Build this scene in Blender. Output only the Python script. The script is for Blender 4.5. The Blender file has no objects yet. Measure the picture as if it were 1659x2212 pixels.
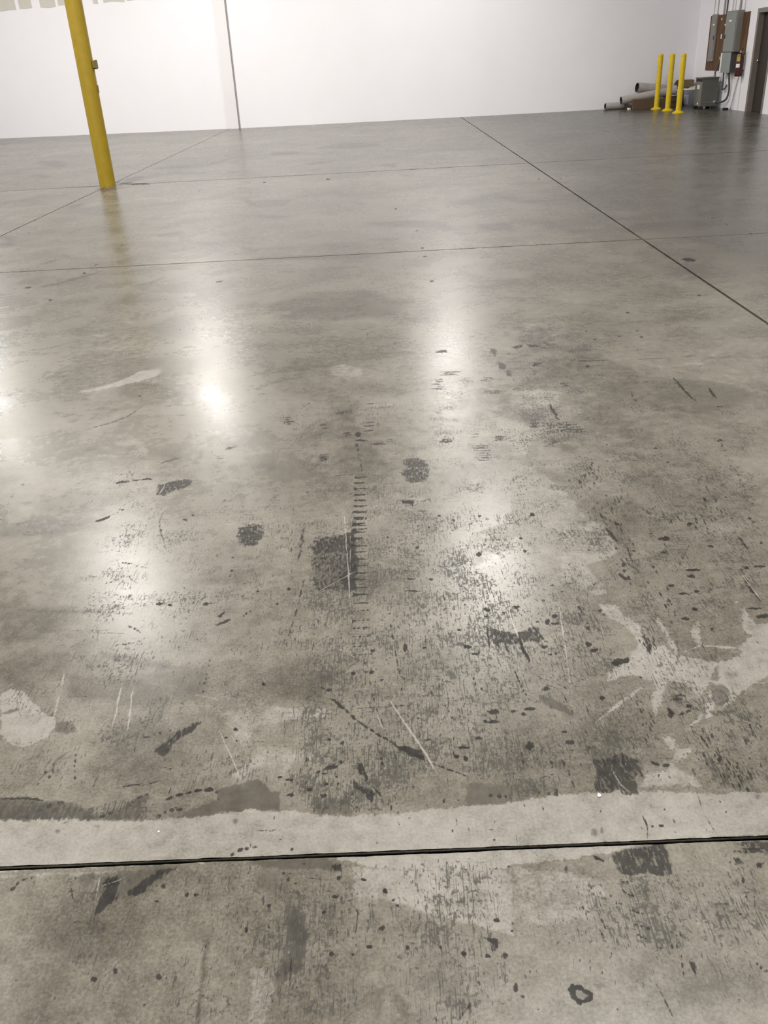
import bpy, bmesh, math, random
import numpy as np
from mathutils import Vector, Matrix

S = bpy.context.scene
C = S.collection
random.seed(7)
rng = np.random.default_rng(11)

# ------------------------------------------------------------------ camera
EYE = Vector((0.0, 0.0, 1.45))
PITCH, ROLL, YAW, FOCAL = 0.4851724, -0.05520508, -0.01789175, 1850.0   # focal in pixels of the 1659 x 2212 frame
fwd = Vector((math.sin(YAW) * math.cos(PITCH), math.cos(YAW) * math.cos(PITCH), -math.sin(PITCH)))
rgt = Vector((math.cos(YAW), -math.sin(YAW), 0.0))
upv = rgt.cross(fwd)
r2 = math.cos(ROLL) * rgt + math.sin(ROLL) * upv
u2 = -math.sin(ROLL) * rgt + math.cos(ROLL) * upv
cam_data = bpy.data.cameras.new('camera')
cam = bpy.data.objects.new('camera', cam_data)
C.objects.link(cam)
cam.matrix_world = Matrix(((r2.x, u2.x, -fwd.x, EYE.x), (r2.y, u2.y, -fwd.y, EYE.y), (r2.z, u2.z, -fwd.z, EYE.z), (0, 0, 0, 1)))
cam_data.sensor_fit = 'VERTICAL'
cam_data.sensor_height = 24.0
cam_data.lens = FOCAL / 2212.0 * 24.0
cam_data.clip_start = 0.05
cam_data.clip_end = 200
S.camera = cam

# ------------------------------------------------------------------ world, lamps, exposure
world = bpy.data.worlds.new('world')
S.world = world
world.use_nodes = True
world.node_tree.nodes['Background'].inputs[0].default_value = (1.0, 0.97, 0.93, 1)
world.node_tree.nodes['Background'].inputs[1].default_value = 0.02
S.view_settings.view_transform = 'Standard'
S.view_settings.look = 'None'
S.view_settings.gamma = 1.0
S.view_settings.use_curve_mapping = False
S.view_settings.exposure = 0.66

LAMP_Z = 6.3


def lamp(x, y, watts, size=0.55, tint=(1.0, 0.965, 0.925)):
    """one high-bay lamp of the hall, hanging under the deck and shining down"""
    d = bpy.data.lights.new('high_bay_light', 'AREA')
    d.shape = 'DISK'
    d.size = size
    d.energy = watts
    d.color = tint
    o = bpy.data.objects.new('high_bay_light', d)
    o.location = (x, y, LAMP_Z)
    C.objects.link(o)


for ly in (-6.0, 3.0, 12.2, 21.0):
    for lx in (-10.3, -4.55, 1.5):
        lamp(lx, ly, {21.0: 192.0 if lx > 0 else 228.0, 12.2: 200.0}.get(ly, 285.0))

# ------------------------------------------------------------------ helpers


def tag(o, label=None, cat=None, group=None, kind=None):
    if label:
        o['label'] = label
    if cat:
        o['category'] = cat
    if group:
        o['group'] = group
    if kind:
        o['kind'] = kind
    return o


def thing(name, label, cat, loc=(0, 0, 0), group=None):
    o = bpy.data.objects.new(name, None)
    o.empty_display_size = 0.05
    o.location = loc
    C.objects.link(o)
    return tag(o, label, cat, group)


def obj(name, bm, m, parent=None, smooth=False):
    me = bpy.data.meshes.new(name)
    if parent is not None:
        off = Vector(parent.matrix_basis.translation)
        p = parent.parent
        while p is not None:
            off = off + Vector(p.matrix_basis.translation)
            p = p.parent
        bmesh.ops.translate(bm, verts=bm.verts, vec=-off)
    bmesh.ops.recalc_face_normals(bm, faces=bm.faces)
    bm.to_mesh(me)
    bm.free()
    me.materials.append(m)
    if smooth:
        for p in me.polygons:
            p.use_smooth = True
        try:
            me.set_sharp_from_angle(angle=math.radians(40))
        except Exception:
            pass
    o = bpy.data.objects.new(name, me)
    C.objects.link(o)
    if parent is not None:
        o.parent = parent
    return o


def box(bm, x0, x1, y0, y1, z0, z1, bev=0.0, rotz=0.0):
    r = bmesh.ops.create_cube(bm, size=1.0)
    vs = r['verts']
    bmesh.ops.scale(bm, verts=vs, vec=(x1 - x0, y1 - y0, z1 - z0))
    if bev > 0:
        es = list({e for v in vs for e in v.link_edges})
        nv = bmesh.ops.bevel(bm, geom=es, offset=bev, segments=2, profile=0.5, affect='EDGES')['verts']
        vs = list({v for v in nv} | {v for v in vs if v.is_valid})
    if rotz:
        bmesh.ops.rotate(bm, verts=vs, cent=(0, 0, 0), matrix=Matrix.Rotation(rotz, 3, 'Z'))
    bmesh.ops.translate(bm, verts=vs, vec=((x0 + x1) / 2, (y0 + y1) / 2, (z0 + z1) / 2))
    return vs


def new_box(*a, **k):
    bm = bmesh.new()
    box(bm, *a, **k)
    return bm


def ring_frame(d):
    d = d.normalized()
    a = Vector((0, 0, 1)) if abs(d.z) < 0.9 else Vector((1, 0, 0))
    u = d.cross(a).normalized()
    return u, d.cross(u).normalized()


def sweep(bm, pts, rad, seg=12, cap=True):
    """a round bar through pts; rad is one radius or one per point"""
    pts = [Vector(p) for p in pts]
    n = len(pts)
    rad = [rad] * n if not hasattr(rad, '__len__') else rad
    rings = []
    u = None
    for i, p in enumerate(pts):
        d = (pts[min(i + 1, n - 1)] - pts[max(i - 1, 0)]).normalized()
        if u is None:
            u, w = ring_frame(d)
        else:
            u = (u - d * u.dot(d)).normalized()
            w = d.cross(u).normalized()
        rings.append([bm.verts.new(p + rad[i] * (math.cos(2 * math.pi * k / seg) * u + math.sin(2 * math.pi * k / seg) * w)) for k in range(seg)])
    for a, b in zip(rings, rings[1:]):
        for k in range(seg):
            bm.faces.new((a[k], a[(k + 1) % seg], b[(k + 1) % seg], b[k]))
    if cap:
        bm.faces.new(rings[0][::-1])
        bm.faces.new(rings[-1])
    return bm


def lathe(bm, cx, cy, prof, seg=32):
    rings = [[bm.verts.new((cx + r * math.cos(2 * math.pi * k / seg), cy + r * math.sin(2 * math.pi * k / seg), z)) for k in range(seg)] for r, z in prof]
    for a, b in zip(rings, rings[1:]):
        for k in range(seg):
            bm.faces.new((a[k], a[(k + 1) % seg], b[(k + 1) % seg], b[k]))
    bm.faces.new(rings[0][::-1])
    bm.faces.new(rings[-1])
    return bm


def hollow(p0, p1, ro, ri, seg=40):
    """an open-ended tube with wall thickness"""
    bm = bmesh.new()
    p0, p1 = Vector(p0), Vector(p1)
    u, w = ring_frame(p1 - p0)
    R = []
    for p, r in ((p0, ro), (p1, ro), (p1, ri), (p0, ri)):
        R.append([bm.verts.new(p + r * (math.cos(2 * math.pi * k / seg) * u + math.sin(2 * math.pi * k / seg) * w)) for k in range(seg)])
    for a, b in zip(R, R[1:] + R[:1]):
        for k in range(seg):
            bm.faces.new((a[k], a[(k + 1) % seg], b[(k + 1) % seg], b[k]))
    return bm


# ------------------------------------------------------------------ materials
class NT:
    def __init__(self, name):
        self.m = bpy.data.materials.new(name)
        self.m.use_nodes = True
        self.t = self.m.node_tree
        self.b = self.t.nodes['Principled BSDF']
        self.tc = self.t.nodes.new('ShaderNodeTexCoord')

    def link(self, a, b):
        self.t.links.new(a, b)

    def setv(self, sock, v):
        if hasattr(v, 'node'):
            self.link(v, sock)
        else:
            sock.default_value = v

    def noise(self, scale, detail=4.0, rough=0.55, stretch=None, loc=(0, 0, 0), dist=0.0):
        mp = self.t.nodes.new('ShaderNodeMapping')
        mp.inputs['Location'].default_value = loc
        mp.inputs['Scale'].default_value = stretch or (1, 1, 1)
        self.link(self.tc.outputs['Object'], mp.inputs['Vector'])
        n = self.t.nodes.new('ShaderNodeTexNoise')
        n.inputs['Scale'].default_value = scale
        n.inputs['Detail'].default_value = detail
        n.inputs['Roughness'].default_value = rough
        n.inputs['Distortion'].default_value = dist
        self.link(mp.outputs[0], n.inputs['Vector'])
        return n.outputs[0]

    def math(self, op, a, b=0.0, c=0.0, clamp=False):
        n = self.t.nodes.new('ShaderNodeMath')
        n.operation = op
        n.use_clamp = clamp
        for s, v in zip(n.inputs, (a, b, c)):
            self.setv(s, v)
        return n.outputs[0]

    def remap(self, v, a, b, lo=0.0, hi=1.0):
        n = self.t.nodes.new('ShaderNodeMapRange')
        n.interpolation_type = 'SMOOTHSTEP'
        for s, x in zip(n.inputs, (v, a, b, lo, hi)):
            self.setv(s, x)
        return n.outputs[0]

    def mix(self, f, a, b):
        n = self.t.nodes.new('ShaderNodeMix')
        n.data_type = 'RGBA'
        self.setv(n.inputs[0], f)
        self.setv(n.inputs[6], a)
        self.setv(n.inputs[7], b)
        return n.outputs[2]

    def ramp(self, f, stops):
        n = self.t.nodes.new('ShaderNodeValToRGB')
        e = n.color_ramp.elements
        e[0].position, e[0].color = stops[0][0], (*stops[0][1], 1)
        e[1].position, e[1].color = stops[-1][0], (*stops[-1][1], 1)
        for p, c in stops[1:-1]:
            x = e.new(p)
            x.color = (*c, 1)
        self.link(f, n.inputs[0])
        return n.outputs[0]

    def bump(self, h, strength, dist):
        n = self.t.nodes.new('ShaderNodeBump')
        n.inputs['Strength'].default_value = strength
        n.inputs['Distance'].default_value = dist
        self.link(h, n.inputs['Height'])
        self.link(n.outputs[0], self.b.inputs['Normal'])


def mat(name, col, rough=0.5, metal=0.0, var=0.12, scale=6.0, stretch=None, bump=0.0, spec=0.5):
    n = NT(name)
    v = n.noise(scale, 5.0, 0.6, stretch)
    lo = tuple(c * (1 - var) for c in col)
    hi = tuple(min(1.0, c * (1 + var)) for c in col)
    n.link(n.ramp(v, [(0.3, lo), (0.7, hi)]), n.b.inputs['Base Color'])
    n.b.inputs['Metallic'].default_value = metal
    n.b.inputs['Specular IOR Level'].default_value = spec
    n.link(n.remap(v, 0.2, 0.8, rough * 0.9, min(1.0, rough * 1.12)), n.b.inputs['Roughness'])
    if bump:
        n.bump(n.noise(scale * 12, 3.0), bump, 0.002)
    return n.m


M = {
    'wall': mat('white_wall_paint', (0.872, 0.862, 0.893), 0.6, var=0.012, scale=1.2, bump=0.08),
    'pilaster': mat('pilaster_paint', (0.80, 0.785, 0.795), 0.6, var=0.012, scale=1.2),
    'deck': mat('ceiling_deck', (0.62, 0.61, 0.60), 0.6, var=0.05),
    'joint': mat('joint_dirt', (0.045, 0.036, 0.028), 0.9, var=0.5, scale=40),
    'seam': mat('seam_shade', (0.30, 0.285, 0.30), 0.7, var=0.1),
    'drywall': mat('bare_drywall_paper', (0.60, 0.585, 0.525), 0.8, var=0.03),
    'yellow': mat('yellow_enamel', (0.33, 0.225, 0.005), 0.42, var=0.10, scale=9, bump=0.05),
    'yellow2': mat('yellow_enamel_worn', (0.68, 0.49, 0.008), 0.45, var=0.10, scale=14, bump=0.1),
    'yellow_dark': mat('yellow_enamel_box', (0.17, 0.115, 0.012), 0.5, var=0.15),
    'black': mat('black_rubber', (0.012, 0.012, 0.013), 0.6, var=0.2),
    'tube': mat('grey_tube_card', (0.40, 0.375, 0.36), 0.8, var=0.12, scale=10),
    'tube_shade': mat('tube_mouth_shade', (0.028, 0.025, 0.024), 0.85, var=0.15),
    'card': mat('brown_cardboard', (0.105, 0.068, 0.040), 0.85, var=0.15, scale=12),
    'card2': mat('olive_cardboard', (0.17, 0.125, 0.065), 0.85, var=0.15, scale=12),
    'paper': mat('white_paper', (0.88, 0.86, 0.82), 0.7, var=0.06),
    'bucket': mat('blue_grey_plastic', (0.235, 0.24, 0.27), 0.5, var=0.06),
    'bucket_label': mat('pale_blue_label', (0.43, 0.50, 0.60), 0.5, var=0.12, scale=25),
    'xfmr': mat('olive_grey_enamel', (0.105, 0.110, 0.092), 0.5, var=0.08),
    'xfmr_lit': mat('olive_grey_enamel_lit', (0.205, 0.20, 0.175), 0.5, var=0.08),  # paler copy: light from the left put into the front's colour
    'panel': mat('grey_green_enamel', (0.235, 0.255, 0.235), 0.45, var=0.06),
    'panel2': mat('warm_grey_enamel', (0.22, 0.21, 0.19), 0.45, var=0.06),
    'switch': mat('blue_grey_enamel', (0.25, 0.285, 0.275), 0.45, var=0.05),
    'switch_shade': mat('shaded_switch_enamel', (0.085, 0.075, 0.085), 0.5, var=0.2),
    'galv': mat('galvanised_steel', (0.34, 0.33, 0.32), 0.45, metal=0.5, var=0.15),
    'conduit_dark': mat('dark_flexible_conduit', (0.075, 0.075, 0.078), 0.5, var=0.2),
    'conduit_mid': mat('grey_conduit', (0.33, 0.31, 0.29), 0.5, var=0.12),
    'conduit_white': mat('white_painted_conduit', (0.66, 0.64, 0.62), 0.55, var=0.05),
    'red': mat('dark_red_enamel', (0.050, 0.004, 0.005), 0.35, var=0.15),
    'tag_yellow': mat('yellow_card', (0.66, 0.52, 0.12), 0.6, var=0.08),
    'frame': mat('taupe_frame_paint', (0.215, 0.185, 0.165), 0.45, var=0.05),
    'leaf': mat('dark_brown_door_paint', (0.030, 0.023, 0.017), 0.55, var=0.1),
    'chrome': mat('chrome', (0.6, 0.58, 0.55), 0.25, metal=1.0, var=0.05),
    'chip': mat('white_plaster_chip', (0.85, 0.84, 0.82), 0.6, var=0.05),
    'wood_block': mat('dark_wood_block', (0.05, 0.035, 0.025), 0.8, var=0.2),
}


def plywood_mat():
    n = NT('brown_plywood')
    g = n.noise(3.0, 6.0, 0.6, (1, 6, 0.5), dist=0.6)
    h = n.noise(18.0, 4.0, 0.6, (1, 5, 0.4))
    v = n.math('ADD', n.math('MULTIPLY', g, 0.75), n.math('MULTIPLY', h, 0.25))
    n.link(n.ramp(v, [(0.36, (0.050, 0.026, 0.013)), (0.5, (0.105, 0.048, 0.017)), (0.64, (0.185, 0.085, 0.028))]), n.b.inputs['Base Color'])
    n.b.inputs['Roughness'].default_value = 0.7
    n.bump(h, 0.2, 0.002)
    return n.m


M['ply'] = plywood_mat()


def concrete_mat():
    n = NT('worn_polished_concrete')
    at = []
    for nm in ('stain_glare_a', 'stain_shade_b'):
        a = n.t.nodes.new('ShaderNodeAttribute')
        a.attribute_name = nm
        s = n.t.nodes.new('ShaderNodeSeparateColor')
        n.link(a.outputs['Color'], s.inputs[0])
        at += [s.outputs[0], s.outputs[1], s.outputs[2]]
    at[1] = n.math('MINIMUM', at[1], 0.62)
    D, W, L, SC, B, T = at          # solid dark, wear, pale patch, pale scratch, brown film, tone
    n1 = n.noise(0.75, 5.0, 0.6, dist=0.3)
    n2 = n.noise(2.6, 7.0, 0.62, loc=(3, 1, 0), dist=0.4)
    n3 = n.noise(22.0, 6.0, 0.65)
    nf = n.noise(150.0, 4.0, 0.7)
    c = lambda x, k: n.math('MULTIPLY', n.math('SUBTRACT', x, 0.5), k)
    s1 = n.noise(1.0, 5.0, 0.62, (135, 40, 1))
    s2 = n.noise(1.0, 4.0, 0.6, (300, 14, 1), loc=(5, 2, 0))
    s3 = n.noise(75.0, 5.0, 0.7, loc=(1, 7, 0))
    tone = n.math('ADD', n.math('ADD', c(n1, 0.70), c(n2, 0.88)), n.math('ADD', n.math('ADD', c(n3, 0.72), c(s1, 0.42)), c(nf, 0.98)))
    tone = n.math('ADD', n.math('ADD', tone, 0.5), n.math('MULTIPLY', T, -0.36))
    base = n.ramp(tone, [(0.0, (0.040, 0.036, 0.027)), (0.3, (0.083, 0.076, 0.059)), (0.5, (0.122, 0.113, 0.091)), (0.75, (0.170, 0.160, 0.132)), (1.0, (0.232, 0.219, 0.185))])
    # pale skim, worn-bare patches and painted lamp glare, crisp ragged edge
    rag = n.math('ADD', c(n3, 1.0), c(nf, 0.9))
    lm = n.math('MULTIPLY', n.remap(n.math('ADD', L, n.math('ADD', n.math('MULTIPLY', rag, 0.8), c(n2, 1.1))), 0.25, 0.90), n.remap(L, 0.02, 0.25))
    light = n.ramp(n.math('ADD', n.math('ADD', n3, c(nf, 0.9)), c(n2, 0.8)), [(0.25, (0.140, 0.132, 0.112)), (0.55, (0.200, 0.190, 0.166)), (0.8, (0.240, 0.229, 0.204))])
    col = n.mix(n.math('MULTIPLY', lm, n.remap(L, 0.5, 1.0, 0.62, 0.9)), base, light)
    # brown-grey film
    bm_ = n.math('MULTIPLY', n.remap(n.math('ADD', B, n.math('ADD', n.math('MULTIPLY', rag, 0.8), c(s1, 1.2))), 0.15, 0.90), n.remap(B, 0.02, 0.2))
    col = n.mix(n.math('MULTIPLY', bm_, 0.85), col, n.ramp(n3, [(0.3, (0.038, 0.033, 0.026)), (0.7, (0.074, 0.066, 0.054))]))
    # streaked tyre and drag wear
    patch = n.noise(7.0, 4.0, 0.6, loc=(9, 4, 0))
    sv = n.math('ADD', n.math('MULTIPLY', n.math('MAXIMUM', n.math('MAXIMUM', s1, n.math('MULTIPLY', s2, 0.98)), s3), 0.78), n.math('MULTIPLY', patch, 0.30))
    th = n.math('SUBTRACT', 0.700, n.math('MULTIPLY', W, 0.245))
    wm = n.remap(sv, th, n.math('ADD', th, 0.065))
    wm = n.math('MULTIPLY', wm, n.remap(W, 0.02, 0.25))
    dark = n.ramp(n3, [(0.3, (0.024, 0.023, 0.020)), (0.7, (0.048, 0.045, 0.038))])
    col = n.mix(n.math('MULTIPLY', wm, 0.80), col, dark)
    # solid rubber marks with ragged edges
    dm = n.math('MULTIPLY', n.remap(n.math('ADD', n.math('MULTIPLY', D, 1.18), n.math('ADD', n.math('MULTIPLY', rag, 1.0), c(s1, 2.2))), 0.26, 0.66), n.remap(D, 0.05, 0.3))
    col = n.mix(n.math('MULTIPLY', dm, n.remap(D, 0.3, 0.95, 0.82, 0.98)), col, n.ramp(n3, [(0.3, (0.011, 0.0105, 0.010)), (0.7, (0.030, 0.028, 0.026))]))
    # pale scratches
    sm = n.remap(n.math('ADD', SC, n.math('MULTIPLY', rag, 0.8)), 0.30, 0.80)
    col = n.mix(n.math('MULTIPLY', sm, 0.5), col, (0.32, 0.30, 0.265, 1))
    n.link(col, n.b.inputs['Base Color'])
    r = n.remap(n.math('ADD', n.math('MULTIPLY', n2, 0.7), n.math('MULTIPLY', n3, 0.3)), 0.2, 0.8, 0.23, 0.325)
    r = n.math('ADD', r, n.math('MULTIPLY', lm, 0.16))
    r = n.math('ADD', r, n.math('MULTIPLY', n.math('MAXIMUM', dm, wm), 0.12))
    n.link(r, n.b.inputs['Roughness'])
    n.link(n.math('SUBTRACT', 0.41, n.math('MULTIPLY', n.math('MAXIMUM', dm, n.math('MULTIPLY', wm, 0.7)), 0.31)), n.b.inputs['Specular IOR Level'])
    h = n.math('SUBTRACT', n.math('ADD', n.math('MULTIPLY', n3, 0.5), n.math('MULTIPLY', nf, 0.5)), n.math('MULTIPLY', sm, 0.6))
    n.bump(h, 0.10, 0.0015)
    return n.m


M['concrete'] = concrete_mat()

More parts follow.
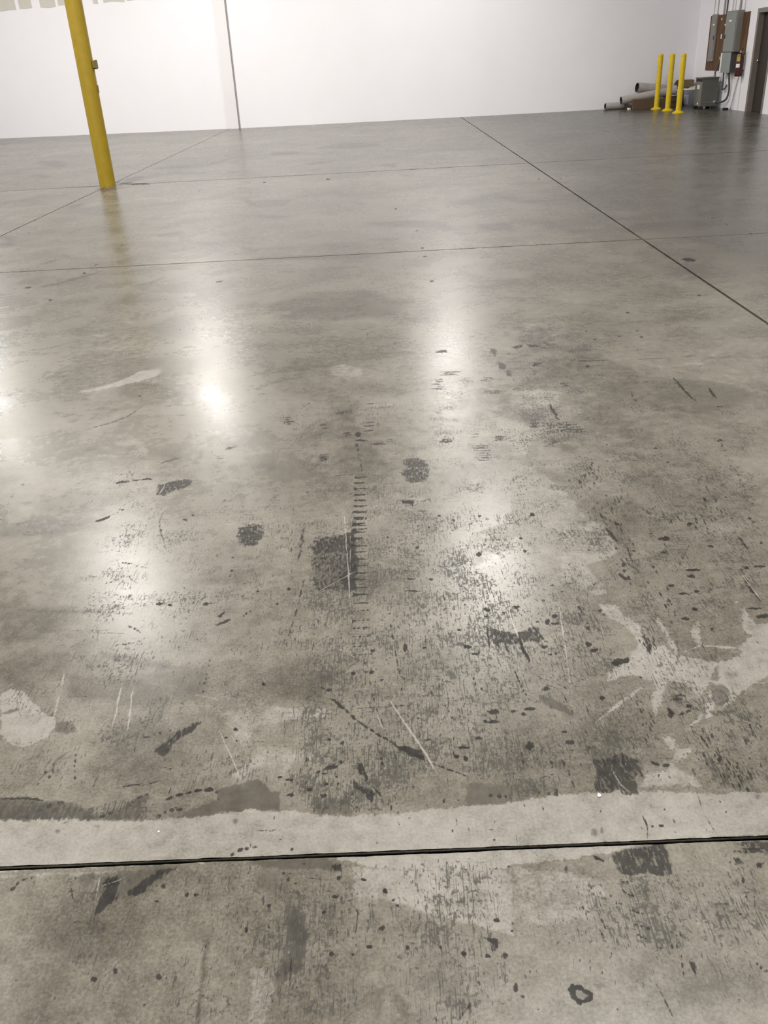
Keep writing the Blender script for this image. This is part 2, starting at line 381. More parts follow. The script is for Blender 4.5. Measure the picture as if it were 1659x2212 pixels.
# ------------------------------------------------------------------ floor stains, wear and painted light
# Wear and some painted light mapped on the slab: channel and strength (%), edge softness (0.1 mm), first corner x y (mm), then steps to the next corners (mm)
# channels: D solid rubber, W streaked wear, L pale patch (two are lamp glare painted in), S pale scratch, B brown film, T grey cloud (the first paints the right bay's weaker light)
MARKS = """
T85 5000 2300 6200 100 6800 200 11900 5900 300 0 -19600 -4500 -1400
D90 92 -1648 12920 4 -51 -11 -16 -16 9 -15 47 -1 48 4 29 10 30 16 -49
D90 60 323 8457 -1 -27 -10 -5 -9 3 -4 24 1 25 7 12 8 8 9 -13
D90 54 333 7581 -3 -20 -8 -8 -6 12 -7 11 2 22 7 11 6 -2 9 -4
D90 52 339 7228 -4 -18 -9 -10 -11 8 -7 17 4 19 5 16 11 -3 11 -8
D90 46 349 6323 -9 -9 -8 -5 -10 4 -10 10 4 15 7 11 11 -3 10 -8
D90 91 -733 12867 -4 -44 -14 -26 -19 18 -19 46 0 59 9 47 22 -1 21 -37
D90 70 151 9854 -5 -25 -6 -26 -9 8 -5 32 2 35 6 27 7 -7 8 -9
B72 588 -1315 17934 537 1085 765 -666 57 -728 -649 -171
B72 563 -2140 17450 328 284 431 -555 -175 -349 -411 107
B72 467 -99 14250 223 391 173 -40 -88 -717
B72 485 859 14866 162 165 23 -384
B72 496 -1379 15036 359 429 268 -138 -236 -413
B72 464 -1363 14244 431 120 0 -426
B72 614 306 18893 199 261 -50 -622
B72 603 739 18612 197 177 -95 -650
B72 524 360 16061 143 206 43 -310
B62 434 -235 9103 508 -45 375 -277 -26 -345 -515 241 -229 159
B62 419 868 8668 389 -31 -70 -493 -286 126
B62 483 -1436 9999 477 -264 -86 -180 -355 166
B62 399 -206 8147 346 -19 -46 -141 -255 71
B62 370 -1129 7568 406 -4 806 -108 -263 -192 -928 136
B62 394 -1183 8000 429 -42 -45 -132 -370 62
B62 478 -775 9781 326 -54 -96 -127
B62 533 -1579 11134 506 -51 -57 -614 -366 6
B62 509 -402 10456 217 46 -32 -351
T90 70 -1882 13539 61 -3 65 -36 62 -10 58 17 63 -23 58 23 61 -1 62 -12 62 -25 61 3 57 38 59 8 61 2 -5 64 -61 5 -63 23 -61 4 -62 12 -63 15 -61 -4 -60 -2 -63 11 -59 -19 -61 3 -59 -19 -62 9 -58 -21
D50 75 386 13510 53 -24 54 6 55 41 2 44 -53 22 -55 -22 -55 -31
T60 70 435 13576 116 -14 117 -13 116 -9 117 -11 118 15 116 -8 118 18 115 -20 117 -1 119 22 116 -2 119 14 117 4 8 60 -114 24 -116 13 -116 11 -118 4 -120 -21 -116 14 -118 5 -117 15 -120 -26 -117 3 -118 3 -119 -23 -119 -10
D100 107 -4028 13815 76 -90 65 -50 67 -57 67 -61 70 -73 59 -29 52 -3 60 -36 46 16 52 -3 -16 69 -64 53 -57 21 -62 43 -58 29 -56 17 -68 65 -68 62 -65 49 -58 17 -63 40
B90 373 -4318 13670 221 -442 116 74 47 211 246 -277 -2 -255 -175 -96 -63 -170 -138 248
B70 232 -4633 13404 52 7 58 -12 53 2 45 29 59 -14 48 20 43 35 47 26 50 15 -27 91 -64 30 -56 3 -50 -14 -63 23 -43 -38 -58 10 -45 -31 -35 -60 -45 -29
T90 282 -3922 13968 60 -38 40 33 27 76 40 30 29 78 21 109 -73 287 -56 21 -59 34 -63 36 -4 -176 -33 -63 -3 -169
B68 524 -3909 15540 83 -74 73 -35 71 -28 46 87 77 -55 54 53 57 37 56 40 73 -40 61 23 74 -44 63 13 56 50 -36 194 -88 113 -80 67 -79 63 -71 19 -66 -12 -56 -54 -65 -9 -74 29 -65 -7 -65 -10 -40 -115 -62 -22 -39 -113
B68 539 -2998 15650 45 95 55 47 54 57 27 199 53 77 25 225 10 318 29 220 -44 241 -48 -122 -40 -165 -37 -166 -34 -173 -50 -87 -33 -175 -33 -165 -21 -216
B68 566 -2920 17175 53 41 55 0 58 -128 53 -460 26 -82 -64 646 -129 430 -71 25 -23 -238
B68 489 -3456 14681 68 -55 59 -13 70 -61 58 -13 78 -106 51 24 54 5 66 -54 52 21 51 24 55 5 49 35 -32 181 -74 97 -58 7 -68 59 -70 68 -55 -11 -60 13 -55 -11 -83 125 -39 -90 -52 -25 -66 39 -46 -52
B68 477 -2478 14376 62 -80 53 -24 52 -23 40 59 43 40 -25 169 -59 64 -56 38 -56 36 -42 -48 -36 -84
B68 329 -3989 9210 58 -65 73 -110 34 -3 40 -21 9 65 -66 186 -74 111 -46 35 -33 -5 -45 32 -19 -39
B68 317 -3851 8864 45 -37 52 -52 36 -14 21 29 19 32 -34 91 -57 66 -48 41 -33 3 -16 -42 -25 -16
B68 281 -1873 8397 38 -24 38 -29 38 -27 36 -20 41 -46 35 -16 34 -5 30 14 31 14 -12 76 -40 40 -40 46 -36 17 -32 -8 -36 12 -43 57 -29 -27 -38 22 -29 -22
B68 265 -1310 7985 34 -49 40 -99 28 1 35 -59 26 26 30 -16 -10 105 -33 48 -34 58 -35 51 -30 5 -33 39 -30 -4
B68 304 -2275 8857 35 1 36 0 33 13 29 28 28 36 36 2 22 60 26 47 -24 107 -35 -10 -39 10 -34 -16 -31 -22 -34 -13 -18 -77 -28 -34 -24 -46
B68 282 -2522 8153 53 -72 36 -14 34 -9 12 72 21 41 -38 140 -42 34 -40 24 -37 14 -29 -13 -3 -101
B68 283 -3007 8199 62 -130 49 -76 45 -55 -13 63 -55 107 -52 82 -48 67
B68 612 -6668 17834 126 -157 171 -294 116 -136 138 -206 115 -141 52 48 89 -66 22 143 54 44 -211 670 -126 171 -182 342 -89 50 -103 89 -61 -35 -125 151 -62 -36 -83 28 -34 -115
B68 842 -9734 23873 144 -158 29 130 37 112 -117 303 -101 47 -80 -5 -24 -146
B68 537 -5915 15481 96 -109 114 -161 109 -154 92 -105 40 50 26 92 -117 354 -105 140 -111 158 -128 200 -39 -60 -55 -12 -73 39
B68 396 -3966 11270 55 -41 29 33 35 18 16 74 15 77 10 93 -61 184 -31 -33 -46 13 -13 -86 -43 4 -2 -114 -7 -99
B68 276 -3060 7697 23 24 31 6 24 24 12 55 24 27 19 39 14 52 -21 58 -25 -25 -32 -7 -24 -27 -20 -34 -12 -58 -17 -42 -16 -42
B68 360 -1709 11055 61 -209 56 -170 48 -51 49 -93 47 -62 -13 220 -58 213 -55 157 -55 131 -54 112 -45 -15
D85 91 -3752 12337 11 -44 -5 -18 -16 22 -18 27 -13 49 4 20 4 24 19 -44
D85 63 -2510 8485 5 -22 -8 -7 -12 7 -12 19 -4 22 3 13 9 -1 10 -12
D85 57 -2498 7601 2 -17 -9 -5 -13 4 -10 18 -5 16 3 12 9 6 11 -18
D85 94 -3818 12769 6 -38 2 -32 -17 23 -16 37 -13 45 -4 35 8 11 18 -38
D85 89 -2466 12306 0 -32 -2 -20 -10 14 -9 30 -12 44 0 34 10 -10 11 -22
D85 85 -2739 11626 8 -40 -2 -21 -9 12 -12 36 -7 36 -3 30 6 -1 9 -14
D85 73 -3792 9533 4 -21 -1 -11 -6 -1 -12 28 -13 27 -4 24 6 4 14 -25
D80 61 3076 7969 -9 -18 -10 -9 -7 2 2 21 9 18 10 19 6 -3 3 -10
D80 58 3109 7474 -10 -11 -11 -13 -8 7 1 16 7 17 10 12 8 -3 6 -7
D80 63 3070 8315 -7 -19 -12 -10 -6 8 -1 17 6 24 13 17 8 -9 7 -6
D80 84 2290 11614 -11 -28 -10 -20 -6 12 1 29 5 37 12 37 8 -10 7 -14
D80 84 2029 11726 -10 -29 -11 -32 -5 17 -1 31 8 45 11 32 7 -6 6 -14
D80 62 2248 6654 67 24 30 -89 -28 -49 -64 16
L45 308 2229 6747 164 -12 12 -178 -116 -138 -90 77
T60 553 2669 12456 200 38 -19 -179 -186 13
T60 359 1655 8047 127 2 -10 -116 -110 8
T60 397 3412 8891 314 -210 -291 -724 -233 158
T60 470 2807 11940 656 -125 410 -1141 -668 -1711 -788 273 -109 972
L42 219 3492 9290 339 218 -83 -177 -217 -111
L42 296 2819 13284 351 258 136 -290 -406 -320
L42 266 2750 12054 334 -64 -77 -311 -272 121
L42 249 3623 11162 32 -542 -55 169
L42 213 3633 9238 -10 -318 -51 70
L42 149 1440 6653 102 -80 -73 -119
D95 53 -2796 6823 1 -24 -19 -3 -21 5 -19 24 -4 21 6 12 15 1 19 -12
D95 49 -2478 6346 5 -20 -5 -11 -15 9 -13 18 -9 22 6 11 9 3 15 -10
D95 55 -2500 7259 2 -21 0 -22 -13 11 -12 25 -8 26 -1 20 8 4 13 -20
D95 57 -2508 7613 6 -24 0 -21 -14 17 -12 19 -6 27 -1 18 8 2 11 -12
D95 49 -1265 6681 -4 -16 -12 -7 -16 6 -16 16 1 20 8 12 14 6 18 -15
D95 35 -1981 4249 -2 -7 -4 -5 -8 2 -7 9 -9 12 7 4 7 0 9 -4
D95 32 -1271 4133 2 -10 -7 -3 -7 4 -5 7 -5 10 4 5 6 4 8 -8
D95 26 -1505 3133 -1 -5 -3 -2 -4 1 -6 4 -2 7 2 4 4 -1 6 -1
D95 23 -768 2760 -2 -4 -5 -1 -4 1 -3 4 -2 4 3 3 4 0 6 -1
D95 23 -747 2792 -2 -4 -2 -4 -5 3 -4 4 -2 6 3 4 5 -2 3 -2
D95 23 -651 2905 0 -6 -2 0 -3 0 -2 4 0 5 0 5 2 0 3 -2
T90 164 -2751 6784 33 19 35 16 35 15 28 33 35 18 23 49 29 35 25 45 25 50 27 43 22 58 25 51 23 60 -14 40 -27 -50 -33 -30 -24 -54 -27 -42 -28 -42 -28 -41 -21 -54 -30 -32 -30 -30 -31 -25 -31 -29 -29 -30 -26 -37
T90 156 -1953 6675 27 5 25 6 22 23 21 22 27 7 15 48 13 53 15 45 15 50 -10 33 -18 -40 -22 -24 -15 -47 -16 -40 -23 -18 -23 -18 -23 -15 -20 -30 -21 -22
T90 94 -1546 3805 15 0 13 5 12 10 -6 16 -16 1 -15 -2 -8 -17
T90 96 -1385 3950 16 -2 12 10 -2 8 -16 1 -14 -6
D60 33 -1434 3706 20 14 21 12 20 12 21 13 21 13 18 22 17 23 18 22 19 23 10 43 8 46 10 43 10 46 -3 6 -11 -43 -12 -41 -9 -43 -11 -40 -16 -26 -19 -20 -18 -21 -17 -23 -21 -14 -20 -15 -20 -14 -20 -14 -19 -17
D50 28 -1191 3813 17 3 16 3 16 5 17 2 16 6 16 5 18 -2 17 -1 18 0 17 0 18 -1 17 0 17 1 -1 6 -18 2 -18 3 -17 0 -18 3 -18 1 -18 0 -17 -1 -16 -5 -16 -4 -17 -4 -16 -5 -15 -6 -16 -6
D60 28 -980 3273 13 9 12 8 13 7 12 8 13 10 12 8 -2 8 -15 -2 -14 -4 -12 -9 -12 -11 -13 -9 -10 -13
D55 29 -1111 3295 6 -1 2 7 -2 5 -5 2 -3 -7
D55 29 -1099 3301 4 0 2 6 -3 7 -4 1 -2 -5
D52 29 -1088 3311 4 0 3 5 -2 5 -5 2 -2 -7
D57 23 -1077 3320 5 1 3 5 -1 4 -5 -2 -4 -4
D50 29 -1065 3325 4 1 2 5 -2 7 -5 1 -2 -4
D43 29 -1054 3336 5 -1 3 6 -2 5 -6 2 -2 -7
D60 29 -728 3387 14 2 13 5 11 15 11 12 -4 14 -12 -7 -14 -3 -12 -13 -10 -15
D71 28 -789 3363 5 -8 6 -5 0 7 -5 9 -6 2
D67 28 -772 3343 6 -9 6 -2 0 6 -6 10 -6 3
D75 28 -755 3326 5 -8 5 -3 1 6 -5 9 -5 1
D60 28 -738 3308 7 -11 6 -3 1 5 -7 11 -6 4
D70 26 -722 3301 -2 -6 -8 -2 -8 3 -8 4 -2 8 8 2 7 2 8 -5
D48 30 -709 3618 0 -18 5 -18 2 0 -2 17 -3 19
D39 29 -702 3562 2 -19 4 -20 2 0 -2 19 -3 20
D36 19 -694 3508 1 -13 3 -13 1 -1 -1 13 -3 13
D35 19 -687 3454 2 -14 2 -14 2 0 -2 14 -2 14
D39 28 -680 3402 2 -20 3 -21 3 0 -1 20 -5 21
D36 26 -673 3352 1 -19 4 -20 2 0 -1 19 -4 19
D41 18 -666 3302 2 -15 2 -16 1 0 -1 15 -3 16
D44 20 -671 3767 0 -21 2 -23 1 0 0 21 -2 23
D38 27 -668 3705 -1 -14 2 -16 2 -1 1 14 -2 16
D39 23 -665 3644 0 -19 2 -20 2 -1 0 19 -2 20
D45 28 -662 3585 0 -22 2 -22 3 -1 -1 21 -2 23
D33 19 -658 3527 -1 -14 2 -15 2 -1 -1 14 -1 15
D39 22 -655 3471 0 -21 2 -22 1 -1 0 21 -2 22
D44 25 -597 2957 0 -13 3 -14 2 0 -1 13 -2 13
D43 23 -592 2919 0 -14 3 -15 2 0 -1 14 -3 15
D48 25 -588 2882 0 -11 2 -12 2 -1 0 12 -2 12
D36 24 -584 2846 0 -10 2 -10 2 0 0 9 -2 10
D48 22 -580 2810 0 -11 3 -12 1 -1 0 12 -2 12
D35 16 -642 2948 -1 -9 1 -10 1 0 1 9 -1 10
D28 20 -642 2912 0 -13 1 -13 2 -1 1 12 -2 14
D36 16 -640 2876 0 -12 1 -12 1 0 0 11 -1 12
D35 16 -639 2841 0 -9 0 -10 1 0 1 8 -1 10
B55 81 -863 3948 29 61 68 -42 -40 -38
B43 73 -947 4121 8 -1 6 6 -2 11 -8 0 -6 -6
B42 73 -926 4128 8 1 8 7 -3 12 -9 2 -7 -11
B60 76 -1237 3516 -3 -9 -5 -4 -9 2 -9 8 0 10 2 8 8 -1 9 -3
L75 78 -1636 4236 12 38 87 44 91 93 67 139 90 27 36 -46 -25 -114 -86 -63 -114 -69 -99 -58
L70 60 -1400 3095 29 64 57 24 75 6 10 -23 -70 -34 -54 -28
L45 201 -2033 5677 24 134 80 -55 30 -180 -88 16
L40 164 -1789 5670 42 39 68 -40 18 -92 -83 1
L40 243 -1926 5293 72 57 209 -37 89 -118 23 -167 -69 -98 -170 75
L72 76 -1505 2971 18 18 98 -69 21 -91 -35 -33 -40 -32 -30 100
L60 134 -1153 3022 43 73 59 66 89 -54 24 -80 -82 -39 -69 -20
L50 191 -1246 3522 68 63 112 -85 26 -171 -91 44
T50 270 -1621 4798 276 -15 247 -69 35 -278 -233 -16 -176 26
T45 308 -1553 5512 278 100 107 -518 -274 115
T50 200 -1461 4343 183 -2 244 -226 -218 -81 -152 157
T55 104 -1639 3218 80 14 17 -61 -63 -37
T50 189 -1403 2960 141 94 263 -55 -159 -166 -192 44
T50 156 -1042 3175 251 32 -16 -88 -192 36
B60 56 -1469 2787 13 -2 12 1 14 -3 13 1 13 -2 11 3 12 2 12 2 13 -2 12 2 12 3 11 4 -3 8 -14 3 -13 1 -13 -1 -12 0 -13 1 -11 -4 -14 1 -11 -2 -14 2 -10 -6 -12 -1 -12 -2
T60 146 -1466 2778 172 7 123 -24 -40 -55 -223 -11
B55 66 -1219 2915 15 32 29 -17 2 -26 -27 -10
D100 27 -1123 3101 13 3 13 3 13 1 11 8 -3 10 -13 0 -15 2 -12 -7 -10 -12
D90 27 -1063 3118 10 0 10 0 10 3 -2 6 -11 3 -10 -3 -9 -4
D90 27 -1026 3121 11 2 10 2 12 -2 11 1 -1 6 -12 5 -14 6 -10 -7 -10 -7
D61 75 -936 2990 -12 83 24 13 30 20 32 8 43 -13 14 -32 -19 -32 -36 -18 -24 -27 -17 -24 -22 10
S90 17 -923 2976 3 20 2 20 2 23 0 24 -11 28 -2 -2 9 -24 -2 -19 -2 -22 -1 -23 -1 -22
D90 20 -930 2983 3 18 2 19 2 21 2 21 -2 2 -3 -19 -3 -20 -2 -20 -1 -21
D100 25 -1114 2777 11 3 11 3 9 7 7 10 6 13 -3 8 -10 -5 -9 -7 -8 -9 -10 -3 -8 -10
D67 25 -1073 2813 4 0 0 5 -2 6 -4 2 -1 -6
D74 25 -1065 2823 5 -2 1 7 -3 7 -4 0 -2 -6
D63 25 -1058 2832 3 0 2 4 -2 4 -3 0 -2 -4
D70 25 -1050 2840 4 -1 1 6 -2 4 -4 2 -1 -6
D50 29 -1054 2868 10 10 16 -5 0 -17
L60 36 -1123 2822 16 45 34 3 1 -27 -30 -30
D70 24 -878 2778 6 -28 8 -27 8 -26 8 -26 9 -26 10 -24 11 -23 2 2 -9 24 -8 25 -10 24 -8 26 -8 25 -8 27 -8 27
D75 23 -815 2575 7 -17 9 -11 1 3 -7 14 -9 13
D70 16 -880 2774 12 -3 12 -1 12 -1 12 -1 -1 3 -12 1 -12 3 -12 0 -11 1
D73 15 -745 2518 0 -5 0 -6 1 -1 0 6 0 6
D56 16 -745 2498 0 -5 0 -6 2 -1 1 5 -2 6
D62 17 -744 2478 -1 -6 1 -6 1 -1 1 5 -1 7
D57 16 -744 2457 -1 -5 2 -7 1 0 1 5 -1 7
D69 18 -743 2438 -1 -6 1 -7 1 -1 1 6 -1 7
D60 15 -912 2724 0 -23 0 -24 0 -22 1 -23 0 -23 0 -22 3 -24 3 -23 4 -24 3 -23 1 0 -3 23 -3 23 -3 23 -3 24 0 22 -1 22 1 23 -1 23 0 23 -1 24
D90 28 -788 2769 12 2 10 -27 -11 11
D80 23 -749 2792 1 -6 -3 -2 -5 -1 -3 8 -3 7 3 4 4 2 5 -5
D60 23 -933 2469 9 0 11 -8 10 -2 10 -2 0 5 -11 7 -11 6 -12 4 -8 -4
D50 22 -896 2459 14 -9 14 -7 13 -7 14 -6 -1 3 -13 8 -14 7 -14 7 -13 7
D50 17 -963 2417 7 2 5 5 -1 2 -7 -1 -5 -5
D50 22 -957 2342 9 2 8 4 9 4 -2 4 -9 -2 -8 -4 -8 -5
D50 14 -1035 2538 18 -17 17 -16 17 -17 17 -16 17 -16 16 -16 16 -18 16 -19 16 -18 15 -18 15 -18 16 -17 15 -17 0 1 -15 17 -15 18 -16 18 -15 18 -16 19 -15 18 -17 18 -16 16 -17 16 -17 17 -17 16 -17 16 -18 16
D45 22 -983 2539 12 -23 11 -22 12 -22 12 -22 13 -20 13 -18 13 -17 12 -19 13 -18 13 -13 13 -11 14 -10 0 3 -13 11 -14 12 -12 14 -12 17 -13 18 -13 17 -12 19 -13 19 -11 21 -12 22 -13 21 -12 23
B42 54 -1015 2816 8 -1 6 3 -1 3 -8 1 -6 -3
B36 54 -997 2819 7 0 6 2 -1 2 -6 1 -6 -2
B39 54 -978 2821 6 -1 6 2 -2 5 -6 0 -5 -2
B50 53 -904 2799 4 3 3 5 -2 3 -4 -2 -2 -7
B51 53 -894 2811 4 3 3 6 -1 4 -5 -4 -3 -6
D50 16 -1000 2884 12 -1 14 -2 13 -1 12 0 13 1 13 0 -1 3 -13 1 -13 2 -13 -1 -13 1 -13 0 -12 0
D53 74 29 3198 29 12 27 12 48 -59 -3 -118 -19 -62 -54 -4 -24 34 -13 58 17 57
D100 27 17 2834 40 -2 5 -17 -4 -36 -8 26 -31 9
D83 24 60 2817 3 -4 4 5 0 4 -4 2 -3 -3
D66 21 73 2819 3 -1 4 2 0 3 -4 3 -3 -4
D66 24 86 2820 4 -2 3 4 0 4 -3 1 -4 -2
D74 24 100 2822 4 -3 4 4 0 6 -4 2 -4 -4
D66 24 113 2825 6 -3 5 4 0 4 -5 3 -6 -4
D60 24 60 2744 12 -3 12 0 12 1 12 2 0 4 -12 3 -12 1 -12 -3 -12 -2
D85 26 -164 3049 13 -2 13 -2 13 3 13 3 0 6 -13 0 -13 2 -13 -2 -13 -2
D85 24 -145 3052 -4 -5 -6 -2 -6 1 -4 5 0 7 3 5 7 0 5 -4
D85 25 -163 2997 13 -3 13 -1 13 3 12 3 0 6 -13 0 -13 1 -13 -2 -12 -2
D85 23 -147 3000 -2 -6 -5 -4 -7 4 -4 5 0 6 5 3 5 3 6 -4
D85 25 -162 2946 13 -2 12 0 13 2 13 3 0 5 -13 2 -13 0 -13 -2 -12 -3
D85 23 -147 2949 -3 -4 -4 -5 -7 1 -5 7 0 7 4 6 7 -3 6 -3
D85 25 -161 2897 12 -3 13 -1 13 2 12 4 0 5 -13 2 -12 1 -13 -2 -13 -3
D85 23 -144 2900 -5 -5 -5 -2 -7 -1 -2 7 -2 6 6 3 5 1 7 -2
D85 24 -161 2849 13 -4 13 0 12 2 13 3 -1 5 -12 2 -13 1 -12 -3 -13 -2
D85 23 -147 2852 0 -6 -6 -4 -6 4 -5 4 2 6 2 6 7 -1 5 -3
D85 24 -160 2801 13 -2 12 -2 13 4 12 2 0 6 -13 0 -12 0 -13 0 -12 -3
D85 22 -146 2805 -1 -6 -5 -3 -7 3 -4 5 -1 6 4 5 7 -1 4 -4
D85 24 -159 2755 13 -2 12 -1 12 3 13 3 -1 5 -12 0 -13 1 -12 -2 -12 -1
D85 22 -145 2759 0 -7 -7 -1 -6 2 -5 5 0 6 4 4 6 0 6 -3
D85 23 -158 2711 12 -1 13 -1 12 2 12 2 0 5 -13 1 -12 1 -12 -1 -12 -3
D85 22 -146 2714 -1 -4 -5 -2 -6 0 -4 5 2 5 2 4 6 0 7 -1
D85 23 -157 2668 12 -2 12 -2 12 4 12 2 0 4 -12 1 -12 1 -13 -1 -12 -3
D85 21 -143 2671 -4 -5 -5 -2 -6 1 -4 5 0 5 3 6 7 -1 5 -4
D85 23 -157 2626 12 -2 13 -1 12 2 12 3 0 4 -13 0 -12 0 -12 0 -12 -2
D85 21 -144 2628 -3 -4 -4 -3 -6 1 -3 6 -2 5 5 3 6 3 4 -6
D67 27 325 3304 14 -4 15 -3 15 -1 15 1 15 1 1 5 -15 5 -15 2 -14 1 -16 -2 -15 0
D66 27 318 3284 13 -5 12 -3 13 -1 13 -2 13 -1 13 0 0 6 -12 4 -13 4 -12 0 -13 1 -13 2 -13 0
D65 27 322 3255 13 -2 13 -2 13 -2 13 -1 13 -1 13 2 1 6 -13 3 -13 2 -13 0 -13 2 -14 0 -13 -2
D66 27 332 3229 14 -3 14 -2 14 -2 14 1 1 5 -14 5 -14 2 -14 0 -14 -1
D57 27 330 3206 14 -2 13 -4 14 0 13 -1 14 1 1 6 -14 4 -13 0 -14 3 -13 0 -14 -1
D57 27 323 3183 14 -4 14 -1 13 -2 14 0 14 1 1 6 -14 2 -14 3 -13 3 -14 -3 -14 1
D62 26 318 3163 13 -5 13 -3 13 0 14 -1 13 0 1 5 -13 5 -14 1 -13 2 -13 1 -13 0
B50 76 -537 3749 72 11 2 -108 -42 -4
D70 31 -503 3737 14 -4 14 4 -1 7 -14 3 -14 -3
D58 30 -499 3707 16 -1 15 4 -1 7 -16 2 -15 -5
D76 30 -504 3684 15 -6 14 2 14 0 0 7 -15 3 -15 4 -14 -4
D74 30 -504 3661 13 -7 13 -2 12 1 0 6 -13 6 -13 2 -12 1
D63 27 -317 3285 12 -2 12 0 11 3 0 6 -12 2 -12 2 -11 -5
D57 27 -321 3269 15 -2 15 -3 14 4 0 6 -15 1 -15 2 -15 -2
D76 27 -313 3253 12 -3 13 -1 12 1 -1 5 -12 4 -12 1 -12 0
D74 27 -311 3235 11 -1 11 -1 10 4 0 6 -11 4 -11 -3 -10 -1
D62 27 -314 3223 15 -4 15 1 0 6 -16 6 -15 -3
B70 68 -327 3286 32 14 28 18 -13 -105 -35 13
D63 30 -326 3642 12 -4 12 2 11 2 0 6 -12 5 -12 -1 -12 -4
D59 30 -332 3622 16 -6 16 3 0 6 -17 6 -15 -1
D57 30 -332 3602 13 -3 13 1 13 2 -1 7 -13 3 -13 -2 -12 -1
D74 29 -321 3582 14 -6 13 2 0 7 -14 4 -14 0
D72 32 -402 3921 -5 -3 -3 -10 3 -11 5 1 3 12
D60 32 -414 3902 -6 -2 -3 -14 2 -9 6 3 4 12
D69 31 -425 3882 -4 2 -2 -9 2 -9 5 -2 1 10
D71 31 -435 3859 -3 -7 0 -10 3 -4 3 6 -1 11
D59 31 -440 3824 -3 -11 -1 -15 3 -4 4 10 0 16
D43 30 -459 3684 1 -18 4 -17 2 1 -1 18 -4 17
D56 25 -449 3621 1 -16 3 -16 2 1 -2 16 -2 15
D49 29 -440 3559 1 -24 6 -22 2 1 -2 23 -5 23
D54 29 -431 3499 2 -22 5 -20 3 1 -3 21 -4 21
D47 28 -421 3441 2 -24 5 -22 3 1 -3 23 -4 23
D47 28 -413 3385 1 -15 3 -15 2 0 0 15 -3 15
D44 27 -406 3329 0 -22 4 -21 3 0 -1 22 -4 21
D51 27 -400 3275 -1 -19 4 -18 3 0 -1 18 -3 19
D52 22 -418 3753 0 -21 1 -21 2 -1 0 20 -1 22
D56 30 -417 3693 0 -23 1 -23 3 -1 0 22 -1 24
D50 30 -415 3634 -2 -17 2 -19 3 -1 2 17 -3 19
D49 26 -414 3577 -1 -13 2 -14 2 -1 0 13 -1 14
D61 29 -412 3521 -2 -21 3 -24 3 -1 0 22 -2 23
D65 28 -411 3467 0 -18 2 -18 3 -1 1 17 -3 19
D51 22 -408 3413 0 -16 2 -16 1 -1 1 16 -2 17
D56 32 -219 3994 0 -25 5 -21 4 2 0 24 -5 22
D55 32 -211 3929 0 -22 5 -20 2 1 0 22 -4 21
D54 31 -206 3866 0 -17 4 -15 3 1 2 17 -4 15
D62 31 -201 3804 -1 -26 6 -24 4 1 0 26 -4 24
D48 31 -279 3785 15 -5 15 -2 15 -3 15 0 15 1 -1 8 -15 5 -15 3 -15 1 -15 1 -15 -2
D47 31 -273 3768 16 -4 16 -5 15 3 15 0 0 8 -16 4 -15 6 -16 0 -15 -3
D50 30 -272 3747 16 -5 15 0 15 -2 16 1 0 9 -16 4 -16 5 -15 -2 -15 -2
B58 65 -254 3715 16 -5 17 -5 16 -1 16 5 0 8 -17 6 -16 2 -16 2 -16 -3
B68 64 -260 3688 16 -4 17 -6 16 -1 16 1 17 3 -1 9 -16 6 -17 2 -16 -1 -16 1 -16 -2
B62 64 -254 3668 15 -5 16 -4 15 -2 15 -1 16 1 -1 9 -15 5 -15 5 -16 1 -15 3 -15 -4
D51 29 -226 3530 12 -1 13 -1 12 1 0 7 -13 2 -12 2 -13 -2
D70 29 -222 3511 11 -5 12 1 11 1 0 6 -12 4 -11 1 -12 -1
D63 29 -221 3493 12 -4 12 -2 12 2 0 6 -12 3 -12 3 -12 -2
D51 29 -225 3472 13 -4 13 1 13 3 0 5 -13 3 -13 0 -13 -2
D80 24 -136 3859 17 -1 16 0 17 2 0 5 -17 2 -17 1 -16 -4
D80 24 -135 3786 16 -2 17 0 16 2 0 5 -17 2 -16 0 -16 -2
D80 23 -134 3726 16 -2 16 -1 16 3 0 5 -16 2 -16 1 -17 -3
D80 23 -134 3674 16 -4 16 2 16 1 0 5 -16 3 -16 1 -16 -4
D80 23 -133 3622 16 -2 16 0 15 2 0 5 -16 1 -15 1 -16 -2
D80 23 -133 3582 16 -1 16 -2 15 3 0 5 -15 2 -16 -1 -16 -2
D80 22 -132 3524 16 -4 15 0 16 3 -1 5 -15 2 -16 0 -15 -3
D66 23 -73 3893 -1 -18 1 -18 2 0 1 18 -1 18
D65 31 -73 3822 -1 -28 1 -27 2 0 1 27 -1 28
D72 30 -73 3753 -2 -21 2 -20 3 0 1 20 -2 20
D63 26 -72 3685 0 -23 1 -24 2 0 0 24 -1 23
D76 29 -71 3620 -1 -20 2 -19 2 0 2 19 -3 20
D74 29 -70 3557 -1 -25 2 -24 3 0 1 24 -2 25
D49 33 7 4122 -2 -32 1 -32 4 0 2 31 -2 33
D51 32 6 4038 -2 -28 2 -28 3 -1 1 28 0 28
D39 25 6 3956 -1 -22 1 -22 1 0 1 22 0 22
D53 31 5 3877 -1 -27 1 -26 3 0 1 27 -1 27
D47 31 6 3801 -2 -23 2 -24 3 1 1 23 -2 23
D50 33 -77 4160 -2 -18 2 -18 2 0 2 18 -2 18
D47 33 -77 4109 -2 -16 2 -16 2 0 3 16 -3 16
D50 20 93 3916 0 -43 0 -41 2 -40 1 0 0 41 0 41 -1 42
D85 33 -174 3509 16 12 15 -26 -3 -37 -22 2
D80 28 -171 3423 15 -7 15 -3 14 1 15 0 0 9 -15 4 -15 9 -14 -3 -15 1
D78 28 -164 3394 -2 -21 5 -19 6 1 2 21 -6 19
D75 27 -160 3338 -1 -15 4 -15 5 1 3 16 -6 14
D77 27 -155 3283 0 -15 3 -13 5 3 0 14 -4 13
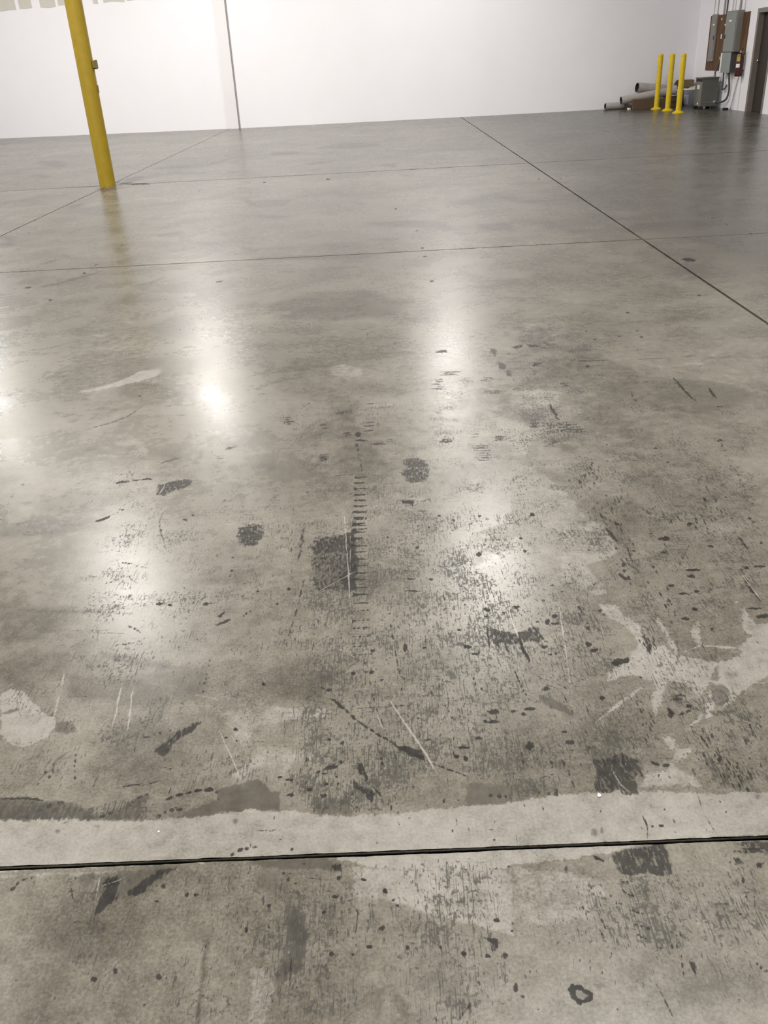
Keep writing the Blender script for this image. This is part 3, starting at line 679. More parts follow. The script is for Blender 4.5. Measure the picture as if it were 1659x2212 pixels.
D61 27 -149 3230 1 -17 3 -15 5 2 0 17 -5 15
D81 26 -143 3179 -1 -18 4 -17 4 1 0 18 -3 18
D61 26 -139 3129 -1 -15 4 -14 4 1 -1 15 -2 14
D70 28 -101 3370 13 -1 13 -2 12 0 13 -1 13 -2 0 10 -12 7 -13 7 -14 -1 -13 -3 -13 -5
D43 28 -33 3416 11 -3 12 0 11 3 0 8 -11 4 -12 1 -11 -4
D50 28 -28 3393 13 -2 12 -5 13 5 0 7 -12 6 -13 -1 -12 -1
D45 28 -27 3367 12 -4 13 -1 12 4 0 8 -12 2 -13 0 -12 -2
D47 24 -68 3321 -1 -11 1 -10 2 0 1 10 -1 11
D40 18 -67 3282 -1 -11 1 -10 1 0 1 10 -1 11
D50 17 -470 3084 14 -2 15 -2 14 -1 14 -1 14 -1 15 0 14 -1 14 0 0 3 -15 2 -14 2 -14 1 -15 1 -14 0 -14 1 -14 0 -15 0
D65 22 -256 3073 14 0 15 0 14 2 14 2 14 -1 14 0 14 3 14 0 0 4 -14 2 -15 1 -14 -1 -14 0 -14 -1 -14 -2 -14 -3 -14 -2
D50 17 -129 3071 12 -1 13 -1 13 0 13 -1 12 1 13 1 0 3 -13 1 -13 0 -12 1 -13 0 -13 -1 -13 0
D51 26 -357 3081 0 -13 3 -12 2 0 0 13 -4 13
D51 25 -352 3038 1 -18 4 -16 2 0 0 18 -5 16
D42 17 -345 2996 1 -16 3 -16 1 0 -1 16 -3 16
D53 25 -340 2954 0 -11 3 -11 2 1 -1 11 -2 10
D43 19 -335 2913 1 -12 2 -12 2 0 -1 13 -2 12
D51 25 -328 2988 1 -18 3 -16 2 0 0 17 -4 17
D40 25 -321 2938 0 -16 4 -16 2 1 -2 16 -2 15
D55 19 -315 2889 1 -12 2 -11 2 0 -1 12 -2 11
D51 21 -309 2841 1 -16 2 -16 2 0 -1 16 -3 17
D46 22 -304 2795 0 -13 2 -12 2 0 -1 13 -2 12
D48 19 -216 3058 0 -12 2 -12 1 0 0 12 -2 13
D44 16 -213 3023 0 -13 1 -14 1 1 0 13 -2 13
D44 22 -212 2988 0 -9 1 -9 2 0 0 9 -1 9
D69 24 -70 2881 -1 -16 2 -17 3 0 0 17 -1 16
D54 24 -68 2840 -2 -12 2 -12 2 0 1 12 -2 12
D80 25 -381 3274 14 -21 15 -17 0 5 -14 21 -15 15
D70 22 -386 2818 1 -29 2 -28 3 -28 1 0 -1 27 -2 29 -2 29
D80 23 -337 2942 -1 -5 -2 -2 -3 2 -3 3 -1 5 3 3 3 2 4 -3
D70 24 -275 3017 -1 -4 -4 1 -4 0 -2 3 -1 4 3 1 4 1 3 -2
T60 270 -268 3336 109 40 83 -45 17 -155 -78 -56 -104 77
T60 310 -308 4020 159 -105 -34 -267 -104 98
T35 708 -593 4289 722 -108 -10 -245 -690 133
L42 104 -183 3628 54 3 53 -116 -37 -71 -68 104
L55 174 -338 4456 74 55 104 -83 18 -132 -96 -60 -85 75
L60 95 -804 5660 57 49 103 -41 -3 -78 -112 33
L35 120 -236 5424 140 -53 97 -127 -116 58
T60 513 -831 5891 221 221 444 44 322 -379 -112 -339 -398 -74 -362 143
T40 799 -853 5384 894 -94 79 -541 -343 -491 -402 -37 -115 271
T70 115 -849 6929 28 -31 26 -15 26 -6 26 -16 25 0 -3 35 -26 20 -27 27 -25 0 -27 18 -25 -6
D50 27 -508 4738 21 -6 20 -3 21 -2 20 -3 20 -1 21 -1 20 -4 20 0 20 1 0 6 -20 3 -21 5 -20 2 -21 1 -20 4 -20 0 -21 3 -20 1 -21 0
D85 46 346 6326 -2 -19 -12 -2 -11 5 -8 14 2 17 7 16 13 -1 12 -11
D70 37 -120 5043 -2 -11 -4 -6 -7 -1 -4 13 1 14 4 9 5 -2 6 -2
D70 35 40 4823 -3 -7 -5 -2 -7 1 -4 7 1 8 4 6 6 2 6 -6
T60 103 -649 6181 32 -12 33 -9 33 -9 32 -13 33 -9 31 4 33 -10 32 -9 32 -4 32 -9 31 5 32 -5 32 -1 -1 19 -32 12 -32 6 -32 11 -32 4 -33 14 -32 4 -32 0 -32 10 -33 5 -32 5 -32 1 -33 8 -32 -1
D65 42 248 4627 37 33 36 -14 -7 -38 -33 -2
D60 36 491 4895 -1 -7 -6 -3 -5 5 -3 4 -1 7 5 5 6 -2 7 -2
D55 36 465 4865 -2 -5 -4 -1 -4 0 -1 6 0 5 2 4 5 0 2 -5
D54 57 555 4646 36 -6 -2 -92 -27 -71 -12 92
D54 55 568 4418 37 -63 -3 -82 -35 -2 -9 64
D54 53 598 4273 24 -44 -16 -83 -26 23
D66 43 687 4655 42 33 24 4 -29 -67 -30 -18
D66 43 767 4689 50 -8 15 -50 -35 -13 -27 36
D75 35 856 4719 11 -34 11 -33 13 -27 2 7 -11 34 -11 33 -13 27
D70 24 832 4604 16 -5 16 -4 17 1 1 5 -16 7 -16 3 -17 -1
D67 33 609 4116 0 -16 4 -8 4 7 -1 15 -3 8
D49 33 615 4081 0 -18 4 -11 4 8 0 18 -5 8
D45 32 595 3973 12 -7 13 3 13 5 1 10 -12 6 -12 2 -13 -8
D42 32 580 3952 13 -4 13 -5 13 -3 15 5 2 10 -13 10 -14 0 -13 3 -15 -4
D48 33 455 4148 15 -3 16 -4 16 0 16 2 1 9 -15 8 -16 4 -16 -1 -16 -3
D43 33 445 4129 14 -5 15 -6 14 0 15 0 16 1 1 10 -14 7 -15 6 -15 -1 -15 2 -15 -2
D52 33 440 4105 18 -4 17 -8 19 4 19 2 1 10 -18 5 -18 5 -18 0 -19 -4
D49 32 424 3962 17 -8 17 -4 17 -9 18 2 17 -7 18 4 18 -1 17 -1 2 14 -17 4 -17 7 -17 4 -18 3 -18 -1 -17 3 -18 3 -18 -3
D54 32 438 3922 16 -5 15 -3 17 -1 15 -4 17 7 17 1 1 12 -16 4 -15 7 -16 0 -16 5 -17 -4 -17 -5
D52 34 252 4279 18 -6 19 -3 18 -2 18 -1 19 2 18 -1 1 9 -18 6 -19 0 -18 3 -18 2 -19 1 -18 -2
D62 34 267 4252 17 -7 18 -1 17 -4 18 4 1 7 -18 5 -17 3 -18 1 -18 0
D61 34 251 4230 16 -6 15 -5 17 1 15 -2 16 0 16 -1 1 9 -16 3 -15 8 -16 2 -16 1 -16 -2 -16 1
D48 33 205 4161 18 -6 18 -4 18 4 18 1 1 11 -18 5 -18 3 -18 -2 -18 -1
D50 33 201 4131 17 -5 17 -8 17 3 18 -1 0 12 -17 4 -17 8 -17 0 -18 -2
D57 33 194 4093 15 -4 15 -6 16 1 15 1 15 2 1 8 -15 7 -15 1 -15 6 -16 -4 -15 -2
D47 33 205 4055 13 -6 15 -1 14 1 14 3 1 10 -14 5 -14 4 -14 -1 -15 -3
D49 32 186 4025 16 -5 16 -8 17 -1 16 2 17 1 0 11 -16 5 -16 4 -16 2 -17 -1 -16 1
B69 84 664 4938 15 -17 16 -7 18 10 3 18 -15 17 -17 0 -17 -4
B71 84 662 4899 17 -11 18 -1 18 5 3 21 -17 8 -17 7 -19 -7
B67 83 645 4866 19 -16 21 4 21 6 2 15 -18 16 -21 -4 -22 -4
D40 32 431 4255 15 -3 16 -6 15 -1 16 1 16 0 1 7 -16 4 -15 4 -16 0 -16 2 -15 -1
D44 32 425 4232 16 -6 17 -3 16 -3 17 1 1 7 -16 6 -17 3 -17 1 -17 1
D48 35 745 4346 15 -11 16 2 17 6 3 15 -15 11 -16 -2 -17 -4
D43 35 732 4311 16 -4 17 0 17 5 3 17 -16 11 -17 -4 -18 -9
D47 34 703 4212 14 -9 15 -1 16 1 15 4 3 13 -15 5 -15 3 -15 -1 -16 -4
D45 34 702 4180 15 -3 15 -4 16 10 2 10 -15 5 -15 -1 -16 -3
D35 34 706 4159 12 -10 14 2 14 3 2 11 -13 8 -13 4 -14 -7
D45 36 627 4537 16 -6 18 7 1 12 -16 3 -17 -5
D45 36 619 4517 14 -7 16 3 16 4 2 12 -15 7 -16 0 -16 -6
B75 74 570 3636 45 25 20 -44 0 -111 -31 -35 -6 79 -28 14
D45 29 608 3534 13 -6 14 1 2 11 -13 9 -15 -6
D46 29 604 3501 15 -4 17 4 2 11 -16 6 -16 -4
D52 29 592 3483 14 -11 17 3 2 11 -15 9 -17 -3
B55 76 477 3744 65 24 69 -32 -4 -53 -98 13
D67 28 205 3387 13 -4 14 -3 14 2 14 1 1 8 -14 6 -14 0 -14 0 -14 -3
D65 28 194 3370 14 -3 14 -5 15 4 14 2 1 7 -14 6 -14 0 -15 0 -14 -2
D59 28 194 3360 13 -5 14 -2 14 -2 14 3 0 8 -13 5 -14 5 -14 -3 -14 -2
D59 28 419 3388 14 -6 14 -5 15 0 16 5 1 9 -14 7 -15 4 -15 -3 -15 -2
D46 28 426 3367 15 -4 15 -1 16 2 1 9 -15 7 -15 2 -16 -4
D46 28 422 3349 14 -5 15 1 16 3 1 10 -15 2 -14 4 -16 -4
D48 28 331 3429 12 -4 13 -1 12 0 1 8 -12 6 -12 -1 -13 -1
D50 28 324 3396 13 -3 14 0 13 2 1 6 -13 3 -14 2 -13 -3
D44 27 258 3594 -1 -13 2 -11 2 1 0 13 -1 11
D59 29 259 3553 -2 -14 3 -12 3 3 2 14 -2 12
D58 29 261 3514 -1 -13 2 -10 3 2 1 12 -2 11
D53 32 210 3961 -1 -26 3 -23 3 1 0 26 -1 24
D46 31 214 3870 -1 -36 3 -34 2 2 1 36 -3 34
D44 30 217 3783 -1 -36 2 -34 3 2 2 36 -4 34
D52 30 219 3698 0 -30 2 -28 3 2 0 29 -2 29
D47 20 222 3617 -1 -28 2 -28 1 1 1 28 -1 28
D49 29 222 3538 0 -29 1 -28 3 1 1 29 -2 28
D44 27 258 3276 -1 -16 0 -15 3 1 2 16 -2 15
D38 20 258 3216 0 -17 0 -17 2 1 1 17 -1 17
B50 68 549 3285 44 12 2 -95 -35 -46 -28 37
D42 26 624 3328 13 -4 14 -1 13 1 1 4 -13 4 -13 0 -14 0
D42 26 623 3307 12 -3 11 -3 12 0 12 -1 0 4 -11 4 -11 3 -12 0 -12 1
D49 26 626 3286 14 -4 14 -2 15 0 1 5 -14 5 -14 1 -15 0
D53 26 613 3265 13 -3 13 -1 13 1 13 0 1 4 -13 3 -13 1 -13 1 -13 -1
D54 31 719 3740 -3 -17 3 -10 5 6 2 16 -3 10
D47 30 720 3697 -4 -18 5 -8 5 6 2 16 -3 10
D55 30 721 3654 -2 -16 2 -12 6 6 4 19 -4 9
D47 29 643 3506 12 -6 13 1 13 -1 13 -3 14 4 2 8 -13 6 -12 3 -14 -2 -13 1 -14 -2
D40 29 639 3480 13 -4 14 -2 13 -2 15 5 1 8 -13 2 -14 4 -13 2 -14 -3
D47 29 641 3450 12 -5 12 0 13 3 13 2 2 8 -12 3 -13 0 -12 1 -14 -4
D46 29 646 3424 12 -5 13 -1 13 5 2 7 -12 5 -14 0 -13 -2
D42 28 641 3400 13 -8 15 -1 16 3 2 8 -14 7 -15 3 -16 -4
D60 22 803 4252 16 5 17 5 17 7 1 5 -17 -4 -17 -4 -17 -8
L55 206 365 3792 104 19 53 -190 62 -89 34 -147 -86 -192 -72 -25 19 188 -25 144 -81 141
L50 179 562 3912 127 41 98 -38 -36 -198 -133 -14 -64 96
L60 54 846 4716 34 -46 -1 -63 -44 15
D70 33 1380 4012 -2 -39 -3 -41 -2 -38 1 -33 0 -35 0 -34 2 -31 3 -28 2 -30 3 -29 6 10 0 32 -1 31 0 33 0 33 -2 31 3 38 0 35 0 36 -2 33 -2 35
D70 33 1496 3848 -6 -38 -6 -38 -1 -32 2 -28 8 10 8 39 1 32 4 36 -1 30
D70 30 725 3736 -4 -47 1 -40 1 -40 4 -36 5 -32 8 9 -2 37 2 42 0 40 -5 35 -1 41
D58 32 1124 3825 -3 -27 3 -20 7 9 6 30 -4 19
D59 32 1122 3755 -6 -25 6 -11 7 8 4 23 -3 14
D49 31 1120 3687 -2 -23 -1 -22 5 5 7 28 -2 19
D53 31 1113 3617 -4 -19 1 -14 8 7 5 19 -2 14
D60 29 1333 3253 -10 -20 7 -6 10 9 9 19 -6 6
D43 28 1326 3202 -8 -21 3 -13 8 7 9 22 -3 13
D44 28 1320 3154 -8 -18 3 -8 9 8 8 17 -4 7
D41 27 1307 3069 -5 -17 1 -13 5 4 4 18 0 13
D40 27 1302 3024 -4 -13 1 -10 3 3 4 13 0 10
D43 27 1296 2978 -5 -18 1 -14 4 4 4 17 -1 14
D52 27 1290 2934 -3 -17 -1 -14 3 2 5 18 0 14
D47 26 1284 2889 -5 -19 0 -14 5 4 6 19 -1 15
D57 33 828 4017 12 -8 14 -3 14 2 2 9 -12 9 -13 5 -15 -4
D45 33 828 3993 13 -8 13 -3 14 5 2 8 -12 10 -13 0 -14 -1
D51 33 815 3967 17 -2 16 -1 19 7 1 10 -16 2 -18 -1 -18 -6
D62 35 725 4352 16 -6 17 -3 17 -2 17 3 18 4 2 11 -16 8 -17 0 -17 1 -17 0 -18 -5
D66 35 723 4318 18 -4 17 -6 18 7 19 4 1 10 -17 6 -17 1 -19 -3 -18 -4
D57 35 725 4300 18 -7 19 0 18 -4 19 4 2 10 -18 6 -18 5 -19 0 -19 -3
D60 36 945 4349 18 -4 19 -2 18 -8 19 -2 19 -2 19 -1 20 3 19 -2 19 -1 20 4 19 0 2 9 -19 2 -18 5 -19 4 -19 -2 -20 -1 -19 1 -19 4 -19 2 -19 0 -20 -1 -19 1
D50 31 1291 4327 18 -2 18 -2 18 -5 19 1 18 -3 19 3 18 -3 19 2 19 -1 19 1 2 8 -19 1 -17 3 -18 4 -19 -2 -19 0 -18 4 -18 0 -20 -2 -18 0 -19 -1
D45 32 1005 4611 18 -7 18 -6 17 -5 18 -7 18 -5 17 -8 18 -3 18 -5 18 -3 18 -3 2 8 -18 6 -17 7 -17 7 -18 5 -18 4 -18 6 -18 3 -17 7 -19 3 -18 3
D45 32 1508 4345 15 -5 15 -4 16 -2 16 -1 16 0 17 1 2 8 -15 2 -15 4 -15 5 -16 0 -17 -2 -17 0
D55 27 1448 3609 15 -2 16 1 16 2 17 3 2 6 -15 1 -16 0 -17 -3 -17 -4
D70 32 1027 4255 -8 -18 -10 -15 -5 10 -4 15 7 21 8 16 7 -3 3 -9
S70 22 1004 4099 13 -9 14 -9 14 -5 14 -7 14 -5 2 7 -13 8 -14 9 -14 8 -14 5 -15 5
D75 36 1164 4713 -4 -10 -8 -4 -5 6 -2 7 0 9 7 6 6 -1 4 -5
D75 37 1154 4881 -5 -5 -4 -4 -6 0 0 8 0 9 6 2 4 1 3 -4
D75 36 1314 4751 -5 -9 -7 -5 -7 3 -2 9 4 9 5 8 6 -2 7 -2
D75 37 1436 4837 -4 -7 -6 -6 -6 3 -1 9 3 8 5 8 7 0 2 -7
D75 36 1428 4716 -4 -12 -9 -5 -7 4 -1 11 4 9 5 11 7 -4 6 -4
D75 40 1488 5227 -5 -15 -10 -2 -8 4 -5 10 5 16 9 13 8 -6 5 -7
D75 28 973 3633 -3 -4 -3 -2 -3 2 -1 3 0 4 3 3 4 1 3 -3
D75 28 844 3600 -4 -3 -3 -3 -4 2 -3 3 3 4 2 4 5 1 2 -4
D75 25 1042 3121 -3 -3 -4 -1 -3 1 -1 3 0 4 3 3 5 1 2 -4
D75 26 884 3255 -2 -4 -5 -1 -3 1 -2 4 0 4 4 3 5 1 1 -4
D75 25 846 3093 -2 -4 -4 -1 -3 1 -3 3 0 5 4 3 6 1 2 -4
D75 26 1068 3193 -4 -5 -6 -3 -4 3 -5 3 3 7 6 3 6 2 4 -4
D75 25 1074 3054 -2 -3 -4 -3 -6 0 -1 5 3 5 3 2 5 1 2 -2
D75 25 1299 2997 -2 -3 -3 -1 -2 1 -3 2 1 4 4 2 3 0 2 -2
D75 29 1086 3651 -2 -3 -3 -2 -4 1 -1 3 1 4 3 3 3 -1 3 -1
D75 42 1042 5752 -3 -4 -3 -2 -2 2 -2 4 1 5 3 3 2 0 3 -2
D75 43 2035 5549 -5 -18 -11 1 -6 4 -7 9 8 16 10 14 9 -3 3 -11
B42 139 1532 3960 95 -71 40 -146 -43 -76 -48 -14 -71 -78 -158 -17 -9 78 -92 94 3 215 98 77
L50 131 1525 4400 127 34 122 -75 122 62 -18 -47 -224 -128 -82 -76 -86 51
L45 96 1626 4075 54 -103 83 -168 -40 -100 -53 28 -23 110
L55 156 576 3998 230 -78 -13 -148 -131 -83 -137 -60
L62 137 467 3201 78 -145 74 -162 23 -144 41 -169 -92 -79 -217 20
L40 197 791 5151 266 -50 26 -239 -180 -245 -125 203
L35 242 782 3501 242 -120 -3 -245 -164 98
B55 74 567 3623 54 32 23 -118 -21 -88 -32 58
D43 29 606 3554 15 -7 16 1 16 6 2 15 -14 8 -17 -5 -16 -4
D49 29 600 3513 14 -4 15 -3 17 9 2 13 -15 2 -15 2 -17 -6
D50 29 597 3486 12 -12 14 0 15 4 2 12 -12 11 -14 3 -15 -7
D49 29 695 3515 15 -5 15 -2 14 -7 15 1 15 -1 15 -2 15 -1 16 1 2 9 -14 7 -15 1 -14 7 -15 2 -16 -2 -15 3 -16 -1 -15 -1
D55 29 669 3488 14 -4 14 -5 14 -2 16 2 14 -1 14 -3 15 1 15 1 15 3 2 10 -14 2 -14 5 -14 2 -15 -1 -15 3 -14 0 -15 -2 -15 1 -15 -2
D44 29 662 3467 15 -5 14 -6 16 1 15 -4 15 -4 15 1 15 -3 16 2 15 -1 16 0 2 9 -15 2 -15 6 -14 5 -16 -1 -15 2 -16 1 -15 3 -15 2 -15 -1 -16 -1
D55 29 682 3434 14 -4 16 -2 14 -5 15 1 16 -1 15 -2 14 -4 16 3 15 0 16 1 2 9 -15 5 -14 4 -16 -1 -14 4 -16 1 -14 3 -16 -3 -16 1 -15 1 -15 0
D51 29 658 3414 15 -2 14 -6 15 -3 15 0 15 -2 15 1 15 -4 14 -4 15 1 16 1 15 3 2 9 -15 2 -14 4 -14 4 -15 0 -16 0 -14 4 -15 3 -15 -1 -16 -1 -15 2 -15 -1
D46 28 642 3329 12 -5 12 -3 12 -1 13 2 1 7 -12 3 -12 4 -12 1 -13 -1
D58 28 628 3309 14 -5 14 -1 13 -3 14 0 15 0 1 8 -13 3 -13 6 -15 1 -14 -2 -14 1
D43 28 633 3287 12 -3 14 1 13 1 14 4 1 8 -13 1 -13 2 -13 -2 -14 -5
D42 28 624 3268 12 -4 12 -3 13 -1 12 -1 13 1 2 7 -12 5 -13 1 -12 5 -13 -2 -13 0
B60 68 681 3255 77 -1 -16 -46 -59 -9
B50 68 548 3271 47 11 -6 -111 -46 -10
B43 66 549 3755 15 -13 17 -3 17 4 18 3 3 20 -16 13 -17 0 -17 -1 -18 -7
B47 65 548 3693 16 -3 16 0 16 1 17 6 3 19 -16 7 -15 7 -18 -11 -17 -7
D84 24 766 2962 -1 -16 2 -13 2 2 1 15 -1 14
D68 26 726 2988 -1 -17 1 -15 3 3 1 17 -1 15
D85 24 662 2827 -1 -13 2 -11 2 2 1 13 -2 11
D72 26 712 2983 0 -18 1 -16 2 2 1 18 -2 16
D83 26 742 3008 -1 -16 1 -13 5 4 0 15 -1 13
D76 25 744 2916 -2 -18 2 -14 3 3 3 18 -3 14
D73 25 698 2934 -1 -17 2 -14 2 2 2 17 -3 14
D76 26 720 2983 -2 -24 3 -19 3 3 2 23 -3 19
D78 20 723 3059 -1 -10 2 -7 1 1 1 10 -1 7
D55 19 692 2831 -1 -21 2 -19 1 1 0 21 -1 20
D61 22 759 3000 -1 -15 1 -13 2 2 2 15 -2 13
D70 25 721 2871 0 -12 1 -10 3 3 1 12 -1 10
D86 25 692 2890 -1 -13 1 -10 4 2 0 13 -1 11
D75 25 690 2949 -2 -17 2 -14 4 3 0 16 -2 14
D68 25 720 2928 -1 -13 2 -10 3 4 2 13 -2 9
D52 25 730 2939 -2 -12 2 -8 3 3 3 12 -3 8
D50 23 731 2985 0 -13 1 -12 1 2 1 13 -1 12
D52 22 733 2939 -1 -18 2 -16 1 2 1 18 -1 15
D56 26 706 2999 -1 -20 2 -16 3 3 1 19 -2 16
D89 25 693 2932 -1 -20 2 -16 3 2 3 21 -3 16
D69 25 687 2969 -1 -18 2 -16 3 2 0 18 -1 16
D88 25 711 2946 -2 -20 2 -16 3 2 1 19 -2 17
D72 25 657 2944 0 -15 2 -12 2 2 0 14 -1 13
D58 23 640 2866 0 -15 1 -13 2 2 0 14 -1 14
D90 24 673 2804 -1 -8 1 -6 2 2 2 8 -2 6
D70 22 691 2931 -1 -13 2 -11 2 2 0 13 -1 11
D89 19 705 2726 -1 -13 1 -12 2 1 1 14 -2 12
D58 23 753 2775 0 -8 0 -7 2 1 1 9 -1 7
D67 23 688 2655 0 -20 1 -18 2 2 1 20 -2 18
D74 18 671 2651 0 -15 1 -12 1 1 1 14 -2 13
D81 24 755 2688 -1 -19 1 -18 3 2 1 20 -1 17
D55 23 693 2554 -1 -18 2 -16 3 2 1 19 -2 16
D90 23 732 2622 -1 -16 2 -13 2 2 1 15 -2 13
D81 23 718 2646 -1 -20 2 -17 2 1 1 20 -2 18
D72 24 720 2755 -1 -9 2 -7 3 3 0 8 -1 8
D61 24 712 2763 0 -20 1 -17 2 2 0 18 -1 18
D85 23 664 2604 0 -5 1 -5 2 2 1 6 -2 4
D70 23 708 2521 -1 -7 1 -6 2 2 2 8 -2 5
D75 23 724 2641 -1 -8 1 -7 2 2 1 8 -1 7
D74 23 688 2630 -1 -10 2 -7 2 2 2 10 -2 7
D82 23 710 2662 -1 -22 3 -17 3 2 2 22 -3 18
D65 24 715 2717 0 -8 1 -6 3 2 1 9 -1 6
D51 23 711 2666 -1 -21 2 -18 2 2 1 20 -1 19
D61 23 723 2630 -1 -13 1 -11 3 2 1 13 -2 11
D73 23 663 2648 -1 -6 1 -5 2 2 1 7 -1 4
D63 24 740 2745 -2 -10 2 -7 3 3 1 9 -1 7
D86 23 733 2673 -1 -12 1 -10 2 1 1 13 -1 10
D53 23 742 2634 -1 -21 2 -17 1 1 1 20 -1 18
D87 24 673 2678 -1 -7 1 -5 3 3 1 7 -1 5
D57 23 710 2627 -1 -20 2 -17 3 2 1 20 -2 17
D69 19 699 2715 -1 -17 2 -15 1 2 1 16 -2 16
D67 24 687 2693 -1 -10 2 -8 2 2 0 10 -1 8
D67 24 717 2699 0 -12 1 -10 2 1 1 13 -1 10
D89 23 662 2621 0 -9 1 -6 2 1 0 8 -1 8
D61 24 696 2707 0 -14 1 -12 3 2 1 14 -2 12
D76 23 653 2614 -2 -8 2 -7 2 3 2 9 -2 5
D85 18 709 2627 -1 -5 1 -4 1 1 1 6 -1 4
D63 24 725 2709 -1 -15 2 -11 2 2 1 14 -1 12
D88 18 683 2620 0 -13 1 -12 1 1 1 13 -2 12
D78 24 729 2724 -2 -20 2 -17 2 2 1 19 -1 18
D50 24 772 2750 -1 -18 1 -17 3 2 1 19 -1 17
D55 24 757 2744 -1 -13 1 -11 3 2 0 13 -1 11
D81 24 800 2776 -2 -20 2 -17 3 3 2 20 -2 17
D79 24 756 2743 -1 -18 2 -16 2 2 0 17 -1 17
D64 24 761 2719 -3 -22 3 -18 4 3 2 22 -3 18
D73 20 818 2796 -1 -22 0 -19 2 2 2 21 -2 19
D77 24 783 2726 -1 -8 1 -5 2 2 1 7 -1 5
D56 24 776 2754 -2 -15 2 -12 2 2 1 14 -1 12
D68 24 786 2766 -2 -13 2 -11 3 2 1 13 -2 11
D88 25 765 2803 -1 -7 1 -5 4 3 1 7 -2 5
D54 24 769 2757 0 -7 0 -6 2 2 2 8 -2 5
D75 24 812 2792 -1 -19 1 -18 2 2 1 19 -1 17
D58 24 781 2743 -2 -16 2 -12 3 3 1 15 -1 12
D74 25 800 2790 0 -9 0 -9 3 2 1 11 -1 7
D61 24 842 2650 -1 -15 1 -13 2 2 0 14 0 14
D51 24 894 2682 -3 -11 2 -7 4 3 1 10 -1 8
D85 24 882 2654 -2 -15 2 -11 2 2 2 14 -1 13
D90 24 877 2674 -1 -20 0 -18 2 2 2 20 -1 18
D67 24 903 2681 -2 -19 0 -17 2 2 2 19 0 17
D90 24 903 2686 -2 -8 1 -7 3 3 1 8 -1 6
D88 18 923 2643 -1 -15 0 -13 2 1 1 15 0 13
D70 24 913 2698 -2 -9 2 -5 3 3 2 8 -1 6
D53 24 893 2685 -1 -11 1 -8 3 2 2 11 -2 8
D58 24 910 2758 -1 -21 0 -19 3 2 1 21 0 19
D77 17 868 2696 -1 -17 0 -16 2 1 1 18 0 15
D74 24 851 2695 -2 -6 2 -4 2 2 2 7 -2 3
D85 23 750 2607 -2 -12 2 -9 2 2 1 11 -1 10
D62 23 755 2562 -2 -18 2 -15 3 3 2 18 -3 15
D63 23 752 2593 -2 -7 2 -4 2 2 2 7 -2 4
D60 17 738 2601 0 -16 1 -14 1 1 1 16 -1 14
D70 17 767 2590 -1 -11 1 -9 1 2 1 10 -1 9
D76 23 752 2539 -1 -15 2 -13 2 2 0 14 -1 14
D81 21 746 2573 -1 -14 2 -13 1 1 0 14 0 13
D79 23 743 2598 -1 -6 1 -4 2 2 1 6 -1 3
D67 23 715 2595 -2 -14 2 -11 4 2 0 14 -1 12
D79 23 760 2587 -1 -14 1 -11 3 2 1 13 -2 12
D65 22 794 3057 -1 -17 1 -15 2 2 1 16 -1 16
D51 26 787 3025 -1 -22 1 -19 2 3 2 21 -1 19
D79 26 761 3059 -3 -24 3 -18 4 4 1 22 -2 19
D68 26 762 3004 -2 -26 2 -22 3 3 0 24 -1 23
D75 20 770 3028 -2 -17 2 -14 1 2 1 15 -1 15
D71 26 753 3021 -2 -18 2 -16 3 3 0 17 -1 16
D79 26 771 3081 -2 -17 2 -11 3 2 2 16 -2 13
D72 26 748 3060 -3 -10 3 -5 3 3 2 9 -2 6
D55 26 777 3097 -1 -16 1 -14 3 3 1 16 -1 13
D73 26 748 3042 -3 -10 3 -5 4 4 1 8 -2 6
D81 24 1089 2596 -3 -14 1 -11 3 2 3 14 -1 12
D80 25 1102 2747 -4 -19 1 -14 4 2 4 19 -2 15
D54 24 1083 2663 -2 -17 0 -15 1 1 3 17 0 16
D65 24 1071 2670 -3 -17 0 -15 3 2 3 17 0 16
D62 25 1090 2702 -3 -20 0 -17 3 2 2 19 1 18
D73 25 1136 2720 -2 -9 2 -6 2 2 2 8 0 7
D80 24 1144 2652 -3 -10 1 -8 2 2 2 9 0 9
D75 24 1129 2656 -4 -20 0 -18 4 3 3 20 1 18
D69 23 1140 2635 -2 -14 -1 -12 2 1 2 14 0 13
D87 25 1106 2747 -3 -21 0 -19 3 2 3 21 0 19
D52 25 1132 2713 -3 -11 2 -7 3 2 3 12 -1 7
D84 19 1104 2678 -3 -14 0 -13 2 1 2 14 0 13
D89 24 1120 2668 -2 -20 -1 -18 2 2 3 19 0 18
D82 25 1145 2738 -3 -15 0 -14 3 3 3 15 -1 13
D76 21 1183 2753 -2 -15 -1 -14 2 2 3 15 0 14
D64 25 1136 2731 -2 -12 0 -10 4 3 4 13 -2 9
D67 26 1152 2960 -3 -9 1 -6 3 2 2 9 0 7
D90 26 1170 2924 -3 -23 -1 -20 2 2 3 22 1 21
D54 26 1188 2949 -3 -18 -1 -16 4 3 4 18 0 16
D50 26 1179 2914 -3 -9 1 -5 3 3 3 9 -2 4
D88 25 1140 2833 -3 -22 -1 -19 4 2 3 22 0 19
D79 26 1155 2924 -3 -8 1 -5 3 1 1 8 0 6
D66 26 1134 2899 -3 -11 1 -9 3 2 2 12 0 9
D71 25 1108 2816 -3 -11 2 -9 2 2 4 13 -2 8
D53 22 1122 2869 -3 -19 0 -17 1 1 3 19 1 18
D64 22 1147 2926 -3 -24 -2 -21 2 1 3 23 1 22
W55 659 735 5161 354 -135 86 -275 -174 -769 -93 -586 -254 -217 -154 268
W50 505 685 3176 380 115 351 -347 -201 -501 -660 62
W38 605 1081 4337 454 -434 30 -590 -175 -435 -451 428
L100 21 -1084 1804 15 25 43 -11 24 -25 30 -34 43 -39 29 -25 14 -20 -9 -21 -6 -17 -20 -20 -29 -18 -27 10 -20 12 -29 35
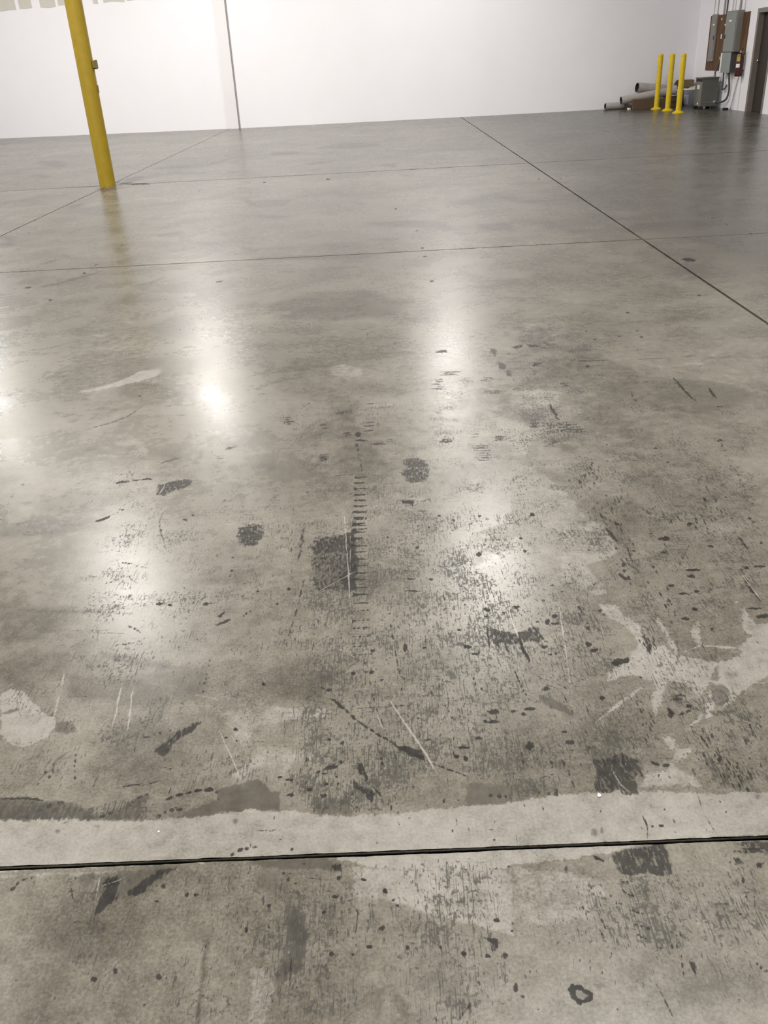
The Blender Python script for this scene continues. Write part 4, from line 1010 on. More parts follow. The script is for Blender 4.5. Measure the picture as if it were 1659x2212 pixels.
B90 40 -1053 1725 8 1 10 -2 8 2 7 4 5 5 5 7 -3 5 -8 -1 -8 -2 -6 -4 -7 -3 -7 -3 -7 -3
B75 45 -896 1689 52 -8 16 -37 -27 -4 -28 13
S75 12 -940 1894 1 -15 2 -15 4 -15 4 -16 3 -1 -1 14 -2 15 -4 16 -4 16
S75 12 -764 1835 1 -14 0 -14 1 -14 2 -15 1 -14 3 -14 3 -14 2 -14 1 -13 1 -13 2 -14 1 -12 2 -13 3 -2 -1 13 -1 12 0 13 -1 13 -1 14 -2 14 -3 14 -2 14 -1 14 -3 14 -1 14 -2 15 -2 15
S75 12 -729 1823 1 -14 0 -14 1 -15 2 -14 4 -15 3 -14 2 -14 3 -14 2 -13 2 -14 3 -13 2 -14 2 -13 3 0 -1 12 -1 13 -2 14 -2 13 -2 14 -3 14 -2 14 -3 14 -2 14 -4 14 -1 14 -3 15 -1 15
S75 12 -924 1800 2 -14 0 -14 4 -14 3 -14 2 -15 3 -13 4 -15 3 -1 -2 14 -2 14 -3 13 -2 14 -2 15 -4 15 -4 15
S67 11 -745 1697 -2 -3 2 -5 2 -2 1 4 -1 5
S60 11 -745 1683 -1 -3 1 -5 3 -1 0 4 -1 4
S71 11 -744 1670 -1 -4 1 -4 1 -1 1 4 -1 4
S63 11 -715 1713 1 -10 3 -10 2 0 -1 9 -3 10
S79 11 -710 1689 1 -10 3 -9 1 0 -1 9 -2 9
S56 11 -705 1665 1 -8 2 -9 2 0 -1 8 -3 9
D62 48 -617 1571 7 10 16 16 20 32 24 21 20 16 13 -4 -14 -30 -23 -21 -19 -21 -5 -32 -10 -12 -16 9
B80 38 -632 1739 -1 -12 -1 -12 -1 -11 -1 -11 2 -13 0 -12 5 -3 2 10 4 10 0 12 1 12 -3 14 -1 13
D53 17 -630 1623 4 -2 2 3 -2 8 -4 2 -3 -4
D65 17 -617 1625 5 -4 2 5 -2 7 -5 4 -3 -5
D70 17 -653 1613 6 0 7 1 5 3 -1 3 -7 0 -6 0 -6 -4
D51 66 -574 2669 20 33 33 8 41 -15 8 -70 -17 -80 -43 1 -31 43
D79 23 -570 2677 12 -2 12 -2 12 3 13 -2 11 3 12 1 -1 5 -12 3 -12 0 -12 -1 -13 1 -12 -1 -11 -2
D71 23 -566 2660 12 -2 12 -3 12 0 12 -1 12 -2 12 2 12 0 -1 6 -12 1 -12 4 -12 0 -13 2 -11 -1 -12 0 -12 -1
D82 23 -568 2645 12 -4 12 -3 12 1 11 -1 12 -2 12 2 -1 5 -12 3 -12 2 -12 3 -12 -1 -11 -1 -12 1
D80 23 -566 2629 13 -3 12 -2 13 -2 12 1 12 -1 13 0 -1 5 -13 4 -12 3 -13 -1 -12 2 -13 -1 -12 0
D73 23 -563 2610 13 -4 13 -2 12 -1 12 0 13 -2 12 0 12 0 -1 5 -12 3 -13 4 -12 0 -12 0 -13 2 -12 -1 -12 1
D76 23 -548 2588 13 -3 12 -1 12 -1 12 -2 12 2 12 2 -1 5 -12 1 -12 3 -13 1 -11 -2 -13 1 -12 -1
D67 23 -560 2575 13 -4 13 -1 13 -2 13 -3 13 1 12 0 0 5 -13 3 -13 4 -13 0 -13 1 -13 0 -13 1
D72 23 -546 2556 13 -2 13 -2 12 0 12 -1 12 1 -1 5 -12 2 -13 3 -12 1 -12 -1 -12 -1
D90 19 -739 2210 -2 -6 -3 -5 -7 5 -5 4 -1 7 3 4 5 2 6 -3
D90 19 -707 2202 2 -5 -5 -1 -5 0 -5 5 -1 5 2 5 6 1 4 -5
D90 19 -594 2199 0 -6 -5 -3 -7 2 -3 6 -2 4 3 4 6 1 6 -3
D90 20 -544 2387 1 -6 -3 -2 -5 2 -4 4 1 5 1 6 4 -1 4 -2
D90 21 -552 2474 -1 -4 -3 -3 -4 2 -4 4 0 5 3 2 3 1 3 -3
D90 21 -613 2491 0 -5 0 -5 -3 2 -2 5 -1 7 1 3 1 5 3 -5
D90 19 -539 2129 -1 -5 -3 -1 -5 -1 -2 6 -2 5 3 2 3 2 5 -2
D90 15 -559 1505 -1 -2 -2 -1 -2 0 -2 2 0 3 2 0 1 1 2 -1
D90 20 -685 2296 1 -3 -2 -1 -2 1 -2 2 -1 3 2 2 2 0 2 -1
D90 20 -690 2405 0 -3 -1 -2 -2 0 -1 3 -1 4 1 2 1 0 2 -1
D90 16 -419 1630 -1 -4 -4 -2 -4 1 -4 4 0 4 1 4 5 -1 4 -2
D90 16 -443 1603 -1 -3 -2 -1 -2 0 -3 2 0 4 2 2 2 0 3 -1
D90 15 -414 1591 -1 -2 -2 -2 -3 1 -1 3 -1 2 2 2 2 -1 3 0
D90 16 -858 1510 -1 -2 0 -1 -2 0 -2 3 -1 2 0 3 2 0 2 -2
D90 17 -511 1891 0 -3 -2 0 -1 -1 -1 3 -1 3 1 2 1 0 2 -2
D90 17 -532 1784 0 -3 -2 -2 -2 0 -2 3 0 3 0 3 3 -1 1 -1
D80 20 -551 2124 8 7 6 9 5 11 -2 4 -8 -6 -7 -9 -4 -12
D75 20 -548 2078 8 5 9 3 8 4 6 9 6 9 -3 6 -8 -2 -8 -6 -8 -5 -7 -7 -6 -9
D84 20 -475 2119 3 3 2 6 -3 4 -3 -3 -1 -7
D77 20 -468 2131 4 0 0 6 -4 9 -3 -3 0 -7
D69 20 -461 2141 5 1 2 5 -1 5 -5 0 -2 -6
D69 21 -646 2203 5 1 3 6 -2 4 -5 -2 -3 -5
D56 21 -636 2213 5 3 4 4 -2 3 -4 -2 -4 -5
D54 20 -625 2223 5 2 4 6 -1 3 -5 -3 -4 -5
D58 21 -614 2233 4 -1 2 6 -2 3 -3 -1 -2 -4
D70 20 -602 2197 9 0 9 1 8 4 -1 3 -9 0 -9 -2 -8 -3
D48 17 -576 2349 8 0 7 2 0 2 -8 0 -7 -2
D53 17 -557 2351 6 0 6 1 0 3 -7 1 -6 -3
D56 18 -539 2354 7 -2 6 3 -1 2 -6 1 -6 -2
D46 17 -520 2356 7 -1 7 3 -1 2 -7 1 -6 -3
B50 53 -674 2318 15 13 12 -25 -12 -12
D42 17 -976 1982 7 7 7 8 7 7 7 8 7 8 6 8 7 8 7 9 7 9 -1 2 -8 -8 -7 -7 -7 -8 -7 -9 -7 -8 -6 -8 -7 -9 -6 -8 -7 -8
D42 17 -887 1992 10 1 10 2 9 1 10 1 10 2 10 2 9 2 10 2 9 3 9 3 10 3 9 2 0 3 -10 -2 -10 -2 -9 -3 -10 -2 -9 -3 -10 -2 -10 -2 -10 -1 -9 -2 -10 -2 -9 -2 -10 -2
D42 18 -1107 2096 22 -2 23 -2 22 -2 22 -2 22 0 23 -2 22 -1 22 -2 22 -1 22 -1 22 -1 22 -1 22 -2 -1 3 -22 2 -22 1 -22 2 -23 2 -22 1 -22 1 -22 2 -22 2 -22 1 -22 0 -23 2 -22 1 -22 1
D42 16 -909 1783 10 -1 9 0 10 0 9 0 9 0 10 0 9 1 10 0 9 1 9 1 9 0 0 2 -10 0 -9 0 -10 0 -9 0 -9 -1 -10 1 -9 0 -10 -1 -9 0 -9 -1 -10 -1
D42 17 -888 1996 -1 16 -1 16 -2 17 -2 17 -2 17 -2 17 -2 1 1 -17 2 -17 2 -17 1 -16 2 -17 3 -16
D42 17 -1094 1830 6 7 6 6 6 8 6 7 5 8 6 8 -2 2 -6 -7 -6 -7 -6 -7 -5 -8 -6 -7 -5 -9
D42 15 -710 1512 4 6 4 8 4 6 5 8 4 7 4 8 4 6 4 8 5 8 4 7 4 8 4 8 -1 1 -4 -7 -5 -7 -5 -8 -4 -7 -4 -8 -4 -7 -4 -8 -5 -7 -4 -7 -3 -8 -5 -7 -3 -8
D42 18 -939 2075 11 -2 12 -2 11 -1 11 -1 11 -1 12 -1 11 -2 11 -1 11 -1 11 0 12 -1 -1 2 -11 2 -12 1 -11 2 -11 1 -11 1 -12 2 -11 1 -12 1 -11 0 -11 2 -11 0
T80 61 -1152 2199 25 -6 23 -1 23 -4 24 -4 23 -2 22 0 23 -4 23 -3 22 1 23 -3 23 -2 22 -1 23 -2 -2 9 -23 5 -23 2 -24 7 -24 5 -23 2 -23 2 -24 4 -21 -3 -25 6 -22 -1 -23 2 -21 -3 -24 3
T90 95 -861 1962 20 -10 19 -9 20 -12 18 -2 19 -9 19 -8 19 -7 19 -7 18 -2 19 -10 18 0 18 -4 18 -6 -2 16 -18 9 -19 8 -19 7 -18 4 -19 7 -18 6 -19 7 -19 12 -20 9 -19 1 -19 4 -19 7 -19 4
D48 20 -911 2012 3 9 0 11 -2 2 -3 -9 0 -11
D46 20 -907 2042 1 7 1 8 -3 2 -2 -6 1 -9
D50 20 -903 2072 1 8 0 9 -2 2 -2 -7 0 -9
D50 20 -821 2101 10 -8 11 -5 10 -9 10 -9 10 -8 1 3 -10 12 -10 12 -11 7 -11 5 -11 3
D51 19 -751 1913 6 -4 6 -1 -1 4 -5 3 -6 2
T50 272 -1262 2258 240 -53 36 -70 -60 -74 -119 -52
T65 158 -943 1887 182 -33 162 43 65 -25 11 -111 -125 -29 -239 47
T40 255 -1156 1986 177 10 80 -112 -198 -47
T45 241 -749 1656 111 34 110 -155 -92 -84 -122 45
T55 182 -1491 2842 331 -21 149 -98 -250 -34 -172 4
D54 17 -807 1570 0 -5 2 -5 3 0 1 4 -2 5
D61 17 -802 1551 -1 -6 4 -7 2 0 0 6 -3 6
D57 17 -798 1532 -1 -4 3 -5 2 -1 0 5 -2 5
D57 17 -793 1514 1 -5 2 -4 2 0 0 4 -2 5
D56 17 -787 1495 0 -6 4 -6 3 0 0 6 -5 6
D55 17 -781 1478 1 -5 3 -5 2 -1 -2 5 -2 5
B70 37 -828 1580 -6 -7 -6 -7 -7 -6 -5 -9 -1 -12 0 -12 -4 -8 -4 -9 -5 -7 -4 -9 -2 -10 -5 -8 -3 -9 3 -3 5 7 4 9 4 8 5 8 5 7 4 9 4 9 2 11 0 12 4 7 6 8 4 9 5 9
D46 17 -845 1524 -2 -6 0 -7 4 -3 3 5 -1 8
D59 17 -847 1504 -4 -3 1 -8 5 -3 3 4 -1 7
D46 17 -853 1489 -5 -1 -1 -5 3 -4 3 2 2 5
D50 17 -864 1478 -5 -2 -3 -6 3 -3 5 2 2 6
D43 19 -544 1922 -4 -6 4 -8 5 -2 3 6 -4 8
D43 19 -543 1902 -4 -6 5 -9 4 -1 3 6 -4 8
D42 18 -543 1882 0 -4 2 -5 5 -2 1 4 -3 6
D54 18 -541 1863 -2 -5 2 -7 5 -2 2 6 -3 7
D44 18 -540 1844 -1 -6 2 -7 5 -2 2 6 -3 7
D44 18 -538 1825 -3 -5 3 -8 5 -1 3 5 -3 8
D40 15 -637 2008 1 -12 3 -12 1 0 -1 12 -3 11
D32 19 -632 1975 0 -7 2 -8 2 -1 0 8 -2 8
D34 19 -627 1944 1 -12 2 -11 2 -1 -1 12 -3 11
D39 21 -543 2307 0 -13 3 -14 2 0 -1 13 -2 13
D48 21 -539 2270 0 -13 2 -13 1 -1 0 13 -2 14
D40 19 -601 2171 1 -7 2 -8 1 0 0 7 -2 8
D48 14 -596 2144 2 -11 2 -11 1 0 -1 11 -3 11
D47 20 -591 2117 1 -10 2 -10 2 0 -1 10 -3 10
D45 17 -586 2090 0 -9 3 -9 1 0 -1 9 -2 9
D55 18 -425 1885 2 -12 3 -12 4 -11 2 1 -3 11 -2 12 -4 11
B52 39 -419 1894 -1 -7 4 -7 5 1 0 7 -3 7
B59 39 -414 1868 -2 -7 5 -6 5 1 2 7 -5 6
B50 37 -561 1683 9 2 8 1 9 1 8 3 8 2 8 3 -1 3 -9 -1 -8 0 -9 -2 -8 -2 -8 -3 -8 -3
D36 13 -419 1811 0 -6 0 -7 1 -1 1 7 -1 7
D41 13 -418 1783 0 -11 1 -11 1 0 0 11 -1 11
D38 11 -417 1756 0 -6 0 -7 1 0 1 6 -1 7
L60 25 -588 1776 10 -4 10 -3 10 -3 10 -3 10 -3 9 -3 10 -2 10 -6 10 -5 10 -3 9 -2 10 -4 0 6 -10 4 -9 5 -10 5 -10 5 -10 4 -10 4 -10 5 -10 1 -10 4 -10 0 -10 3 -9 0
L60 25 -567 1733 9 -3 10 -5 9 -4 9 0 10 -4 8 -4 9 -4 9 -5 9 -3 10 -1 9 -4 0 8 -9 5 -9 8 -9 3 -9 5 -10 6 -10 3 -9 3 -9 1 -9 0 -10 1 -9 1
L60 26 -713 1833 10 -3 11 -4 10 -3 11 -2 10 -3 11 -3 10 -2 10 -3 11 -2 10 -2 10 -3 10 -1 0 3 -10 3 -11 3 -10 4 -10 1 -11 4 -10 1 -11 4 -10 3 -11 2 -10 2 -10 1 -11 3
L60 61 -488 1698 48 3 61 20 22 -49 -19 -39 -20 -75 -41 68
L60 46 -414 1478 57 67 17 -21 -11 -30 -40 -27
S90 10 -476 1650 7 -18 8 -18 7 -17 8 -17 8 -17 8 -16 7 -16 8 -16 7 -16 7 -16 7 -15 7 -15 7 -15 1 0 -6 16 -7 15 -6 16 -7 16 -7 16 -8 16 -8 16 -7 16 -9 16 -7 18 -8 17 -8 17 -8 18
S70 11 -455 1640 6 -10 6 -10 6 -10 6 -10 6 -10 6 -10 7 -9 6 -9 6 -9 1 1 -6 9 -5 10 -7 10 -5 10 -6 10 -7 9 -6 10 -7 10 -6 9
S66 10 -393 1536 4 0 2 3 -1 2 -3 0 -3 -3
S65 10 -382 1542 4 1 3 2 0 1 -4 0 -3 -3
S57 10 -370 1547 4 1 2 2 0 1 -4 0 -2 -3
S50 13 -679 2328 4 -22 3 -22 3 -21 4 -21 3 -20 3 -21 4 -20 3 -20 3 -19 4 -19 3 -20 4 -18 1 -1 -3 19 -3 19 -3 19 -3 20 -4 20 -3 20 -4 20 -3 21 -3 21 -4 21 -4 22 -4 21
S50 13 -753 2150 7 -13 7 -11 7 -12 0 1 -6 12 -7 12 -8 11
S47 13 -723 2098 7 -12 7 -12 7 -11 1 1 -7 12 -7 12 -7 11
W36 357 -1136 1935 700 257 92 -756 -609 34
W30 419 -845 2852 333 -34 114 -935 -157 11
W30 425 -1258 2599 421 -38 150 -658 -358 26
D80 24 -165 2754 11 -2 11 -3 11 0 11 1 10 4 0 4 -11 2 -11 1 -11 0 -10 -2 -11 0
D80 23 -164 2704 11 -3 11 -3 11 2 10 1 11 2 0 5 -11 1 -11 1 -11 1 -10 -1 -11 -2
D80 23 -163 2657 11 -2 11 -3 10 2 11 0 10 2 0 5 -10 0 -11 3 -11 -1 -10 -1 -11 -1
D85 26 -166 2678 17 -11 20 -9 -20 -7 -16 -8
D80 23 -162 2608 11 -2 11 -3 10 1 10 1 11 2 0 5 -11 1 -10 0 -11 1 -10 0 -11 -2
D85 26 -165 2629 17 -11 20 -9 -20 -7 -16 -7
D80 22 -160 2562 10 -2 10 -3 11 2 10 0 10 2 0 4 -10 2 -11 0 -10 0 -10 -1 -11 0
D85 26 -164 2582 17 -11 20 -8 -20 -7 -16 -7
D80 22 -159 2514 10 -2 10 -3 11 0 10 1 10 3 0 4 -11 1 -10 2 -10 0 -10 -2 -10 0
D85 25 -162 2533 16 -10 20 -8 -20 -7 -16 -7
D80 22 -158 2469 10 -2 10 -1 10 -2 10 2 10 2 0 4 -10 1 -10 0 -10 2 -10 -1 -10 -1
D85 25 -161 2487 16 -9 19 -8 -19 -7 -15 -7
D80 21 -157 2425 10 -2 10 -2 10 0 10 2 10 1 -1 5 -10 1 -10 1 -9 1 -10 -2 -10 -1
D85 24 -160 2443 16 -9 19 -8 -19 -6 -15 -7
D80 21 -152 2383 11 -3 12 -1 11 2 11 1 0 5 -11 1 -12 -1 -11 1 -11 -1
D85 24 -155 2401 16 -9 19 -8 -19 -6 -15 -6
D80 21 -151 2337 11 -2 11 -1 11 1 11 2 0 3 -11 2 -11 1 -11 -2 -11 0
D85 24 -154 2354 16 -9 18 -7 -18 -6 -15 -6
D80 21 -150 2298 11 -2 11 -3 11 3 11 2 0 3 -11 1 -11 0 -11 0 -11 -1
D85 24 -153 2315 15 -9 19 -7 -18 -6 -15 -6
D80 20 -149 2252 12 -2 11 -1 11 1 11 2 0 4 -11 1 -11 -1 -12 0 -11 -1
D85 23 -152 2269 15 -9 18 -7 -17 -5 -15 -6
D80 20 -148 2212 10 -1 9 -3 9 2 10 0 9 2 0 3 -10 2 -9 1 -9 0 -10 -1 -9 -1
D85 23 -151 2228 15 -8 18 -7 -18 -5 -14 -6
D80 20 -147 2165 10 -2 10 0 9 -1 10 1 9 1 0 4 -9 1 -10 1 -10 0 -9 -1 -10 0
D59 19 -148 2122 5 -1 5 1 0 4 -6 2 -5 -3
D69 19 -135 2123 6 -1 6 2 -1 2 -6 1 -5 -1
D74 19 -122 2124 6 -3 5 3 0 4 -6 2 -5 -3
D65 19 -109 2124 5 -2 6 2 0 5 -6 3 -5 -4
D73 19 -147 2070 6 -1 5 3 0 6 -6 3 -5 -5
D69 19 -134 2073 6 -3 6 3 -1 4 -5 1 -6 -2
D71 19 -120 2073 5 -2 6 3 0 4 -6 0 -6 -1
D62 19 -107 2074 5 -3 5 3 0 4 -5 4 -5 -4
D69 19 -146 2034 6 -1 6 1 0 5 -6 3 -6 -4
D76 19 -133 2035 7 -3 5 3 0 5 -6 1 -6 -2
D65 19 -119 2034 6 -2 6 3 0 6 -6 2 -6 -3
D69 19 -105 2036 6 -1 6 2 0 4 -6 1 -6 -1
D62 19 -145 1992 6 -2 6 3 0 4 -7 2 -5 -2
D79 19 -131 1992 6 -2 6 3 -1 6 -6 1 -5 -2
D60 19 -117 1993 6 -2 5 2 0 6 -6 1 -5 -2
D60 19 -103 1993 6 -3 6 5 0 4 -6 2 -6 -2
D77 18 -144 1948 6 0 5 1 0 3 -6 2 -5 -2
D72 18 -130 1949 6 -2 6 2 0 4 -6 1 -6 -2
D65 18 -116 1950 6 -1 6 1 0 3 -6 1 -6 -1
D63 18 -101 1950 6 -2 7 2 0 5 -7 1 -6 -2
D72 18 -143 1909 6 -1 6 2 0 3 -6 2 -6 -3
D59 16 -129 1910 6 -1 6 2 0 2 -6 1 -6 -2
D63 18 -114 1910 6 0 6 1 0 3 -6 1 -6 -2
D72 18 -100 1911 7 -1 6 1 0 3 -6 1 -7 -1
D63 18 -142 1871 7 -1 6 2 0 2 -7 1 -6 -1
D70 16 -127 1872 6 0 6 0 0 3 -6 0 -7 -1
D61 18 -113 1872 6 -2 6 2 0 3 -6 3 -6 -3
D58 18 -98 1873 6 -1 6 1 0 3 -6 1 -6 -2
D64 18 -141 1830 6 -1 6 2 0 3 -6 1 -6 -2
D57 18 -126 1831 6 -1 6 2 0 2 -6 1 -6 -1
D70 18 -111 1831 7 -2 7 3 -1 3 -7 3 -6 -4
D75 18 -96 1832 7 -2 6 2 0 3 -6 2 -7 -2
D52 19 -153 2135 0 -17 3 -18 2 0 -1 18 -1 18
D50 19 -150 2093 0 -17 3 -17 2 0 0 17 -3 17
D44 19 -147 2052 1 -15 1 -14 2 0 1 14 -3 15
D42 19 -145 2011 -1 -10 3 -10 3 0 1 10 -2 11
D54 18 -142 1972 0 -13 2 -13 3 1 1 13 -3 12
D85 17 -82 1927 -2 -5 -3 -3 -5 1 -2 5 -1 5 3 4 4 2 3 -5
D85 16 -133 1831 -1 -6 -5 -2 -5 2 -2 4 -1 6 4 2 3 1 5 -2
D85 16 -84 1831 -2 -4 -3 -2 -5 -1 -3 5 1 5 3 3 4 2 4 -3
D39 61 -296 2581 35 11 43 9 65 5 14 -161 2 -208 -46 -1 -40 12 -39 -5 -16 42 -10 75 -3 99
D55 79 -296 2565 35 24 86 14 4 -124 -52 0 -42 -12 -26 -8
D66 61 -188 2609 38 -3 9 -191 4 -182 -39 7 -20 74 18 56
B60 45 -293 2459 143 8 5 -229 -117 9
D68 22 -288 2438 6 -5 6 4 0 5 -7 4 -5 -3
D78 22 -271 2436 7 -3 6 2 0 5 -7 4 -6 -3
D85 22 -254 2434 6 -3 6 3 0 6 -6 5 -6 -4
D50 21 -231 2421 0 -19 8 -14 6 3 -3 18 -6 16
D60 21 -222 2379 2 -12 4 -10 6 4 1 13 -7 9
D54 21 -210 2340 1 -13 4 -11 3 1 0 13 -5 11
D49 21 -203 2299 0 -17 6 -15 4 1 0 17 -5 16
D67 21 -198 2421 -1 -8 2 -8 3 -1 2 8 -2 8
D62 21 -197 2388 -3 -8 3 -8 4 -1 3 8 -3 8
D65 21 -197 2356 -1 -9 2 -8 4 -1 2 8 -3 9
D69 20 -271 2242 3 1 3 3 -1 3 -3 -1 -3 -3
D70 20 -259 2249 5 0 3 6 -2 4 -4 0 -3 -5
D48 21 -277 2292 6 -3 5 4 0 5 -6 3 -5 -5
D60 21 -259 2295 5 -1 5 2 0 4 -6 2 -4 -4
D45 21 -241 2298 7 -2 6 3 0 5 -7 3 -7 -5
D46 21 -223 2301 5 -2 4 4 0 3 -5 2 -5 -3
B35 98 -302 2724 102 -10 4 -115 -97 -13
S100 14 -198 2787 4 -59 3 -56 4 -55 4 -53 3 -51 4 -50 2 -49 4 -46 2 -46 3 -44 3 -43 3 -42 2 -41 2 0 -2 41 -2 42 -2 43 -2 44 -3 46 -4 47 -3 48 -3 50 -3 51 -4 53 -4 55 -4 56 -5 59
S85 14 -169 2619 0 -26 1 -26 0 -25 1 -25 1 -25 1 -24 0 -24 1 -23 0 -23 1 -23 0 -23 1 -22 1 0 0 22 0 23 0 22 0 23 -1 24 0 24 -1 24 -1 25 0 24 -2 26 -1 26 -1 26
S85 13 -261 2238 10 8 10 9 9 9 10 9 10 10 10 10 10 8 10 10 10 10 10 10 10 10 10 10 0 2 -11 -9 -10 -9 -10 -10 -10 -10 -10 -9 -10 -10 -10 -9 -10 -10 -10 -9 -10 -10 -9 -9 -10 -10
S60 12 -289 2285 11 -28 10 -27 10 -28 9 -28 9 -27 9 -26 9 -26 8 -26 9 -25 9 -24 9 -23 9 -24 9 -22 1 1 -9 23 -8 23 -9 24 -8 24 -10 25 -8 26 -9 26 -8 27 -9 27 -10 27 -10 28 -11 27 -11 27
S62 13 -237 2142 6 -18 6 -16 1 1 -6 17 -6 16
S56 12 -221 2095 3 -11 5 -10 1 1 -3 11 -4 11
S55 12 -156 2152 0 -19 1 -19 1 -19 1 -19 2 -18 1 -19 1 0 0 19 -1 18 -1 19 -1 19 -2 19 -1 19
D51 35 -338 2670 -2 -26 -2 -25 0 -26 0 -25 2 -25 0 -24 -1 -24 1 -24 -1 -23 1 -24 7 -3 0 23 4 21 2 24 -1 24 2 24 0 25 -1 26 -1 26 -1 26 -3 28
D53 24 -386 2806 1 -22 2 -22 2 0 0 21 -3 22
D63 23 -381 2731 0 -20 3 -21 2 0 -1 20 -2 20
D64 23 -376 2659 0 -26 3 -25 1 0 1 25 -4 25
D61 22 -372 2590 0 -23 3 -23 1 0 0 22 -2 23
D59 22 -368 2523 1 -21 3 -21 3 0 -1 21 -3 21
D52 22 -361 2459 1 -24 3 -23 2 0 -1 23 -4 24
D56 21 -356 2397 1 -20 3 -20 2 0 -1 20 -3 20
D60 21 -350 2338 0 -19 4 -19 1 0 0 19 -3 19
B50 48 -360 2616 -5 -23 -1 -24 0 -25 0 -25 4 -3 3 23 3 23 1 25 -1 26
D55 21 -308 2316 -3 -15 -1 -15 1 -17 3 -2 4 14 0 16 0 17
D74 20 -312 2259 -2 -15 -1 -15 0 -16 4 -2 2 14 1 16 -1 16
D64 20 -315 2204 -1 -13 -2 -14 1 -14 2 -1 2 13 1 13 0 15
D58 20 -319 2152 -3 -13 0 -15 1 -14 4 -3 3 13 0 15 0 15
D55 19 -321 2101 -4 -14 -1 -15 -1 -15 2 -1 4 13 1 15 1 15
D63 19 -328 2054 -2 -14 -2 -14 0 -15 4 -1 2 13 1 14 1 14
D54 19 -332 2006 -1 -12 -1 -13 0 -14 4 -1 1 12 1 13 -1 14
D59 19 -312 2010 0 -11 3 -10 2 0 0 11 -3 10
D59 19 -306 1971 1 -11 2 -10 2 0 -1 10 -2 11
D50 18 -301 1933 1 -9 2 -9 2 0 0 9 -3 9
D38 20 -264 2212 -2 -16 2 -17 2 -1 2 17 -3 17
D37 18 -262 2152 0 -19 1 -19 1 -1 1 19 -2 20
D39 19 -261 2094 0 -14 0 -13 1 -13 2 0 1 13 -1 13 -1 13
D38 19 -260 2038 0 -15 0 -14 2 -15 2 0 0 14 0 15 -1 14
D40 19 -258 1984 0 -13 0 -13 1 -14 2 0 1 13 0 13 -1 14
D46 18 -256 1932 -1 -12 1 -13 2 -12 2 0 0 12 -1 12 -1 13
D50 18 -254 1882 0 -12 0 -12 2 -12 2 0 0 12 0 12 -2 12
D46 18 -252 1834 0 -14 2 -14 2 0 0 14 -2 14
D42 17 -249 1788 -1 -14 2 -14 2 0 0 13 -1 14
D65 19 -38 2054 0 -13 1 -13 2 -12 3 1 1 13 -1 12 -3 12
D72 19 -34 2010 0 -13 1 -13 3 -12 2 0 0 13 -2 13 -1 12
D59 18 -30 1967 0 -12 1 -12 2 -11 3 0 0 12 0 12 -3 12
D76 18 -26 1926 0 -17 3 -16 2 1 0 16 -3 16
D61 18 -22 1886 -1 -12 2 -12 1 -11 4 1 0 12 -1 11 -3 12
D67 18 -19 1847 -1 -16 3 -15 4 1 0 15 -3 16
D70 17 -15 1808 8 -7 8 -6 9 -5 0 3 -7 7 -8 6 -9 5
D54 20 128 2197 -2 -16 1 -17 1 -15 3 0 1 16 0 17 -1 16
D56 19 129 2132 -1 -16 0 -16 0 -16 3 1 1 16 0 15 -1 16
D60 19 129 2069 0 -16 0 -16 2 1 1 15 -1 16
D48 19 129 2009 -2 -14 1 -13 0 -12 3 0 1 13 1 13 -2 13
D59 17 -96 1799 0 -11 3 -11 2 -10 1 1 0 10 -2 11 -2 10
D58 17 -88 1746 0 -13 2 -13 3 -12 2 0 0 13 -2 13 -3 13
D60 17 -80 1695 2 -11 3 -11 4 -10 2 0 -3 12 -2 11 -4 10
D47 17 -68 1649 2 -13 4 -11 3 -11 3 2 -2 12 -3 11 -4 11
D52 16 -56 1604 1 -11 5 -9 2 1 -2 10 -4 10
D59 16 -44 1561 2 -11 4 -11 2 1 -3 11 -3 11
D45 16 -34 1520 2 -10 2 -9 3 -8 3 2 -1 9 -3 8 -4 9
D39 23 65 2641 -2 -19 0 -19 2 -19 3 0 1 19 0 19 -1 20
D29 22 64 2544 -1 -22 -1 -21 2 -21 3 0 1 21 0 22 -1 21
D35 21 63 2452 -1 -21 -1 -21 2 -20 3 0 1 21 0 20 -1 21
D29 21 63 2365 -1 -18 -1 -18 2 -18 2 0 2 18 0 18 -1 18
D39 20 61 2283 -1 -16 -1 -15 2 -15 4 0 2 15 0 16 -1 15
D35 20 62 2205 -2 -20 1 -19 3 0 1 20 -1 19
D30 19 61 2130 0 -13 -1 -12 2 -13 2 0 2 13 -1 13 -1 13
D32 19 61 2060 -1 -14 -1 -14 2 -13 4 0 2 14 0 14 -2 13
D37 19 61 1993 -1 -17 -1 -17 3 -17 3 1 2 16 -1 17 -1 17
D34 18 61 1929 -1 -16 0 -16 2 -15 3 0 2 16 -1 15 -1 16
D31 18 62 1867 -1 -13 0 -13 2 -13 2 0 1 13 -1 13 0 14
D30 17 62 1809 -2 -14 2 -13 3 0 2 14 -2 13
D39 17 62 1753 -1 -11 0 -11 0 -11 1 -11 3 0 2 11 1 11 -1 11 -2 11
D36 17 62 1700 -2 -13 1 -13 1 -12 3 0 1 13 1 12 -2 13
D30 17 62 1648 -2 -10 0 -9 1 -10 3 0 2 10 -1 10 -1 9
D31 16 62 1599 -2 -9 0 -10 1 -9 2 0 1 10 0 9 0 9
D38 18 127 2324 -1 -16 1 -16 2 1 0 15 0 16
D29 19 127 2275 -1 -12 1 -12 2 0 1 12 -1 12
D29 20 127 2227 -2 -19 2 -19 2 1 1 18 -1 19
D44 16 110 1603 -3 -8 2 -9 2 0 2 9 -1 8
D41 16 108 1576 -1 -11 0 -11 3 0 2 11 -1 11
D40 16 107 1549 -2 -8 1 -7 3 0 2 7 -2 8
D38 16 106 1523 -2 -7 1 -6 3 0 1 6 -1 7
D35 16 234 1595 -1 -7 0 -7 2 0 2 7 -1 7
D43 14 232 1568 -1 -6 0 -7 1 0 1 7 0 6
